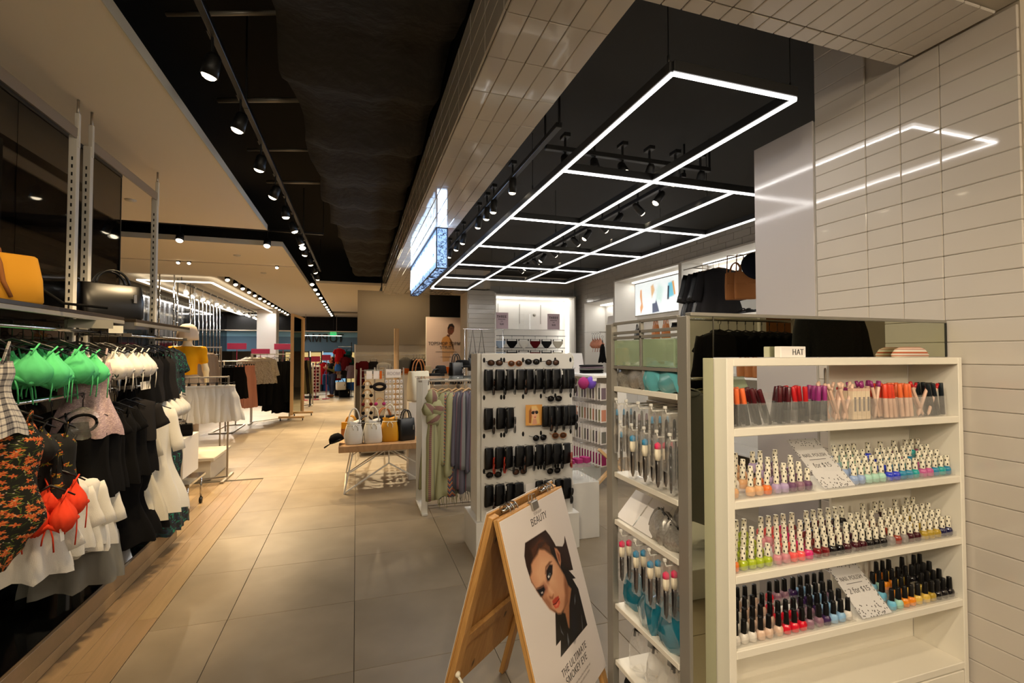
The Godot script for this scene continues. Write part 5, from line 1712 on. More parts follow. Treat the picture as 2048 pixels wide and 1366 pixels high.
func scarf_rack():
	var t := thing("clothes_rack", "white flat-post clothes rack hung with woven scarves beside the sunglasses stand", "rack")
	for q in [[0.675, 5.02], [0.675, 5.5], [2.3, 5.02], [2.3, 5.5]]: part(t, "post", slab(q[0] - 0.03, q[0] + 0.03, 0.0, 1.385, q[1], q[1] + 0.012, 0.002), M.white_metal)
	for x in [0.675, 2.3]: part(t, "foot", slab(x - 0.03, x + 0.03, 0.0, 0.02, 5.0, 5.54, 0.002), M.white_metal)
	part(t, "rail", slab(0.62, 2.34, 1.355, 1.375, 5.10, 5.13, 0.002), M.steel)
	part(t, "rail", slab(0.62, 2.34, 1.385, 1.40, 5.02, 5.5, 0.002), M.glass_clear)
	part(t, "base_bar", slab(0.675, 2.3, 0.02, 0.032, 5.24, 5.26, 0.002), M.steel)
	# a scarf knotted at the neck of its hanger, nearest the post
	var kn := thing("knotted_scarf", "sage scarf tied in a bulky knot, hanging next to the rack's white post", "scarf", P(0.74, 1.355, 5.07), 0.4)
	part(kn, "hanger", hanger_mesh(0.09, 0.03, 0.009), M.birch)
	for k in 4:
		var ks := sk(true)
		var kr := []
		for q in [[0.09, 0.01], [0.06, 0.06], [0.0, 0.085], [-0.06, 0.06], [-0.09, 0.01]]: kr.append(ell(q[0], q[1], q[1] * 0.7, 16, 0, 0))
		for r in kr:
			for j in 16: r[j] = Vector3(r[j].x * (1 + 0.14 * sin(j * 2.0 + k)), r[j].y, r[j].z * (1 + 0.14 * sin(j * 3.0)))
		loft(ks, kr)
		part(kn, "knot_fold", fin(ks), M.scarf_sage, Vector3([0.0, -0.03, 0.05, 0.01][k], [-0.16, -0.28, -0.27, -0.37][k], [0.02, 0.03, 0.05, 0.04][k]), Basis(Vector3.BACK, 0.7 * k))
	var ks2 := sk(true)
	drape(ks2, 0.85, [[0, 0.05, 0.05], [0.3, 0.075, 0.05], [1, 0.09, 0.05]], 4.0, 0.25, 9, Vector3(0.0, -0.36, 0.02), 20, 12)
	part(kn, "scarf_tail", fin(ks2), M.scarf_sage)
	var names := ["pale sage", "sage", "sage", "grey striped", "grey striped", "dark striped", "sage", "grey striped"]
	for k in 8:
		var h: float = [0.98, 0.92, 1.08, 0.94, 1.0, 1.05, 1.0, 1.02][k]
		var m := scarf_meshes(k, h)
		var o := thing("woven_scarf", "%s fringed scarf on a wooden hanger, %s from the rack's white post" % [names[k], ORD[k]], "scarf", P([0.775, 0.87, 0.93, 1.015, 1.075, 1.15, 1.3, 1.42][k], 1.355, [5.16, 5.13, 5.11, 5.13, 5.11, 5.12, 5.12, 5.12][k]), [0.5, 0.35, 0.5, 0.6, 0.4, 0.7, 0.5, 0.5][k], "scarves on the white rack")
		part(o, "hanger", m[0], M.birch)
		part(o, "scarf_body", m[1], M.scarf_sage if names[k].ends_with("sage") else M.scarf_grey)
		tag(part(o, "fringe", m[2], M.sage if names[k].ends_with("sage") else M.grey), "", "", "", "stuff")

func bag_table():
	var t := thing("display_table", "low table with thick pale wood top and zigzag white wire legs", "table")
	part(t, "table_top", slab(-0.19, 0.98, 0.495, 0.57, 6.0, 7.15, 0.004), M.oak)
	for f in [6.07, 7.05]:
		var s := sk()
		bar(s, P(-0.125, 0.0, f), P(-0.03, 0.495, f), 0.018, 0.018)
		bar(s, P(0.90, 0.0, f), P(0.80, 0.495, f), 0.018, 0.018)
		bar(s, P(-0.125, 0.01, f), P(0.385, 0.33, f), 0.016, 0.016)
		bar(s, P(0.90, 0.01, f), P(0.385, 0.33, f), 0.016, 0.016)
		bar(s, P(0.385, 0.33, f), P(0.385, 0.495, f), 0.014, 0.014)
		bar(s, P(-0.06, 0.25, f), P(0.36, 0.49, f + 0.02), 0.012, 0.012)
		bar(s, P(0.83, 0.25, f), P(0.41, 0.49, f + 0.02), 0.012, 0.012)
		part(t, "leg_frame", fin(s), M.white_metal)
	for x in [-0.125, 0.9]:
		var s := sk()
		bar(s, P(x, 0.01, 6.07), P(x, 0.01, 7.05), 0.014, 0.014)
		part(t, "stretcher", fin(s), M.white_metal)
	bag("bucket", "white drawstring bucket bag at the front corner of the low table", M.leather_white, P(-0.02, 0.571, 6.16), 0.2, 0.21, 0.26, 0.16)
	bag("bucket", "white drawstring bucket bag beside the yellow one on the low table", M.leather_white, P(0.20, 0.571, 6.17), 0.1, 0.22, 0.27, 0.16, "", "ivory")
	bag("bucket", "mustard yellow drawstring bucket bag on the low table", M.leather_mustard, P(0.405, 0.571, 6.22), -0.1, 0.22, 0.28, 0.17, "", "ivory")
	bag("tote", "shiny black handbag next to the mustard bag on the low table", M.leather_black, P(0.60, 0.571, 6.24), 0.35, 0.22, 0.27, 0.16)
	bag("satchel", "flat black bag lying behind the white bucket bags on the low table", M.leather_black, P(0.12, 0.571, 6.55), 0.3, 0.3, 0.2, 0.14)
	bag("satchel", "tan and cream bag at the back left corner of the low table", M.leather_tan, P(-0.06, 0.571, 6.62), -0.3, 0.24, 0.2, 0.12, "", "leather_mustard")
	bag("tote", "dark bag with brown strap behind the mustard bag on the low table", M.charcoal, P(0.36, 0.571, 6.66), 0.2, 0.3, 0.26, 0.18, "", "leather_tan")
	bag("tote", "tall black rucksack at the far end of the low table", M.leather_black, P(0.83, 0.571, 6.8), 0.4, 0.24, 0.42, 0.18)
	# cap hanging over the table corner
	var s := sk(true)
	lathe(s, [[0.005, 0.10], [0.05, 0.09], [0.08, 0.055], [0.088, 0.0]], 18)
	var br := sk(true)
	var rr := []
	for q in [0.0, 0.006]:
		var r := PackedVector3Array()
		for j in 20:
			var th := PI * 0.15 + PI * 0.7 * minf(j, 9) / 9.0
			var th2 := PI * 0.85 - PI * 0.7 * (j - 10) / 9.0
			r.append(Vector3(cos(th) * 0.16, q - 0.02, sin(th) * 0.16) if j < 10 else Vector3(cos(th2) * 0.085, q, sin(th2) * 0.085))
		rr.append(r)
	loft(br, rr)
	var c := thing("cap", "black cap slipping over the front left corner of the low table", "hat", P(-0.215, 0.60, 6.2), -0.7)
	c.rotation.z = 0.45
	part(c, "crown", fin(s), M.black)
	part(c, "peak", fin(br), M.black)
	# things on the glass top of the scarf rack and behind it
	bag("tote", "brown and cream shopper standing behind the scarf rack's white post", M.cream, P(0.80, 1.02, 6.6), 0.5, 0.3, 0.4, 0.2, "", "leather_tan")
	var st := thing("plinth", "slim white plinth carrying the brown and cream shopper behind the scarf rack", "plinth")
	part(st, "column", slab(0.66, 0.96, 0.0, 1.018, 6.48, 6.75, 0.004), M.paint_white)
	var hs := thing("hat_stand", "clear-topped stand with hats and bags behind the scarf rack", "stand")
	part(hs, "post", slab(1.49, 1.52, 0.0, 1.2, 7.2, 7.23), M.steel)
	part(hs, "shelf", slab(1.05, 1.95, 1.19, 1.205, 7.0, 7.4, 0.002), M.glass_clear)
	part(hs, "base", slab(1.3, 1.7, 0.0, 0.02, 7.0, 7.4, 0.002), M.steel)
	hat("black felt hat with a wide flat brim on the stand behind the scarves", M.black, P(1.53, 1.45, 7.2), 0.20, 0.11, 0.12)
	hat("round dark bowler-shaped hat left of the felt hat", M.charcoal, P(1.20, 1.36, 7.2), 0.10, 0.12, 0.09)
	hat("grey sequinned beret at the right end of the hat stand", M.silver_vinyl, P(1.70, 1.21, 7.1), 0.12, 0.13, 0.11)
	bag("tote", "tall black cone-shaped bag on the hat stand", M.leather_black, P(1.40, 1.206, 7.05), 0.3, 0.2, 0.32, 0.18)
	bag("satchel", "tangle-strapped black and tan bag at the near end of the hat stand", M.leather_black, P(1.13, 1.206, 7.15), 0.2, 0.24, 0.16, 0.12, "", "leather_black")
	for k in 2:
		var b := bag("tote", "black bag hanging by long straps beside the white niche, %s pair" % ["left of the", "right of the"][k], M.leather_black, P(1.92 + 0.16 * k, 1.36, 8.2), 0.2, 0.17, 0.22, 0.1)
		var ss := sk(true)
		tube(ss, [Vector3(-0.07, 0.22, 0), Vector3(0.0, 0.72, 0), Vector3(0.07, 0.22, 0)], 0.006, 5)
		part(b, "strap", fin(ss), M.leather_black)
	var hr := thing("hanging_rail", "chrome bag rail on thin posts in front of the white niche", "rail")
	part(hr, "rail", tubem([P(1.75, 2.08, 8.2), P(2.5, 2.08, 8.2)], 0.008, 8), M.chrome)
	for x in [1.78, 2.47]: part(hr, "post", tubem([P(x, 0.0, 8.2), P(x, 2.08, 8.2)], 0.008, 8), M.chrome)
	jewellery_stand()
	# birch post behind the jewellery stand
	solo("birch_post", "round pale birch post rising behind the jewellery stand", "post", tubem([P(0.845, 0.0, 11.0), P(0.845, 2.215, 11.0)], 0.055, 14), M.birch)

func hat(label: String, m: Material, at: Vector3, brim: float, h: float, r: float):
	var t := thing("hat", label, "hat", at)
	var s := sk(true)
	lathe(s, [[0.01, h * 0.92], [r * 0.6, h], [r * 0.88, h * 0.85], [r * 0.95, h * 0.4], [r, 0.0]], 18)
	part(t, "crown", fin(s), m)
	s = sk(true)
	lathe(s, [[r * 0.9, 0.012], [brim, 0.006], [brim, 0.0], [r * 0.9, 0.0]], 20)
	part(t, "brim", fin(s), m)
	s = sk(true)
	lathe(s, [[r * 0.99, 0.035], [r * 1.03, 0.034], [r * 1.035, 0.012], [r * 1.0, 0.01]], 18)
	part(t, "band", fin(s), M.charcoal)

func jewellery_stand():
	var t := thing("jewellery_stand", "double-sided wire stand of hair bands and carded jewellery behind the low table", "display stand")
	for q in [[0.07, 8.2], [0.45, 8.2], [0.76, 8.35], [0.30, 8.6]]: part(t, "post", slab(q[0] - 0.012, q[0] + 0.012, 0.0, 1.42, q[1], q[1] + 0.024, 0.002), M.steel)
	part(t, "base", slab(0.05, 0.80, 0.05, 0.09, 8.2, 8.6, 0.004), M.steel)
	for k in 9:
		var s := sk()
		bar(s, P(0.07, 0.42 + 0.12 * k, 8.21), P(0.76, 0.42 + 0.12 * k, 8.21), 0.008, 0.008)
		part(t, "crossbar", fin(s), M.steel)
	part(t, "header_panel", slab(0.12, 0.42, 1.24, 1.40, 8.17, 8.176, 0.001), M.glass_clear)
	part(t, "header_panel", slab(0.46, 0.70, 1.26, 1.40, 8.17, 8.176, 0.001), M.paper_white)
	part(t, "lettering", words("ROOM", 0.07, 0.001), M.ink_grey, P(0.58, 1.33, 8.168))
	for k in 2: solo("hair_slide_card", "pale %s card beside the orange one at the top of the jewellery stand" % ["blue-grey", "cream"][k], "card", boxm(Vector3(0.09, 0.13, 0.003)), M.paper_white, P(0.2 + 0.11 * k, 1.31, 8.16))
	solo("hair_slide_card", "bright orange card at the top of the jewellery stand", "card", boxm(Vector3(0.035, 0.13, 0.003)), M.orange, P(0.38, 1.31, 8.155))
	var cm := boxm(Vector3(0.042, 0.055, 0.004), 0.001)
	var dm := sk(true)
	lathe(dm, [[0.002, 0.01], [0.009, 0.004], [0.009, -0.004], [0.002, -0.01]], 8)
	var drop := fin(dm)
	for i in 9:
		for j in 5:
			var o := thing("earring_card", "small carded earrings, %s across the %s row of the jewellery stand" % [ORD[j], ORD[i]], "earrings", P(0.47 + 0.06 * j, 1.2 - 0.085 * i, 8.19), 0.1, "carded earrings on the wire stand")
			part(o, "card", cm, M.paper_white)
			part(o, "earring", drop, M.chrome, Vector3(0, -0.005, 0.006))
	var hb := tubem(arc(Vector3.ZERO, Vector3(0.065, 0, 0), Vector3(0, 0.075, 0), -0.6, PI + 0.6, 14), 0.008, 6)
	var ear := sk(true)
	for q in [-1, 1]: lathe(ear, [[0.004, 0.03], [0.026, 0.016], [0.03, 0.0], [0.024, -0.018], [0.004, -0.03]], 10, Vector3(q * 0.062, -0.02, 0))
	var earm := fin(ear)
	for i in 5:
		var col: String = ["black", "black", "burgundy", "black", "black"][i]
		var o := thing("ear_muffs", "furry %s ear muffs, %s from the top of the jewellery stand" % ["wine red" if col == "burgundy" else "black", ORD[i]], "ear muffs", P(0.17, 1.14 - 0.14 * i, 8.16), 0.15, "ear muffs on the wire stand")
		part(o, "band", hb, M.tan)
		part(o, "muff", earm, M[col])
		price_tag(o, Vector3(0, 0.03, 0.02), 0, 0.03, 0.04)
	var fh := thing("fur_headband", "fluffy black headband at the top middle of the jewellery stand", "headband", P(0.36, 1.12, 8.12))
	part(fh, "band", tubem(arc(Vector3.ZERO, Vector3(0.085, 0, 0), Vector3(0, 0.05, 0.02), 0, TAU, 20), 0.028, 8, true), M.charcoal)
	var pm := thing("ear_muffs", "purple ear muffs in the middle of the jewellery stand", "ear muffs", P(0.37, 0.86, 8.16), 0.0)
	part(pm, "band", hb, M.tan)
	part(pm, "muff", earm, M.magenta)
# ------------------------------------------------------------------ accessories room: walls, lit niches, sign
func accessories_room():
	# right wall with its deep lit niches
	var w := struct("wall_right_tiled", slab(4.9, 5.4, 3.11, 3.42, 2.47, 10.4), M.grout)
	part(w, "wall_block", slab(4.9, 5.4, 2.79, 3.11, 8.50, 10.4), M.grout)
	part(w, "wall_block", slab(4.9, 5.4, 0.0, 2.79, 9.82, 10.4), M.grout)
	part(w, "wall_block", slab(4.9, 5.4, 0.0, 3.11, 2.47, 4.3), M.paint_white)
	var tm := boxm(Vector3(0.012, 0.097, 0.294), 0.003)
	for i in 26:
		for k in 3: part(w, "tile", tm, M.tile_flat, P(4.894, 3.16 + 0.1 * k, 2.62 + 0.3 * i + (0.15 if k % 2 else 0.0)))
	for k in 32:
		for i in 2: part(w, "tile", tm, M.tile_flat, P(4.894, 0.05 + 0.1 * k, 9.98 + 0.29 * i))
	for k in 4:
		for i in 5: part(w, "tile", tm, M.tile_flat, P(4.894, 2.84 + 0.1 * k, 8.66 + 0.3 * i))
	niche("white lit niche with a glass shelf and a leaning white card on the right wall", 8.52, 9.8, 0.3, 2.78)
	niche("white lit niche holding the backlit picture of accessories", 6.46, 8.49, 0.3, 3.10)
	niche("white lit niche with dark jackets and a brown bag, nearest the glossy panel", 4.32, 6.42, 0.3, 3.11)
	# far wall of the room
	var fw := struct("wall_far_tiled", slab(2.0, 5.4, 2.96, 3.42, 10.4, 10.6), M.grout)
	part(fw, "wall_block", slab(2.2, 2.80, 0.0, 2.96, 9.92, 10.6), M.grout)
	part(fw, "wall_block", slab(4.76, 5.4, 0.0, 2.96, 10.4, 10.6), M.grout)
	var tf := boxm(Vector3(0.294, 0.097, 0.012), 0.003)
	for k in 30:
		part(fw, "tile", tf, M.tile_flat, P(2.36 + (0.0 if k % 2 else 0.02), 0.05 + 0.1 * k, 9.914))
		part(fw, "tile", tf, M.tile_flat, P(2.64 + (0.0 if k % 2 else 0.02), 0.05 + 0.1 * k, 9.914))
		if k > 14: part(fw, "tile", boxm(Vector3(0.13, 0.097, 0.012), 0.003), M.tile_flat, P(4.83, 0.05 + 0.1 * k, 10.394))
	for i in 9: part(fw, "tile", tf, M.tile_flat, P(2.9 + 0.3 * i, 3.02, 10.394))
	for i in 9: part(fw, "tile", tf, M.tile_flat, P(2.9 + 0.3 * i, 3.12, 10.394))
	var n := thing("display_niche", "tall white lit niche of briefs facing the aisle, with two pink price signs", "niche")
	part(n, "side_panel", slab(2.80, 2.835, 0.1, 2.96, 9.92, 10.58, 0.003), M.paint_white)
	part(n, "side_panel", slab(4.73, 4.765, 0.1, 2.96, 10.05, 10.58, 0.003), M.paint_white)
	part(n, "top_panel", slab(2.835, 4.73, 2.93, 2.96, 10.05, 10.58, 0.003), M.paint_white)
	part(n, "back_panel", slab(2.835, 4.73, 0.1, 2.93, 10.55, 10.58), M.paint_white)
	for k in 3: part(n, "wall_slot", slab(3.05 + 0.52 * k, 3.062 + 0.52 * k, 2.35, 2.80, 10.546, 10.55), M.grey_metal)
	part(n, "glow_strip", slab(2.85, 4.7, 2.91, 2.928, 10.3, 10.5), M.niche_glow)
	area_light("niche_light", P(3.78, 2.90, 10.4), Vector3(0, -1, 0.15), 1.85, 0.15, 0.6, COOL)
	part(n, "glow_strip", slab(4.70, 4.728, 0.5, 2.9, 10.35, 10.5), M.niche_glow)
	area_light("niche_light", P(4.69, 1.7, 10.42), Vector3(-1, 0, 0.2), 0.12, 2.3, 0.4, COOL)
	part(n, "shelf", slab(2.84, 4.6, 2.19, 2.20, 10.1, 10.5), M.glass_clear)
	part(n, "shelf_edge", slab(2.84, 4.6, 2.182, 2.19, 10.1, 10.115), M.steel)
	for y in [2.05, 1.78, 1.5]: part(n, "hang_rail", slab(2.86, 4.6, y, y + 0.012, 10.18, 10.2), M.black_metal)
	part(n, "wall_plug", tubem([P(3.94, 2.56, 10.545), P(3.94, 2.56, 10.55)], 0.04, 12), M.grey_metal)
	for k in 2:
		var s := thing("price_sign", "pink THREE for $20 sign, at the %s of the lit niche" % ["aisle end", "glowing end"][k], "sign", P(3.03 + 1.23 * k, 2.201, 10.16))
		part(s, "card", boxm(Vector3(0.30, 0.36, 0.006)), mk("sign_pink", hx("cdb4bd"), 0.4), Vector3(0, 0.18, 0))
		for q in [["THREE", 0.075, 0.27], ["BEDROOMS", 0.03, 0.21], ["FOR", 0.025, 0.165], ["$20", 0.055, 0.105]]: part(s, "lettering", words(q[0], q[1], 0.001, "Droid Sans", 600), M.ink, Vector3(0, q[2], 0.004))
	solo("sign_holder", "blank clear frame between the two pink signs in the niche", "frame", boxm(Vector3(0.28, 0.34, 0.01)), M.acrylic, P(3.58, 2.372, 10.2))
	var bc := [["pale_blue", "pale blue"], ["black", "black lace"], ["white", "white lace"], ["burgundy", "dark red"], ["charcoal", "charcoal"], ["ivory", "peach lace"]]
	for k in 12:
		var c: Array = bc[k % 6]
		garment("briefs", M[c[0]], "%s briefs on a clip hanger, %s of the %s rail in the lit niche" % [c[1] if k < 6 else c[1].split(" ")[-1].replace("lace", "lacy"), ORD[k % 6], "upper" if k < 6 else "lower"], "briefs", P(3.0 + 0.275 * (k % 6), 2.05 if k < 6 else 1.80, 10.19), 0.0, "briefs in the lit niche", k, 0.135, 0.16)
	# things in the right-hand niches
	var sh := thing("glass_shelf", "glass shelf on the back of the small right niche", "shelf")
	part(sh, "pane", slab(4.55, 5.2, 2.09, 2.102, 8.54, 9.3), M.glass_clear)
	part(sh, "bracket", slab(4.6, 5.2, 2.075, 2.09, 8.6, 8.615), M.steel)
	for k in 4: garment("bikini_top", M.pink, "pale pink bikini top, %s of the bunch under the glass shelf" % ORD[k], "bikini top", P(4.6, 2.07, 8.62 + 0.1 * k), 1.1, "pale pink tops under the glass shelf", k, 0.13, 0.3)
	garment("camisole", M.black, "black lace camisole hanging beside the pale pink tops", "camisole", P(4.58, 2.0, 8.46), 1.2, "", 2, 0.12, 0.35)
	var lc := sk()
	box(lc, Vector3(0, 0.17, 0), Vector3(0.01, 0.34, 0.26), 0.002, Basis(Vector3.BACK, -0.15))
	solo("leaning_card", "white framed card leaning in the small right niche", "card", fin(lc), M.paper_white, P(5.0, 2.103, 8.9))
	var lb := thing("light_box", "bright backlit picture panel of bags and scarves in the right niche", "light box")
	part(lb, "frame", slab(5.02, 5.06, 2.35, 2.98, 6.50, 8.0, 0.004), M.steel)
	var q := sk()
	quad(q, P(5.018, 2.37, 7.98), P(5.018, 2.37, 6.52), P(5.018, 2.96, 6.52), P(5.018, 2.96, 7.98))
	part(lb, "screen", fin(q), M.lightbox_print)
	area_light("screen_light", P(5.0, 2.66, 7.25), Vector3(-1, 0, 0), 1.4, 0.58, 0.8, COOL)
	part(lb, "support", slab(5.05, 5.36, 2.6, 2.7, 7.2, 7.3), M.steel)
	for k in 2: bag("tote", "tan bag with upright handles under the backlit picture, %s the viewer" % ["farther from", "nearer"][k], M.leather_tan, P(4.78, 1.9, 6.98 - 0.28 * k), 1.2, 0.2, 0.24, 0.12)
	bag("satchel", "dark bag on the shelf under the backlit picture, at the far end", M.leather_black, P(4.78, 1.9, 7.5), 1.2, 0.26, 0.2, 0.14)
	hat("black and white hat under the near edge of the backlit picture", M.black, P(4.75, 2.05, 6.35), 0.13, 0.12, 0.1)
	var s2 := thing("wall_shelf", "white shelf along the niche under the backlit picture", "shelf")
	part(s2, "board", slab(4.62, 5.36, 1.87, 1.898, 6.0, 7.9, 0.003), M.paint_white)
	var hb := thing("hanging_bar", "chrome hanging bar near the top of the jacket niche", "rail")
	part(hb, "bar", tubem([P(4.75, 2.93, 4.5), P(4.75, 2.93, 6.2)], 0.009, 8), M.steel)
	for f in [4.6, 6.0]: part(hb, "bracket", tubem([P(4.75, 2.93, f), P(5.36, 2.93, f)], 0.008, 6), M.steel)
	for k in 4: garment("jacket", M.charcoal if k % 2 else M.leather_black, "%s jacket on a wooden hanger, %s from the backlit picture" % ["charcoal" if k % 2 else "black leather-look", ORD[k]], "jacket", P(4.75, 2.92, 5.78 - 0.11 * k), -0.5, "dark jackets in the niche", k, 0.25, 0.62, "birch")
	for k in 2:
		var b := bag("satchel", "brown suede bag on long straps in the jacket niche, %s" % ["in front", "behind"][k], M.suede_brown, P(4.73 + 0.06 * k, 2.36, 5.12 - 0.1 * k), -0.45, 0.27, 0.35, 0.08)
		var ss := sk(true)
		tube(ss, [Vector3(-0.11, 0.34, 0), Vector3(-0.10, 0.58, 0), Vector3(0.10, 0.58, 0), Vector3(0.11, 0.34, 0)], 0.008, 5)
		part(b, "strap", fin(ss), M.suede_brown)
		price_tag(b, Vector3(0.14, 0.3, 0.05), 0.0, 0.05, 0.06)
	var bt := sk(true)
	lathe(bt, [[0.01, 0.03], [0.14, 0.025], [0.19, 0.0], [0.14, -0.02], [0.01, -0.03]], 20)
	var be := solo("beret", "round navy beret hanging at the near end of the jacket niche", "hat", fin(bt), M.navy, P(4.75, 2.75, 4.78))
	be.rotation = Vector3(PI / 2 - 0.3, -0.5, 0)
	bag("satchel", "flat dark clutch lying on the ledge below the jackets", M.leather_black, P(4.72, 2.16, 4.95), 1.2, 0.3, 0.05, 0.2)
	for k in 3: bag("tote", "tan handbag hanging low in the jacket niche, %s from the glossy panel" % ORD[k], M.leather_tan, P(4.7, 1.36, 4.72 + 0.13 * k), -0.5, 0.15, 0.2, 0.09)
	var s3 := thing("wall_shelf", "white shelf low in the jacket niche, under the tan handbags", "shelf")
	part(s3, "board", slab(4.58, 5.36, 1.33, 1.358, 4.4, 6.3, 0.003), M.paint_white)
	part(s3, "board", slab(4.58, 5.36, 2.13, 2.158, 4.4, 6.3, 0.003), M.paint_white)
	card_rack()
	neon_sign()

func niche(label: String, f0: float, f1: float, y0: float, y1: float):
	var n := thing("wall_niche", label, "niche")
	part(n, "side_panel", slab(4.86, 5.37, y0, y1, f0 - 0.02, f0 + 0.02, 0.003), M.paint_white)
	part(n, "side_panel", slab(4.86, 5.37, y0, y1, f1 - 0.02, f1 + 0.02, 0.003), M.paint_white)
	part(n, "top_panel", slab(4.86, 5.37, y1 - 0.03, y1, f0 + 0.021, f1 - 0.021, 0.003), M.paint_white)
	part(n, "bottom_panel", slab(4.86, 5.37, y0, y0 + 0.03, f0 + 0.021, f1 - 0.021, 0.003), M.paint_white)
	part(n, "back_panel", slab(5.37, 5.39, y0, y1, f0, f1), M.paint_white)
	part(n, "glow_strip", slab(5.20, 5.34, y1 - 0.05, y1 - 0.032, f0 + 0.1, f1 - 0.1), M.niche_glow)
	area_light("niche_light", P(5.27, y1 - 0.06, (f0 + f1) / 2), Vector3(-0.2, -1, 0), 0.12, f1 - f0 - 0.2, 0.42 * (f1 - f0), COOL)

func card_rack():
	var t := thing("card_rack", "white display unit on crossed wooden legs hung with carded phone cases", "display unit")
	part(t, "end_post", slab(2.93, 3.13, 0.40, 1.42, 5.18, 5.24, 0.003), M.paint_white)
	part(t, "end_post", slab(2.93, 3.13, 0.40, 1.42, 6.4, 6.46, 0.003), M.paint_white)
	part(t, "top_board", slab(2.72, 3.3, 1.36, 1.39, 5.25, 6.4, 0.003), M.paint_white)
	part(t, "back_panel", slab(3.01, 3.05, 0.36, 1.36, 5.24, 6.4), M.paint_white)
	for f in [5.28, 6.38]:
		for q in [-1, 1]:
			var s := sk()
			bar(s, P(3.03 - q * 0.33, 0.0, f + 0.02 * q), P(3.03 + q * 0.24, 0.5, f + 0.02 * q), 0.05, 0.035, 0.003)
			part(t, "crossed_leg", fin(s), M.birch)
	var cm := boxm(Vector3(0.11, 0.21, 0.006), 0.001)
	var pm := boxm(Vector3(0.075, 0.14, 0.003), 0.001)
	for r in 4:
		for k in 14:
			var f := 5.34 + 0.062 * k
			var o := thing("carded_case", "carded phone case, %s from the white end post, %s row of the crossed-leg unit" % [ORD[k], ORD[r]], "phone case", P(2.90 - 0.008 * k, 1.18 - 0.27 * r, f), 0.25, "carded phone cases")
			part(o, "card", cm, M.paper_white)
			part(o, "case", pm, M[["mauve", "pink", "grey", "sage", "ivory", "taupe"][(k * 2 + r) % 6]] if r < 3 else M.magenta, Vector3(0, -0.02, 0.004))
	for r in 4: solo("display_hook", "long chrome prong holding the %s row of carded cases" % ORD[r], "hook", tubem([P(3.0, 1.30 - 0.27 * r, 5.75), P(2.78, 1.30 - 0.27 * r, 5.75)], 0.004, 5), M.chrome)
	var fc := ["charcoal", "black", "grey", "mauve", "charcoal"]
	for k in 5:
		var s := sk(true)
		var rr := []
		for q in [[0.022, 0.13, 0.09], [0.018, 0.15, 0.105], [0.006, 0.155, 0.11], [0.0, 0.145, 0.1]]: rr.append(ell(q[0], q[1], q[2], 22, 0.01 * sin(k * 3.0), 0, 4.5))
		loft(s, rr)
		solo("folded_scarf", "folded dark knit, %s from the bottom of the pile on the card rack" % ORD[k], "scarf", fin(s), M[fc[k]], P(3.05, 1.391 + 0.0225 * k, 5.95), 0.1 * k - 0.2)
	var ls := sk()
	box(ls, Vector3(0, 0.13, 0), Vector3(0.2, 0.28, 0.004), 0.001, Basis(Vector3.RIGHT, -0.2))
	solo("leaning_sign", "white card sign leaning behind the folded knits", "card", fin(ls), M.paper_white, P(3.02, 1.395, 6.3), 0.3)
	var eb := thing("fluffy_slippers", "pair of swirled pink and blue fluffy slippers hanging at the rack's front", "slippers", P(2.66, 1.30, 5.3), 0.3)
	for q in [-1, 1]:
		var s := sk(true)
		lathe(s, [[0.01, 0.075], [0.05, 0.05], [0.07, 0.0], [0.05, -0.05], [0.01, -0.075]], 14, Vector3(q * 0.06, 0, 0))
		part(eb, "slipper", fin(s), M.magenta if q < 0 else mk("swirl_blue", hx("6a48b0"), 0.9))
	solo("headphones", "white-edged black headphones hanging behind the swirled slippers", "headphones", tubem(arc(Vector3.ZERO, Vector3(0.055, 0, 0), Vector3(0, 0.1, 0), 0, TAU, 20), 0.012, 6, true), M.ivory, P(2.70, 1.56, 5.9))
	var sw := thing("swing_ticket", "white ticket with a black dot on the edge of the card rack", "ticket", P(2.74, 1.36, 5.26), 0.0)
	part(sw, "card", boxm(Vector3(0.055, 0.075, 0.002)), M.tag_white)
	part(sw, "dot", tubem([Vector3(0, 0.012, 0.001), Vector3(0, 0.012, 0.003)], 0.009, 10), M.ink)

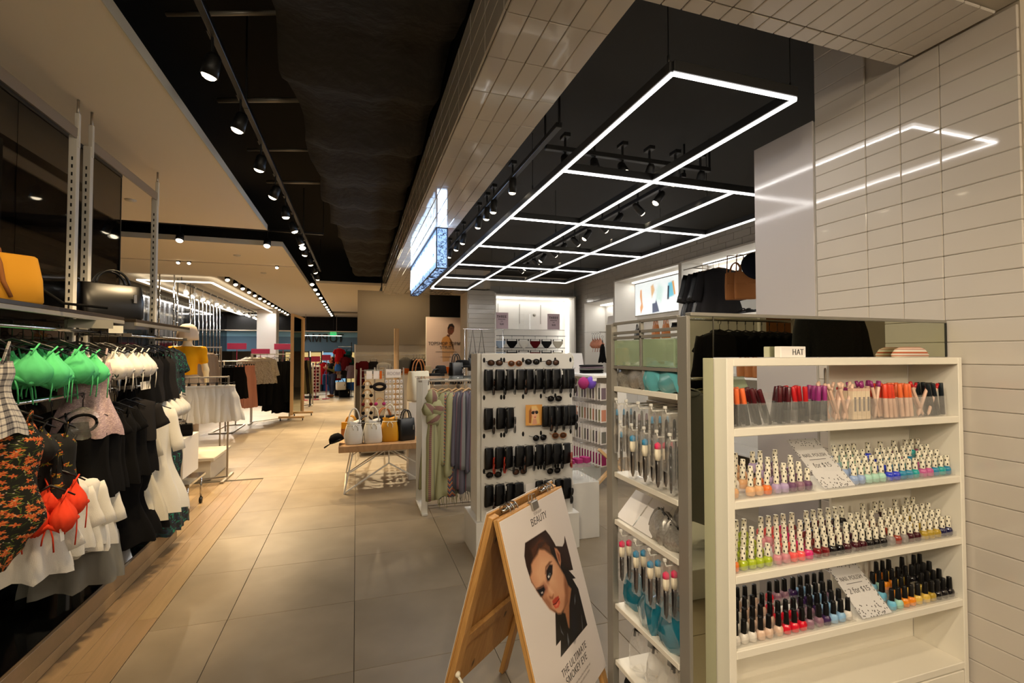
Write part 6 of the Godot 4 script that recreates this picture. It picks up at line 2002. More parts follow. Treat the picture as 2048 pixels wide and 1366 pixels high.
func neon_sign():
	var t := thing("hanging_sign", "glowing blue-white ACCESSORIES box sign hanging under the tiled canopy", "sign")
	part(t, "box", slab(0.822, 0.928, 2.585, 3.015, 5.21, 7.8, 0.003), M.sign_face)
	var fr := sk()
	for x in [0.816, 0.934]:
		for y in [2.58, 3.018]: box(fr, P(x, y, 6.505), Vector3(0.012, 0.012, 2.62))
		for f in [5.2, 7.81]: box(fr, P(x, 2.8, f), Vector3(0.012, 0.44, 0.012))
	for f in [5.2, 7.81]:
		for y in [2.58, 3.018]: box(fr, P(0.875, y, f), Vector3(0.12, 0.012, 0.012))
	part(t, "frame", fin(fr), mk("sign_frame", hx("2a3448"), 0.4))
	var tm := words("ACCESSORIES", 0.40, 0.02, "Droid Sans", 700)
	part(t, "letters", tm, M.sign_letter, P(0.812, 2.80, 6.5), Basis(Vector3.UP, -PI / 2))
	var pn := sk()
	R.seed = 8
	for k in 120:
		var x := R.randf_range(0.825, 0.925)
		var y := R.randf_range(2.6, 3.0)
		var a := R.randf() * TAU
		box(pn, P(x, y, 5.207), Vector3(0.022, 0.004, 0.004), 0.0, Basis(Vector3.BACK, a))
	for k in 300:
		box(pn, P(R.randf_range(0.825, 0.925), 2.583, R.randf_range(5.23, 7.78)), Vector3(0.03, 0.004, 0.006), 0.0, Basis(Vector3.UP, R.randf() * TAU))
	for k in 120:
		box(pn, P(0.82, R.randf_range(2.6, 3.0), R.randf_range(5.23, 7.78)), Vector3(0.004, 0.004, 0.03), 0.0, Basis(Vector3.RIGHT, R.randf() * TAU))
	tag(part(t, "filigree", fin(pn), M.sign_frame), "", "", "", "stuff")
	area_light("sign_light", P(0.805, 2.8, 6.5), Vector3(-1, 0, 0), 2.5, 0.4, 1.6, Color(0.75, 0.86, 1.0))
	area_light("sign_light", P(0.875, 2.8, 5.19), Vector3(0, 0, 1), 0.1, 0.4, 0.5, Color(0.7, 0.82, 1.0))
# ------------------------------------------------------------------ left wall rack: platform, dark glass, poles, clothes
func left_racks():
	var p := thing("platform", "low wooden plinth with a polished black top along the left wall", "platform")
	part(p, "front_board", slab(-1.545, -1.522, 0.0, 0.165, -1.0, 5.08, 0.002), M.plank_1)
	part(p, "front_board", slab(-1.521, -1.517, 0.004, 0.07, -1.0, 5.08, 0.001), M.plank_2)
	part(p, "end_board", slab(-2.6, -1.546, 0.0, 0.165, 5.055, 5.08, 0.002), M.plank_0)
	part(p, "black_top", slab(-2.6, -1.546, 0.15, 0.168, -1.0, 5.054), M.black_gloss)
	var g := thing("glass_wall", "tall dark tinted glass panels behind the left clothes rack", "glass wall")
	for q in [[-1.0, 0.9], [0.905, 2.3], [2.305, 3.70], [3.705, 5.06]]: part(g, "glass_panel", slab(-1.99, -1.98, 0.17, 3.2, q[0], q[1]), M.dark_glass)
	part(g, "top_channel", slab(-2.0, -1.97, 3.2, 3.225, -1.0, 5.06, 0.002), M.black_metal)
	part(g, "glass_edge", slab(-1.993, -1.977, 0.17, 3.2, 5.061, 5.07), M.black_metal)
	# seen through the glass: green cords and a lit stair side
	for k in 16:
		var x := -2.35 - 0.03 * (k % 3)
		var f := 3.1 + 0.07 * k
		solo("green_cord", "green hanging cord behind the dark glass, %s from the viewer" % ORD[k], "cord", tubem([P(x, 0.05, f - 0.1), P(x, 3.28, f)], 0.012, 6), mk("cord_green", hx("6f8a24"), 0.8) if k == 0 else M.cord_green, Vector3.ZERO, 0, "green cords behind the glass")
	var es := thing("stair_side", "pale green-white lit stair balustrade seen through the glass at floor level", "balustrade")
	var s := sk()
	bar(s, P(-2.5, -0.05, 2.6), P(-2.5, 0.62, 4.2), 0.04, 0.5, 0.004)
	part(es, "side_panel", fin(s), emit("stair_glow", Color(0.62, 0.95, 0.88), 2.2))
	for k in 5:
		s = sk()
		bar(s, P(-2.47, 0.18 + 0.08 * k, 3.3 + 0.14 * k), P(-2.47, 0.42 + 0.08 * k, 3.24 + 0.14 * k), 0.012, 0.02)
		part(es, "baluster", fin(s), M.black_metal)
	area_light("stair_light", P(-2.44, 0.4, 3.3), Vector3(1, 0.2, 0), 1.4, 0.4, 0.6, Color(0.62, 0.95, 0.88))
	# slotted posts to the ceiling, rails, shelf
	var r := thing("wall_rack", "tall white slotted posts with dark shelves and rails against the glass", "rack")
	for f in [2.45, 3.79, 3.96, 5.1]:
		part(r, "post", slab(-1.76, -1.715, 0.169, 3.05, f - 0.02, f + 0.02, 0.003), M.white_metal)
		part(r, "ceiling_arm", slab(-1.735, -1.71, 2.98, 3.2, f - 0.012, f + 0.012, 0.002), M.white_metal)
		part(r, "ceiling_rod", tubem([P(-1.722, 3.18, f), P(-1.722, 3.29, f)], 0.008, 8), M.steel)
		var st := sk()
		for k in 48: box(st, P(-1.738, 0.55 + 0.05 * k, f - 0.021), Vector3(0.008, 0.022, 0.004))
		tag(part(r, "slot", fin(st), M.black_void), "", "", "", "stuff")
		for y in [1.78, 1.42, 1.04]: part(r, "bracket", slab(-1.73, -1.47, y - 0.012, y + 0.012, f - 0.004, f + 0.004), M.steel)
	for f in [[2.46, 3.79], [3.97, 5.1]]:
		part(r, "top_bar", slab(-1.728, -1.716, 3.03, 3.1, f[0], f[1]), M.steel)
		part(r, "shelf", slab(-1.95, -1.45, 1.868, 1.89, f[0], f[1], 0.002), M.dark_shelf)
		part(r, "shelf_lip", slab(-1.462, -1.448, 1.845, 1.868, f[0], f[1], 0.002), M.grey_metal)
		for y in [1.78, 1.42, 1.04]: part(r, "hang_rail", tubem([P(-1.5, y, f[0]), P(-1.5, y, f[1])], 0.011, 8), M.chrome)
	# bags on the shelf
	var yb := bag("flat", "large mustard suede bag standing on the left shelf", M.suede_mustard, P(-1.66, 1.891, 2.84), 0.75, 0.46, 0.235, 0.14, "", "suede_brown")
	part(yb, "trailing_strap", tubem([Vector3(0.2, 0.12, -0.05), Vector3(0.32, 0.02, -0.02), Vector3(0.5, 0.01, 0.0)], 0.008, 6), M.black)
	bag("tote", "round black shiny bag behind the mustard bag on the left shelf", M.leather_black, P(-1.82, 1.891, 3.14), 0.8, 0.26, 0.22, 0.14)
	bag("tote", "black leather bag with a brass clasp on the second bay's shelf", M.leather_black, P(-1.62, 1.891, 4.02), 0.7, 0.36, 0.24, 0.2)
	# tier one
	var L := "%s from the viewer on the top rail"
	for k in 6: garment("bikini_top", M.mint, "bright mint green bikini top, " + L % ORD[k], "bikini top", P(-1.53 + 0.02 * (k % 2), 1.80 - 0.012 * (k % 3), 2.86 + 0.11 * k), 0.55 - 0.3 * (k % 3), "mint bikini tops", k, 0.15, 0.3)
	var pl := garment("dress", M.plaid, "black and white checked peplum top at the near end of the top rail", "top", P(-1.47, 1.81, 2.60), 0.2, "", 1, 0.105, 0.30)
	price_tag(pl, Vector3(0.02, -0.48, 0.06), 0, 0.02, 0.09)
	var sd := garment("dress", M.sequin, "dusty lilac sequinned dress after the mint bikini tops", "dress", P(-1.50, 1.79, 3.47), 0.45, "", 2, 0.135, 0.42)
	price_tag(sd, Vector3(-0.03, -0.2, 0.08), 0.2, 0.06, 0.07)
	for k in 5:
		var o := garment("bikini_top", M.palm, "white palm-print bikini top, %s from the lilac dress" % ORD[k], "bikini top", P(-1.5, 1.79, 3.60 + 0.10 * k + (0.08 if k > 1 else 0.0)), 0.6 - 0.3 * (k % 3), "palm-print bikini tops", k, 0.14, 0.3)
		if k > 2: price_tag(o, Vector3(0.08, -0.36, 0.05), 0.2)
	for k in 4: garment("camisole", M.charcoal if k % 2 else M.black, "%s camisole, %s after the palm-print bikini tops" % ["charcoal" if k % 2 else "black", ORD[k]], "top", P(-1.52, 1.79, 4.25 + 0.13 * k), 0.95, "black tops on the top rail", k, 0.15, 0.34)
	for k in 2: garment("crop_top", M.jungle, "dark green jungle-print top at the far end of the top rail, %s" % ["in front", "behind"][k], "top", P(-1.53, 1.78, 4.80 + 0.14 * k), 1.25, "", k + 1, 0.14, 0.38)
	# tier two
	garment("swimsuit", M.floral, "orange floral swimsuit, large at the near end of the middle rail", "swimsuit", P(-1.43, 1.50, 2.64), 0.25, "", 1, 0.15, 0.62)
	garment("bikini_top", M.dark_floral, "black bikini top with yellow flowers beside the orange swimsuit", "bikini top", P(-1.52, 1.42, 2.95), 0.3, "", 1, 0.13, 0.3)
	garment("camisole", M.dark_floral, "black top with yellow flowers below the lilac dress", "top", P(-1.48, 1.40, 3.08), 0.35, "", 2, 0.125, 0.3)
	var vis := thing("sun_visor", "clear plastic sun visor with a dark strap hanging beside the post", "hat", P(-1.42, 1.27, 3.24), 0.5)
	var vs := sk(true)
	var rr := []
	for z in [0.0, 0.004]:
		var rg := PackedVector3Array()
		for j in 20: rg.append(Vector3(0.075 * cos(TAU * j / 20), 0.09 * sin(TAU * j / 20), z))
		rr.append(rg)
	loft(vs, rr)
	part(vis, "brim", fin(vs), M.acrylic)
	part(vis, "strap", tubem(arc(Vector3.ZERO, Vector3(0.06, 0, 0), Vector3(0, 0.05, 0.02), 0, TAU, 16), 0.008, 6, true), M.black)
	for k in 6: garment("camisole", M.black, "black ribbed camisole, %s from the viewer on the middle rail" % ORD[k], "top", P(-1.49 + 0.02 * (k % 2), 1.42, 3.40 + 0.11 * k + (0.1 if k > 3 else 0.0)), 0.6, "black camisoles on the middle rail", k, 0.15, 0.44)
	for k in 4: garment("crop_top", M.black, "black crop top packed behind the camisoles, %s" % ORD[k], "top", P(-1.58, 1.42, 3.48 + 0.12 * k), 0.5, "black crop tops behind the camisoles", k, 0.17, 0.34)
	garment("tee", M.charcoal, "dark folded shirt above the white lace dress", "top", P(-1.47, 1.42, 4.02), 0.7, "", 3, 0.15, 0.28)
	for k in 4: garment("bikini_top", M.white, "white tie-front top with dark straps, %s along the far middle rail" % ORD[k], "bikini top", P(-1.52, 1.42, 4.50 + 0.12 * k), 0.9, "white tie-front tops", k, 0.16, 0.3)
	var ld := garment("lace_dress", M.white, "white long-sleeved lace dress at the end of the rack", "dress", P(-1.50, 1.36, 4.34), 0.55, "", 1, 0.165, 0.82)
	price_tag(ld, Vector3(0.0, -0.2, 0.09), 0.0, 0.05, 0.055, "black_plastic")
	garment("lace_dress", M.cream, "second cream lace dress tucked behind the long-sleeved one", "dress", P(-1.58, 1.36, 4.18), 0.6, "", 2, 0.155, 0.86)
	# tier three
	var c0 := garment("bikini_top", M.coral, "bright coral bikini top, nearest on the bottom rail", "bikini top", P(-1.40, 1.09, 2.92), 0.35, "", 1, 0.105, 0.3)
	price_tag(c0, Vector3(0.05, -0.3, 0.07), 0.9, 0.02, 0.06)
	garment("bikini_top", M.coral, "bright coral bikini top behind the nearest coral one", "bikini top", P(-1.42, 1.13, 3.06), 0.3, "", 2, 0.105, 0.3)
	for k in 3:
		var o := garment("blouse", M.white, "white lace top with a black tag, %s from the coral bikinis" % ORD[k], "top", P(-1.50, 1.05, 3.20 + 0.13 * k), 0.7, "white lace tops on the bottom rail", k, 0.135, [0.36, 0.40, 0.44][k])
		price_tag(o, Vector3(0.04, -0.18, 0.09), 0.1, 0.04, 0.045, "black_plastic")
	garment("blouse", M.white, "white lace top low under the coral bikinis", "top", P(-1.54, 0.99, 3.02), 0.5, "", 3, 0.15, 0.34)
	garment("skirt", M.grey, "sheer grey skirt hanging lowest near the black plinth", "skirt", P(-1.60, 0.80, 3.60), 0.4, "", 1, 0.2, 0.42)
	for k in 3: garment("dress", M.jungle, "dark green jungle-print dress at the far end of the bottom rail, %s" % ORD[k], "dress", P(-1.55, 1.04, 4.72 + 0.12 * k), 0.9, "jungle-print dresses", k, 0.14, 0.68)
	for k in 3: garment("slip", M.black, "black slip hanging below the camisoles, %s" % ORD[k], "dress", P(-1.55, 1.04, 4.0 + 0.14 * k), 0.45, "black slips on the bottom rail", k, 0.17, 0.5)
	# neat rows of bare hangers catching light above the clothes
	var hm := hanger_mesh(0.19)
	for k in 14: solo("empty_hanger", "empty dark hanger, %s from the viewer on the inner top rail" % ORD[k], "hanger", hm, M.black_plastic, P(-1.62, 1.80, 2.6 + 0.17 * k), 0.5, "empty hangers on the left rack")
	solo("end_ticket", "small white ticket clipped to the end of the top rail by the posts", "ticket", boxm(Vector3(0.07, 0.045, 0.004)), M.tag_white, P(-1.40, 1.80, 3.55), 0.2)
	solo("end_ticket", "wide grey ticket strip above the palm-print tops", "ticket", boxm(Vector3(0.2, 0.05, 0.004)), M.grey_metal, P(-1.47, 1.825, 3.42), 0.35)
# ------------------------------------------------------------------ middle of the floor: mannequin, racks, shopper
func rail_rack(called: String, label: String, x0: float, x1: float, f0: float, f1: float, h: float, m: String):
	var t := thing(called, label, "rack")
	var pw := 0.01 if m == "steel" else 0.025
	for q in [[x0, f0], [x1, f1]]: part(t, "post", slab(q[0] - pw, q[0] + pw, 0.0, h, q[1] - 0.012, q[1] + 0.012, 0.002), M[m])
	var s := sk()
	bar(s, P(x0, h - 0.015, f0), P(x1, h - 0.015, f1), 0.022, 0.022, 0.002)
	part(t, "rail", fin(s), M[m])
	for q in [[x0, f0], [x1, f1]]:
		s = sk()
		bar(s, P(q[0], 0.012, q[1] - 0.28), P(q[0], 0.012, q[1] + 0.28), 0.04, 0.024, 0.002)
		part(t, "foot", fin(s), M[m])
	s = sk()
	bar(s, P(x0, 0.03, f0), P(x1, 0.03, f1), 0.02, 0.02)
	part(t, "base_bar", fin(s), M[m])
	return t

func mid_floor():
	# mannequin seen from behind on its plinth
	var t := thing("mannequin", "white mannequin with a pale bob wig and mustard yellow tee, seen from behind", "mannequin", P(-2.2, 0.30, 7.65), PI + 0.25)
	var j := {"pelvis": Vector3(0, 0.98, 0), "waist": Vector3(0, 1.12, 0), "chest": Vector3(0, 1.30, 0), "neck": Vector3(0, 1.47, -0.01), "head": Vector3(0, 1.56, 0.01), "sl": Vector3(-0.155, 1.40, 0), "sr": Vector3(0.155, 1.40, 0), "hl": Vector3(-0.08, 0.94, 0), "hr": Vector3(0.08, 0.94, 0), "el": Vector3(-0.215, 1.13, -0.02), "wl": Vector3(-0.235, 0.90, 0.05), "er": Vector3(0.215, 1.13, -0.02), "wr": Vector3(0.235, 0.90, 0.05), "kl": Vector3(-0.085, 0.52, 0.02), "al": Vector3(-0.09, 0.09, 0), "kr": Vector3(0.09, 0.52, 0.03), "ar": Vector3(0.10, 0.09, 0.03)}
	var b := figure_bones(j)
	var s := sk(true)
	nets(s, b, 0.018, 0.035)
	head_mesh(s, Vector3(0, 1.64, 0.02), Vector3(0, 0, 1))
	hand(s, j.wl, Vector3(-0.05, -1, 0.15).normalized(), Vector3(0, 0.1, 1).normalized(), -0.4)
	hand(s, j.wr, Vector3(0.05, -1, 0.15).normalized(), Vector3(0, 0.1, 1).normalized(), 0.4)
	part(t, "body", fin(s), M.skin_mannequin)
	s = sk(true)
	nets(s, [b[0], b[1], b[2], b[4], [j.sl, j.sl.lerp(j.el, 0.55), 0.052, 0.046], [j.sr, j.sr.lerp(j.er, 0.55), 0.052, 0.046]], 0.016, 0.04, 1.06, 1.455, 0.012)
	part(t, "tee", fin(s), M.mustard)
	s = sk(true)
	nets(s, [b[0], b[5], b[10], b[11], b[12], b[13]], 0.02, 0.04, 0.14, 1.075, 0.014)
	part(t, "trousers", fin(s), M.taupe)
	s = sk(true)
	var rings := []
	for q in [[1.765, 0.012, 0.012], [1.755, 0.06, 0.065], [1.72, 0.098, 0.105], [1.66, 0.118, 0.122], [1.60, 0.128, 0.128], [1.545, 0.132, 0.128], [1.54, 0.10, 0.10]]:
		var r := ell(q[0], q[1], q[2], 36, 0, -0.005)
		for k in 36: r[k] += Vector3(r[k].x, 0, r[k].z) * 0.03 * sin(k * 4.0) * (1.0 if q[0] < 1.74 else 0.0)
		rings.append(r)
	loft(s, rings)
	part(t, "wig", fin(s), M.wig)
	var pd := thing("plinth", "pale plinth under the mannequin in the yellow tee", "plinth")
	part(pd, "top", slab(-2.75, -1.75, 0.26, 0.30, 7.2, 8.1, 0.004), M.paint_cream)
	part(pd, "body", slab(-2.70, -1.80, 0.0, 0.26, 7.25, 8.05, 0.004), M.paint_cream)
	# rail of white tutus beside the mannequin
	rail_rack("clothes_rack", "slim steel rack of white tulle skirts in front of the mannequin", -2.3, -1.62, 7.05, 7.3, 1.36, "steel")
	for k in 7: garment("tutu", M.white, "white tulle skirt, %s from the near end of the rail below the mannequin" % ORD[k], "skirt", P(-2.22 + 0.095 * k, 1.345, 7.08 + 0.035 * k), 0.25, "white tulle skirts", k, 0.15, 0.46)
	for k in 4: garment("blouse", M.taupe, "pale taupe jacket on the rail behind the mannequin, %s" % ORD[k], "jacket", P(-2.56 + 0.05 * k, 1.76, 9.4 + 0.06 * k), 0.9, "taupe jackets behind the mannequin", k, 0.13, 0.62)
	rail_rack("clothes_rack", "steel rack of taupe jackets behind the mannequin", -2.75, -2.25, 9.3, 9.6, 1.78, "steel")
	# low white trolley at the end of the plinth
	var tr := thing("trolley", "low white box trolley on castors with dark folded clothes beside the rack's end", "trolley")
	part(tr, "box", slab(-2.05, -1.66, 0.38, 0.79, 5.7, 6.2, 0.004), M.paint_white)
	part(tr, "frame", slab(-2.05, -1.60, 0.30, 0.33, 5.7, 6.25, 0.003), M.chrome)
	for q in [[-2.0, 5.75], [-1.63, 5.75], [-2.0, 6.2], [-1.63, 6.2]]:
		var cs := sk(true)
		tube(cs, [P(q[0], 0.30, q[1]), P(q[0], 0.07, q[1])], 0.012, 6)
		part(tr, "stem", fin(cs), M.chrome)
		part(tr, "castor", tubem([P(q[0] - 0.012, 0.035, q[1]), P(q[0] + 0.012, 0.035, q[1])], 0.034, 12), M.black_plastic)
	bag("satchel", "dark folded clothes heaped on the low white trolley", M.black, P(-1.78, 0.79, 5.95), 0.3, 0.26, 0.12, 0.2)
	hat("black felt hat lying above the low white trolley's rear", M.black, P(-1.85, 0.79, 6.12), 0.1, 0.08, 0.08)
	# two-way steel rack with black and pink skirts
	var k2 := thing("clothes_rack", "two-way steel rack of black and pink skirts on a flat square base", "rack")
	for q in [[-2.865, 11.38, -2.447, 11.38], [-2.447, 11.38, -2.46, 12.65], [-2.46, 12.65, -2.82, 12.65], [-2.82, 12.65, -2.865, 11.38]]:
		var bs := sk()
		bar(bs, P(q[0], 0.012, q[1]), P(q[2], 0.012, q[3]), 0.03, 0.024)
		part(k2, "base_bar", fin(bs), M.steel)
	part(k2, "post", tubem([P(-2.62, 0.02, 11.6), P(-2.66, 1.49, 11.6)], 0.014, 8), M.steel)
	part(k2, "post", tubem([P(-2.62, 0.02, 12.5), P(-2.6, 1.49, 12.5)], 0.014, 8), M.steel)
	part(k2, "rail", tubem([P(-3.1, 1.49, 11.6), P(-2.0, 1.49, 11.6)], 0.012, 8), M.steel)
	part(k2, "rail", tubem([P(-2.9, 1.49, 12.5), P(-1.9, 1.49, 12.5)], 0.012, 8), M.steel)
	for k in 5: garment("skirt", M.black, "black pleated skirt, %s on the two-way rack" % ORD[k], "skirt", P(-2.62 + 0.06 * k, 1.48, 11.6), 0.75, "black skirts on the two-way rack", k, 0.17, 0.66)
	for k in 5: garment("skirt", M.pink, "dusty pink pleated skirt, %s on the two-way rack" % ORD[k], "skirt", P(-2.54 + 0.05 * k, 1.49, 12.5), 0.9, "pink skirts on the two-way rack", k, 0.17, 0.95)
	for k in 4: garment("tutu", M.white, "long white tulle skirt, %s on the left of the two-way rack" % ORD[k], "skirt", P(-3.05 + 0.1 * k, 1.48, 11.6), 0.5, "long white skirts on the two-way rack", k, 0.17, 0.85)
	# white rack with printed blouses and black dresses
	rail_rack("clothes_rack", "white flat-post rack of printed blouses and long black dresses", -2.37, -1.62, 12.87, 13.6, 1.66, "white_metal")
	for k in 3: garment("blouse", M.metallic_print, "cream and bronze printed blouse, %s on the white rack" % ORD[k], "blouse", P(-2.36 + 0.14 * k, 1.65, 12.9 + 0.1 * k), 0.5, "printed blouses on the white rack", k, 0.2, 0.62)
	garment("blouse", M.white, "plain white blouse at the left end of the white rack", "blouse", P(-2.5, 1.65, 13.1), 0.3, "", 2, 0.19, 0.6)
	for k in 3: garment("dress", M.black, "long black dress, %s along the white rack" % ORD[k], "dress", P(-1.94 + 0.1 * k, 1.65, 13.3 + 0.1 * k), 0.45, "long black dresses on the white rack", k, 0.21, [1.2, 1.02, 1.28][k])
	for k in 2: garment("trousers", M.black, "black trousers below the printed blouses, %s pair" % ORD[k], "trousers", P(-2.25 + 0.16 * k, 1.25, 13.1), 0.35, "black trousers below the blouses", k, 0.17, 0.75)
	# full-length mirror in a wooden frame, nearly edge on
	var m := thing("standing_mirror", "tall full-length mirror in a pale wooden frame on castors", "mirror")
	part(m, "frame", slab(-1.565, -1.49, 0.12, 2.66, 13.14, 13.19, 0.004), M.birch)
	part(m, "frame", slab(-1.42, -1.33, 0.12, 2.62, 14.05, 14.1, 0.004), M.birch)
	var ms := sk()
	bar(ms, P(-1.53, 2.63, 13.16), P(-1.38, 2.60, 14.07), 0.06, 0.06, 0.004)
	part(m, "frame", fin(ms), M.birch)
	ms = sk()
	box(ms, P(-1.45, 1.36, 13.62), Vector3(0.012, 2.46, 0.92), 0.002, Basis(Vector3.UP, -0.163))
	part(m, "glass", fin(ms), M.mirror)
	for q in [[-1.815, 13.145, -1.226, 13.05], [-1.60, 14.06, -1.10, 14.08]]:
		ms = sk()
		bar(ms, P(q[0], 0.085, q[1]), P(q[2], 0.085, q[3]), 0.05, 0.05, 0.004)
		part(m, "foot", fin(ms), M.birch)
		for x in [q[0] + 0.04, q[2] - 0.04]: part(m, "castor", tubem([P(x - 0.012, 0.03, q[1]), P(x + 0.012, 0.03, q[1])], 0.03, 12), M.black_plastic)
	# farther along the aisle
	rail_rack("clothes_rack", "white rack of long dark skirts behind the standing mirror", -1.75, -1.34, 17.6, 16.92, 1.30, "white_metal")
	for k in 6: garment("skirt", M.khaki if k % 2 else M.charcoal, "long %s skirt, %s behind the standing mirror" % ["khaki" if k % 2 else "charcoal", ORD[k]], "skirt", P(-1.98 + 0.09 * k, 1.55, 16.2 + 0.1 * k), 0.5, "long dark skirts behind the mirror", k, 0.2, 1.05)
	rail_rack("clothes_rack", "dark rack holding the long skirts left of the aisle", -2.1, -1.4, 16.15, 16.7, 1.56, "black_metal")
	var sp := thing("card_spinner", "white spinner stand with a grid of small cards", "display stand")
	part(sp, "drum", slab(-1.88, -1.32, 0.18, 1.20, 19.6, 20.1, 0.004), M.paint_cream)
	part(sp, "pole", tubem([P(-1.6, 0.0, 19.85), P(-1.6, 1.32, 19.85)], 0.03, 10), M.steel)
	part(sp, "base", slab(-1.85, -1.35, 0.02, 0.07, 19.65, 20.05, 0.004), M.black_metal)
	for i in 8:
		for k in 5: solo("hair_clip_card", "dark card on the white spinner, %s across the %s row" % [ORD[k], ORD[i]], "card", boxm(Vector3(0.08, 0.085, 0.01)), M.burgundy if (i + k) % 3 else M.charcoal, P(-1.82 + 0.11 * k, 1.11 - 0.12 * i, 19.59), 0, "cards on the spinner")
	shopper()
	for k in 9:
		var kk: Array = [["tee", "red", "red tee"], ["blouse", "orange", "orange blouse"], ["coat", "taupe", "taupe coat"], ["dress", "navy", "navy dress"], ["tee", "burgundy", "dark red tee"], ["coat", "charcoal", "charcoal coat"], ["dress", "teal", "teal dress"], ["blouse", "grey", "grey blouse"], ["tee", "mauve", "mauve tee"]][k]
		garment(kk[0], M[kk[1]], "%s hanging on the crowded rack beyond the shopper, right of the aisle's end" % kk[2], "clothing", P(-0.62 + 0.055 * k, 1.95 - 0.32 * (k % 3), 19.5 + 0.25 * (k % 4)), 0.4, "", k, 0.18, 0.5)
	var cr := thing("clothes_rack", "crowded dark rack at the right of the aisle's far end", "rack")
	part(cr, "post", slab(-0.2, -0.17, 0.0, 2.1, 19.6, 19.63), M.black_metal)
	for y in [1.95, 1.63, 1.31]: part(cr, "rail", slab(-0.68, -0.15, y - 0.012, y, 19.6, 20.4), M.black_metal)
	part(cr, "base", slab(-0.6, -0.1, 0.0, 0.03, 19.5, 20.4), M.black_metal)
	bag("tote", "white tote on the floor at the right of the aisle's end", M.ivory, P(-0.55, 0.3, 19.4), 0.3, 0.36, 0.3, 0.2, "", "black")
	bag("tote", "black bag under the crowded rack at the aisle's end", M.black, P(-0.42, 0.031, 19.5), 0.2, 0.4, 0.28, 0.3)
	bag("bucket", "small blue bag hooked on the crowded rack at the aisle's end", M.blue, P(-0.66, 1.0, 19.45), 0.2, 0.24, 0.26, 0.2)

func shopper():
	var t := thing("person", "shopper with dark hair in a dark top, olive sleeves and jeans, looking at a phone", "person", P(-0.88, 0.0, 20.0), -0.9)
	var j := {"pelvis": Vector3(0, 0.86, 0), "waist": Vector3(0, 1.0, 0), "chest": Vector3(0, 1.14, 0.02), "neck": Vector3(0, 1.29, 0.03), "head": Vector3(0, 1.36, 0.06), "sl": Vector3(-0.15, 1.22, 0.02), "sr": Vector3(0.15, 1.22, 0.02), "hl": Vector3(-0.08, 0.83, 0), "hr": Vector3(0.08, 0.83, 0), "el": Vector3(-0.21, 0.99, 0.06), "wl": Vector3(-0.07, 1.10, 0.24), "er": Vector3(0.21, 0.99, 0.06), "wr": Vector3(0.07, 1.08, 0.25), "kl": Vector3(-0.085, 0.46, 0.02), "al": Vector3(-0.09, 0.085, -0.01), "kr": Vector3(0.10, 0.46, 0.05), "ar": Vector3(0.12, 0.085, 0.08)}
	var b := figure_bones(j)
	var s := sk(true)
	nets(s, b, 0.022, 0.035)
	head_mesh(s, Vector3(0, 1.43, 0.07), Vector3(0, -0.35, 1).normalized())
	hand(s, j.wl, Vector3(0.35, 0.2, 0.9).normalized(), Vector3(0.1, 1, -0.2).normalized(), 0.7)
	hand(s, j.wr, Vector3(-0.35, 0.2, 0.9).normalized(), Vector3(0.1, 1, -0.2).normalized(), -0.7)
	part(t, "body", fin(s), mk("skin", hx("a8745a"), 0.6))
	s = sk(true)
	nets(s, [b[0], b[1], b[2], b[4]], 0.022, 0.04, 0.82, 1.30, 0.018)
	part(t, "top", fin(s), M.black)
	s = sk(true)
	nets(s, [b[6], b[7], b[8], b[9]], 0.02, 0.03, -9, 1.28, 0.012)
	part(t, "sleeve", fin(s), M.olive)
	s = sk(true)
	nets(s, [b[0], b[5], b[10], b[11], b[12], b[13]], 0.024, 0.04, 0.1, 0.9, 0.014)
	part(t, "jeans", fin(s), M.denim)
	s = sk(true)
	nets(s, [[Vector3(0, 1.47, 0.03), Vector3(0, 1.40, 0.0), 0.095, 0.09], [Vector3(0, 1.40, -0.02), Vector3(0, 1.22, -0.05), 0.08, 0.06]], 0.016, 0.04)
	part(t, "hair", fin(s), mk("hair_dark", hx("1c1210"), 0.6))
	for q in [j.al, j.ar]:
		s = sk(true)
		nets(s, [[q + Vector3(0, -0.04, -0.03), q + Vector3(0, -0.05, 0.14), 0.042, 0.034]], 0.014, 0.02)
		part(t, "shoe", fin(s), M.leather_tan)
	solo("phone", "pale phone held up by the shopper", "phone", boxm(Vector3(0.075, 0.14, 0.009), 0.003), M.paint_white, P(-1.10, 1.17, 19.85), -0.9)
	bag("tote", "red shopping bag hanging from the shopper's arm", M.red, P(-0.70, 0.62, 20.1), 0.6, 0.3, 0.38, 0.14)
	bag("tote", "light blue shopping bag beside the shopper's legs", M.blue, P(-1.10, 0.46, 20.15), 0.3, 0.3, 0.4, 0.14)
	bag("tote", "dark purple bag on the floor behind the shopper", M.navy, P(-0.62, 0.001, 20.3), 0.3, 0.4, 0.26, 0.2)
	rail_rack("clothes_rack", "small steel rail left of the shopper holding two coats", -1.5, -1.1, 20.6, 20.62, 1.40, "steel")
	for k in 2: garment("coat", M[["red", "grey"][k]], "%s coat hanging left of the shopper" % ["red", "pale grey"][k], "coat", P(-1.22 - 0.12 * k, 1.40, 20.6), 0.4, "", k, 0.17, 0.85)
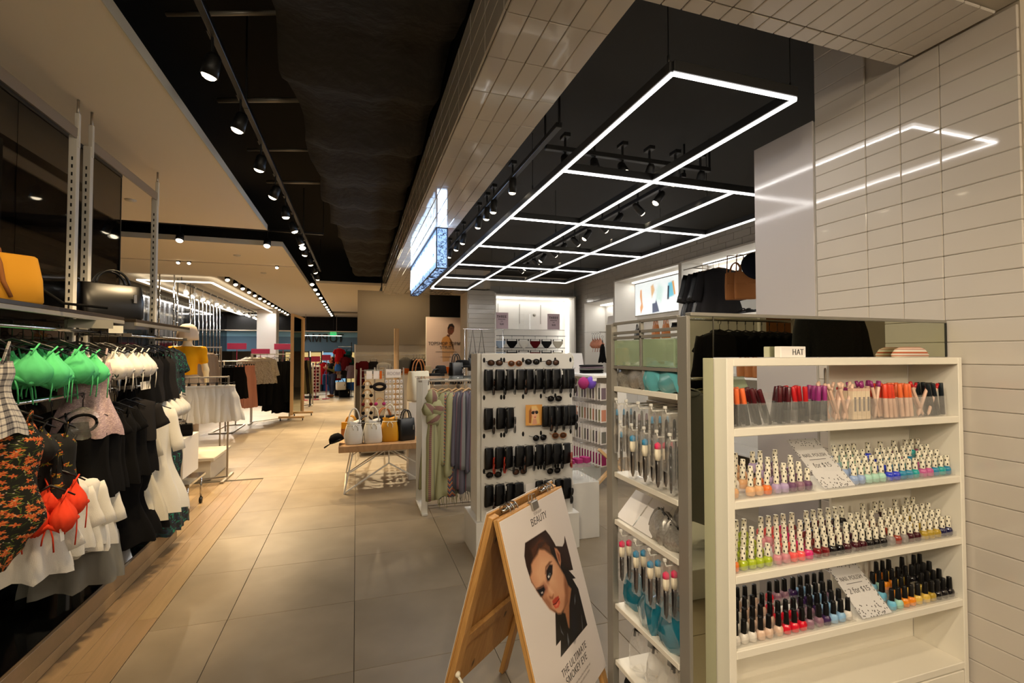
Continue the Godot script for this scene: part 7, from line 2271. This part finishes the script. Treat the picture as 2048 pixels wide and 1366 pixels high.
# ------------------------------------------------------------------ far end of the shop
func far_shop():
	# partition with a taupe bulkhead over a white wall of clothes, and the stylist poster
	var w := struct("wall_partition", slab(0.02, 1.86, 1.89, 3.29, 13.0, 13.15), M.store_wall)
	part(w, "return_wall", slab(1.86, 2.9, 2.62, 3.6, 13.0, 13.15), M.black_void)
	part(w, "lower_wall", slab(-0.02, 2.9, 0.0, 1.888, 13.1, 13.2), M.paint_cream)
	part(w, "end_panel", slab(-0.05, -0.02, 0.0, 1.888, 12.5, 13.2, 0.003), M.paint_white)
	area_light("wall_light", P(0.9, 3.2, 12.3), Vector3(0, -1, -0.5), 1.6, 0.1, 1.5, WARM)
	var names := [["tee", "burgundy", "dark red vest", 0.18, 1.56, 0.62], ["camisole", "charcoal", "black sparkly vest", 0.42, 1.62, 0.32], ["tee", "white", "white folded tee", 0.66, 1.52, 0.3], ["shorts", "burgundy", "dark red and white shorts", 0.80, 1.36, 0.3], ["blouse", "grey", "grey tie-waist blouse", 1.22, 1.64, 0.52], ["coat", "black", "black dress", 1.52, 1.60, 0.62]]
	for n in names: garment(n[0], M[n[1]], "%s on the white wall under the taupe bulkhead" % n[2], "clothing", P(n[3], n[4], 12.9), 0.05, "", int(n[3] * 10), 0.17, n[5], "white_metal")
	for k in 5: garment("camisole", M.black, "black dress packed on the bulkhead wall's right rail, %s" % ORD[k], "clothing", P(1.42 + 0.075 * k, 1.62, 12.8), 0.8, "black dresses under the bulkhead", k, 0.16, 0.6)
	var r := thing("wall_rail", "chrome wall rails on the white clothes wall under the bulkhead", "rail")
	for q in [[0.05, 0.75, 1.63], [0.75, 1.05, 1.50], [1.1, 1.8, 1.64]]: part(r, "rail", slab(q[0], q[1], q[2] - 0.012, q[2], 12.88, 12.9), M.steel)
	for k in 5: part(r, "arm", slab(0.1 + 0.4 * k, 0.112 + 0.4 * k, 1.62, 1.632, 12.88, 13.1), M.steel)
	var c := thing("counter", "long low counter of small goods in front of the bulkhead wall", "counter")
	part(c, "body", slab(0.2, 2.4, 0.0, 1.14, 12.0, 12.4, 0.004), M.paint_cream)
	part(c, "top", slab(0.18, 2.42, 1.14, 1.17, 11.98, 12.42, 0.004), M.oak)
	for k in 8: solo("goods_box", "small %s box on the far counter, %s along it" % [["dark", "cream", "grey", "orange"][k % 4], ORD[k]], "box", boxm(Vector3(0.16, 0.12 + 0.03 * (k % 3), 0.14), 0.004), M[["charcoal", "cream", "grey_metal", "orange"][k % 4]], P(0.35 + 0.27 * k, 1.171 + 0.06 + 0.015 * (k % 3), 12.2))
	var pw := thing("wall_poster", "tall pale pink stylist poster of a person in an orange jacket", "poster")
	part(pw, "board", slab(1.69, 2.75, 0.6, 2.60, 12.42, 12.5, 0.004), M.paint_white)
	var s := sk()
	quad(s, P(1.70, 1.28, 12.415), P(2.74, 1.28, 12.415), P(2.74, 2.59, 12.415), P(1.70, 2.59, 12.415))
	part(pw, "print", fin(s), M.stylist_print)
	for q in [["TOPSHOP TOPMAN", 0.115, 2.24, 1.92, "ink"], ["STYLIST", 0.105, 2.22, 1.82, "ink"], ["complimentary personal shopping", 0.035, 2.2, 1.71, "ink_grey"], ["ask in store today", 0.035, 2.2, 1.58, "ink_grey"]]: part(pw, "lettering", words(q[0], q[1], 0.004), M[q[4]], P(q[2], q[3], 12.41))
	# shop across the way, with reversed lettering seen from behind
	var sf := struct("wall_shopfront", slab(-9.0, 3.5, 1.77, 2.62, 22.95, 23.1), mk("front_blue", hx("5f829c"), 0.6))
	part(sf, "upper_band", slab(-9.0, 3.5, 2.40, 2.62, 22.93, 22.95), mk("front_sky", hx("8cc0da"), 0.6))
	part(sf, "ceiling_trim", slab(-9.0, 3.5, 2.62, 3.3, 22.9, 23.0), M.black_void)
	struct("trim_3", slab(-9.0, 3.5, 2.62, 2.66, 22.6, 22.95), M.ceiling_paint)
	var tm := words("TOPMAN", 0.50, 0.03, "Droid Sans", 500)
	solo("reversed_lettering", "large black TOPMAN letters reversed on the blue shopfront", "sign", tm, M.ink, P(-1.55, 2.35, 22.895), PI)
	var cc := words("cco", 0.30, 0.02, "Droid Sans", 700)
	solo("lit_lettering", "small glowing white letters on the blue shopfront beside the mirror", "sign", cc, M.sign_letter, P(-2.72, 2.02, 22.94))
	var col := thing("column", "square white column before the blue shopfront", "column")
	part(col, "shaft", slab(-3.75, -3.05, 0.0, 3.4, 21.2, 21.9, 0.01), M.paint_white)
	part(col, "base", slab(-3.78, -3.02, 0.0, 0.12, 21.17, 21.93, 0.004), M.steel)
	# bright shop windows below
	var em := emit("window_glow", Color(1.0, 0.88, 0.58), 0.9)
	var eb := emit("window_glow_blue", Color(0.62, 0.85, 1.0), 0.8)
	for k in 6:
		var x := -3.0 + 0.52 * k
		var sw := thing("shop_window", "lit shop window with shelves under the blue shopfront, %s from the white column" % ORD[k], "window")
		part(sw, "glowing_back", slab(x, x + 0.46, 0.35, 1.72, 23.6, 23.62), eb if k in [3, 4] else em)
		part(sw, "frame", slab(x + 0.46, x + 0.52, 0.0, 1.77, 23.0, 23.6, 0.004), M.black_metal)
		part(sw, "base", slab(x, x + 0.46, 0.0, 0.35, 23.2, 23.62), M.blue)
		for y in [0.75, 1.1, 1.42]:
			if k != 3: part(sw, "shelf", slab(x + 0.02, x + 0.44, y, y + 0.025, 23.4, 23.6), M.oak)
		for q in 6: solo("window_goods", "small box on a shelf of the %s lit window, %s of six" % [ORD[k], ORD[q]], "box", boxm(Vector3(0.08, 0.12, 0.1), 0.004), M[["orange", "teal", "charcoal", "cream", "red", "blue"][(k + q) % 6]], P(x + 0.1 + 0.13 * (q % 3), 0.84 + 0.35 * (q / 3), 23.45))
	area_light("window_light", P(-1.5, 1.2, 23.5), Vector3(0, 0, 1), 3.0, 1.2, 10.0, Color(1.0, 0.93, 0.8))
	var ex := thing("exit_sign", "small green glowing EXIT sign under the far ceiling", "sign", P(-0.98, 2.56, 22.7))
	part(ex, "box", boxm(Vector3(0.26, 0.17, 0.04), 0.004), M.exit_glow)
	part(ex, "lettering", words("EXIT", 0.11, 0.004, "Droid Sans", 700), M.tag_white, Vector3(0, 0, 0.022))
	part(ex, "stem", tubem([Vector3(0, 0.085, 0), Vector3(0, 0.73, 0)], 0.01, 6), M.black_metal)
	var fb := thing("floor_strip", "bright white light rail running across before the shopfront", "light")
	part(fb, "light_strip", slab(-2.2, -0.6, 2.40, 2.42, 21.5, 21.52), M.led_warm)
	for x in [-2.0, -0.8]: part(fb, "drop_wire", tubem([P(x, 2.42, 21.51), P(x, 3.30, 21.51)], 0.008, 6), M.steel)
	# glossy left wall: chrome chains and dressed rails
	for k in 6:
		var ch := sk(true)
		tube(ch, [P(-3.9 - 0.1 * (k % 2), 3.42 if k > 0 else 3.29, 11.5 + 0.55 * k), P(-3.9 - 0.1 * (k % 2), 1.75, 11.5 + 0.55 * k)], 0.016, 6)
		for q in 5: lathe(ch, [[0.004, 0.03], [0.03, 0.0], [0.004, -0.03]], 8, P(-3.9 - 0.1 * (k % 2), 2.9 - 0.26 * q, 11.5 + 0.55 * k))
		solo("chrome_drop", "chrome hanging rod with beads before the black wall, %s from the viewer" % ORD[k], "rod", fin(ch), M.chrome)
	for k in 9:
		var ch := sk(true)
		tube(ch, [P(-4.6, 3.42, 16.2 + 0.4 * k), P(-4.6, 0.9, 16.2 + 0.4 * k)], 0.02, 6)
		solo("chrome_drop", "thin chrome rod in the far cluster along the black wall, %s of the cluster" % ORD[k], "rod", fin(ch), M.chrome)
	for k in 6:
		garment(["coat", "blouse", "dress", "tee", "coat", "dress"][k], M[["grey", "taupe", "black", "white", "charcoal", "pink"][k]], "%s by the black left wall, behind the two-way rack" % ["grey coat", "taupe blouse", "black dress", "white tee", "charcoal coat", "pink dress"][k], "clothing", P(-4.3 + 0.09 * k, 1.62, 13.0 + 0.5 * k), 0.7, "", k, 0.2, 0.8)
	var lr := thing("clothes_rack", "long black rack by the glossy left wall", "rack")
	part(lr, "rail", tubem([P(-4.45, 1.63, 12.6), P(-3.75, 1.63, 16.0)], 0.014, 8), M.black_metal)
	for q in [[-4.45, 12.6], [-3.75, 16.0]]: part(lr, "post", tubem([P(q[0], 0.0, q[1]), P(q[0], 1.63, q[1])], 0.014, 8), M.black_metal)
	for k in 3: solo("red_sign", "red sale panel above the far racks, %s from the column" % ORD[k], "sign", sale_panel(0.62, 0.22, 1.93 - 0.2 * (k % 2)), mk("sale_red", hx("a0123a"), 0.5) if k == 0 else M.sale_red, P(-4.1 + 0.72 * k, 1.93 - 0.2 * (k % 2), 19.6 + 0.3 * k))
	for k in 3: solo("red_sign", "small red panel on the middle racks near the shopper, %s" % ORD[k], "sign", sale_panel(0.3, 0.2, 1.42 + 0.05 * k), M.sale_red, P(-1.75 + 0.35 * k, 1.42 + 0.05 * k, 18.6 + 0.2 * k))
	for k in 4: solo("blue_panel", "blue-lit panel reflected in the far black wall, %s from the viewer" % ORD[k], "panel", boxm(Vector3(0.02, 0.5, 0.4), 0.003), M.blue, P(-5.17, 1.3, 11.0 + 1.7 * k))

# a panel on a slim floor stand
func sale_panel(w: float, h: float, y: float) -> ArrayMesh:
	var s := sk()
	box(s, Vector3.ZERO, Vector3(w, h, 0.02), 0.003)
	box(s, Vector3(0, -y / 2, -0.016), Vector3(0.02, y - 0.002, 0.01))
	box(s, Vector3(0, -y + 0.011, -0.016), Vector3(0.25, 0.02, 0.2))
	return fin(s)
# ------------------------------------------------------------------ clothes behind the viewer, seen in the mirrors
func behind_viewer():
	# mirrors stand at f = 1.425
	var r := thing("clothes_rack", "white rack of black tops reflected in the long mirror", "rack")
	part(r, "rail", tubem([P(2.4, 1.94, -0.5), P(4.4, 1.94, -0.5)], 0.012, 8), M.chrome)
	for x in [2.4, 4.4]: part(r, "post", tubem([P(x, 0.0, -0.5), P(x, 1.94, -0.5)], 0.014, 8), M.white_metal)
	for k in 9: garment("tee" if k else "blouse", M.charcoal if k == 0 else M.black, "%s seen in the long mirror, %s on its rail" % ["charcoal blouse" if k == 0 else "black tee", ORD[k]], "top", P(2.92 + 0.11 * k, 1.93, -0.5 - 0.02 * k), PI + (0.1 if k == 0 else 0.9), "", k, 0.21, 0.66)
	garment("coat", M.fur, "shaggy black fur gilet reflected in the long mirror", "coat", P(2.86, 2.0, 0.55), PI + 0.1, "", 1, 0.24, 0.62)
	var hb := thing("hat_box", "pale HAT box reflected in the mirror on top of the polish shelf", "sign", P(1.54, 1.636, 1.40), 0.0)
	part(hb, "card", boxm(Vector3(0.12, 0.042, 0.03), 0.002), M.paper_white, Vector3(0, 0.021, 0))
	part(hb, "lettering", words("HAT", 0.03, 0.001), M.ink, Vector3(0.02, 0.021, 0.0155))
	var sk2 := sk(true)
	var rr := []
	for q in [[0.042, 0.05, 0.015], [0.034, 0.075, 0.022], [0.012, 0.095, 0.027], [0.0, 0.092, 0.026]]: rr.append(ell(q[0], q[1], q[2], 24, 0, 0, 3.0))
	loft(sk2, rr, true, true, 6.0, 1.0)
	solo("striped_top", "folded orange and white striped top on the polish shelf, before the mirror", "top", fin(sk2), M.stripes, P(2.17, 1.636, 1.394))
	var lr := thing("clothes_rack", "low white rack of coats reflected in the narrow mirror strip", "rack")
	part(lr, "rail", tubem([P(2.2, 1.46, -0.25), P(3.2, 1.46, -0.25)], 0.012, 8), M.chrome)
	for x in [2.2, 3.2]: part(lr, "post", tubem([P(x, 0.0, -0.25), P(x, 1.46, -0.25)], 0.014, 8), M.white_metal)
	for k in 5: garment("coat", M[["grey", "khaki", "olive", "olive", "grey"][k]], "%s coat on the rack behind the viewer, %s along" % [["grey", "khaki", "olive", "olive", "grey"][k], ORD[k]], "coat", P(2.42 + 0.12 * k, 1.455, -0.25), PI + 0.8, "", k, 0.2, 0.95)
	var pl := thing("plinth", "low white plinth under the coats behind the viewer", "plinth")
	part(pl, "body", slab(2.1, 3.4, 0.0, 0.2, -0.7, 0.1, 0.004), M.paint_white)
	var fp := thing("wall_picture", "white framed picture of tanned arms reflected in the long mirror", "picture")
	part(fp, "frame", slab(4.85, 5.39, 1.85, 2.5, -2.05, -2.0, 0.004), M.paint_white)
	part(fp, "print", slab(4.95, 5.35, 1.92, 2.45, -2.0, -1.995), M.suede_brown)
	struct("wall_behind", slab(1.0, 5.4, 0.0, 3.29, -2.2, -2.06), M.paint_white)
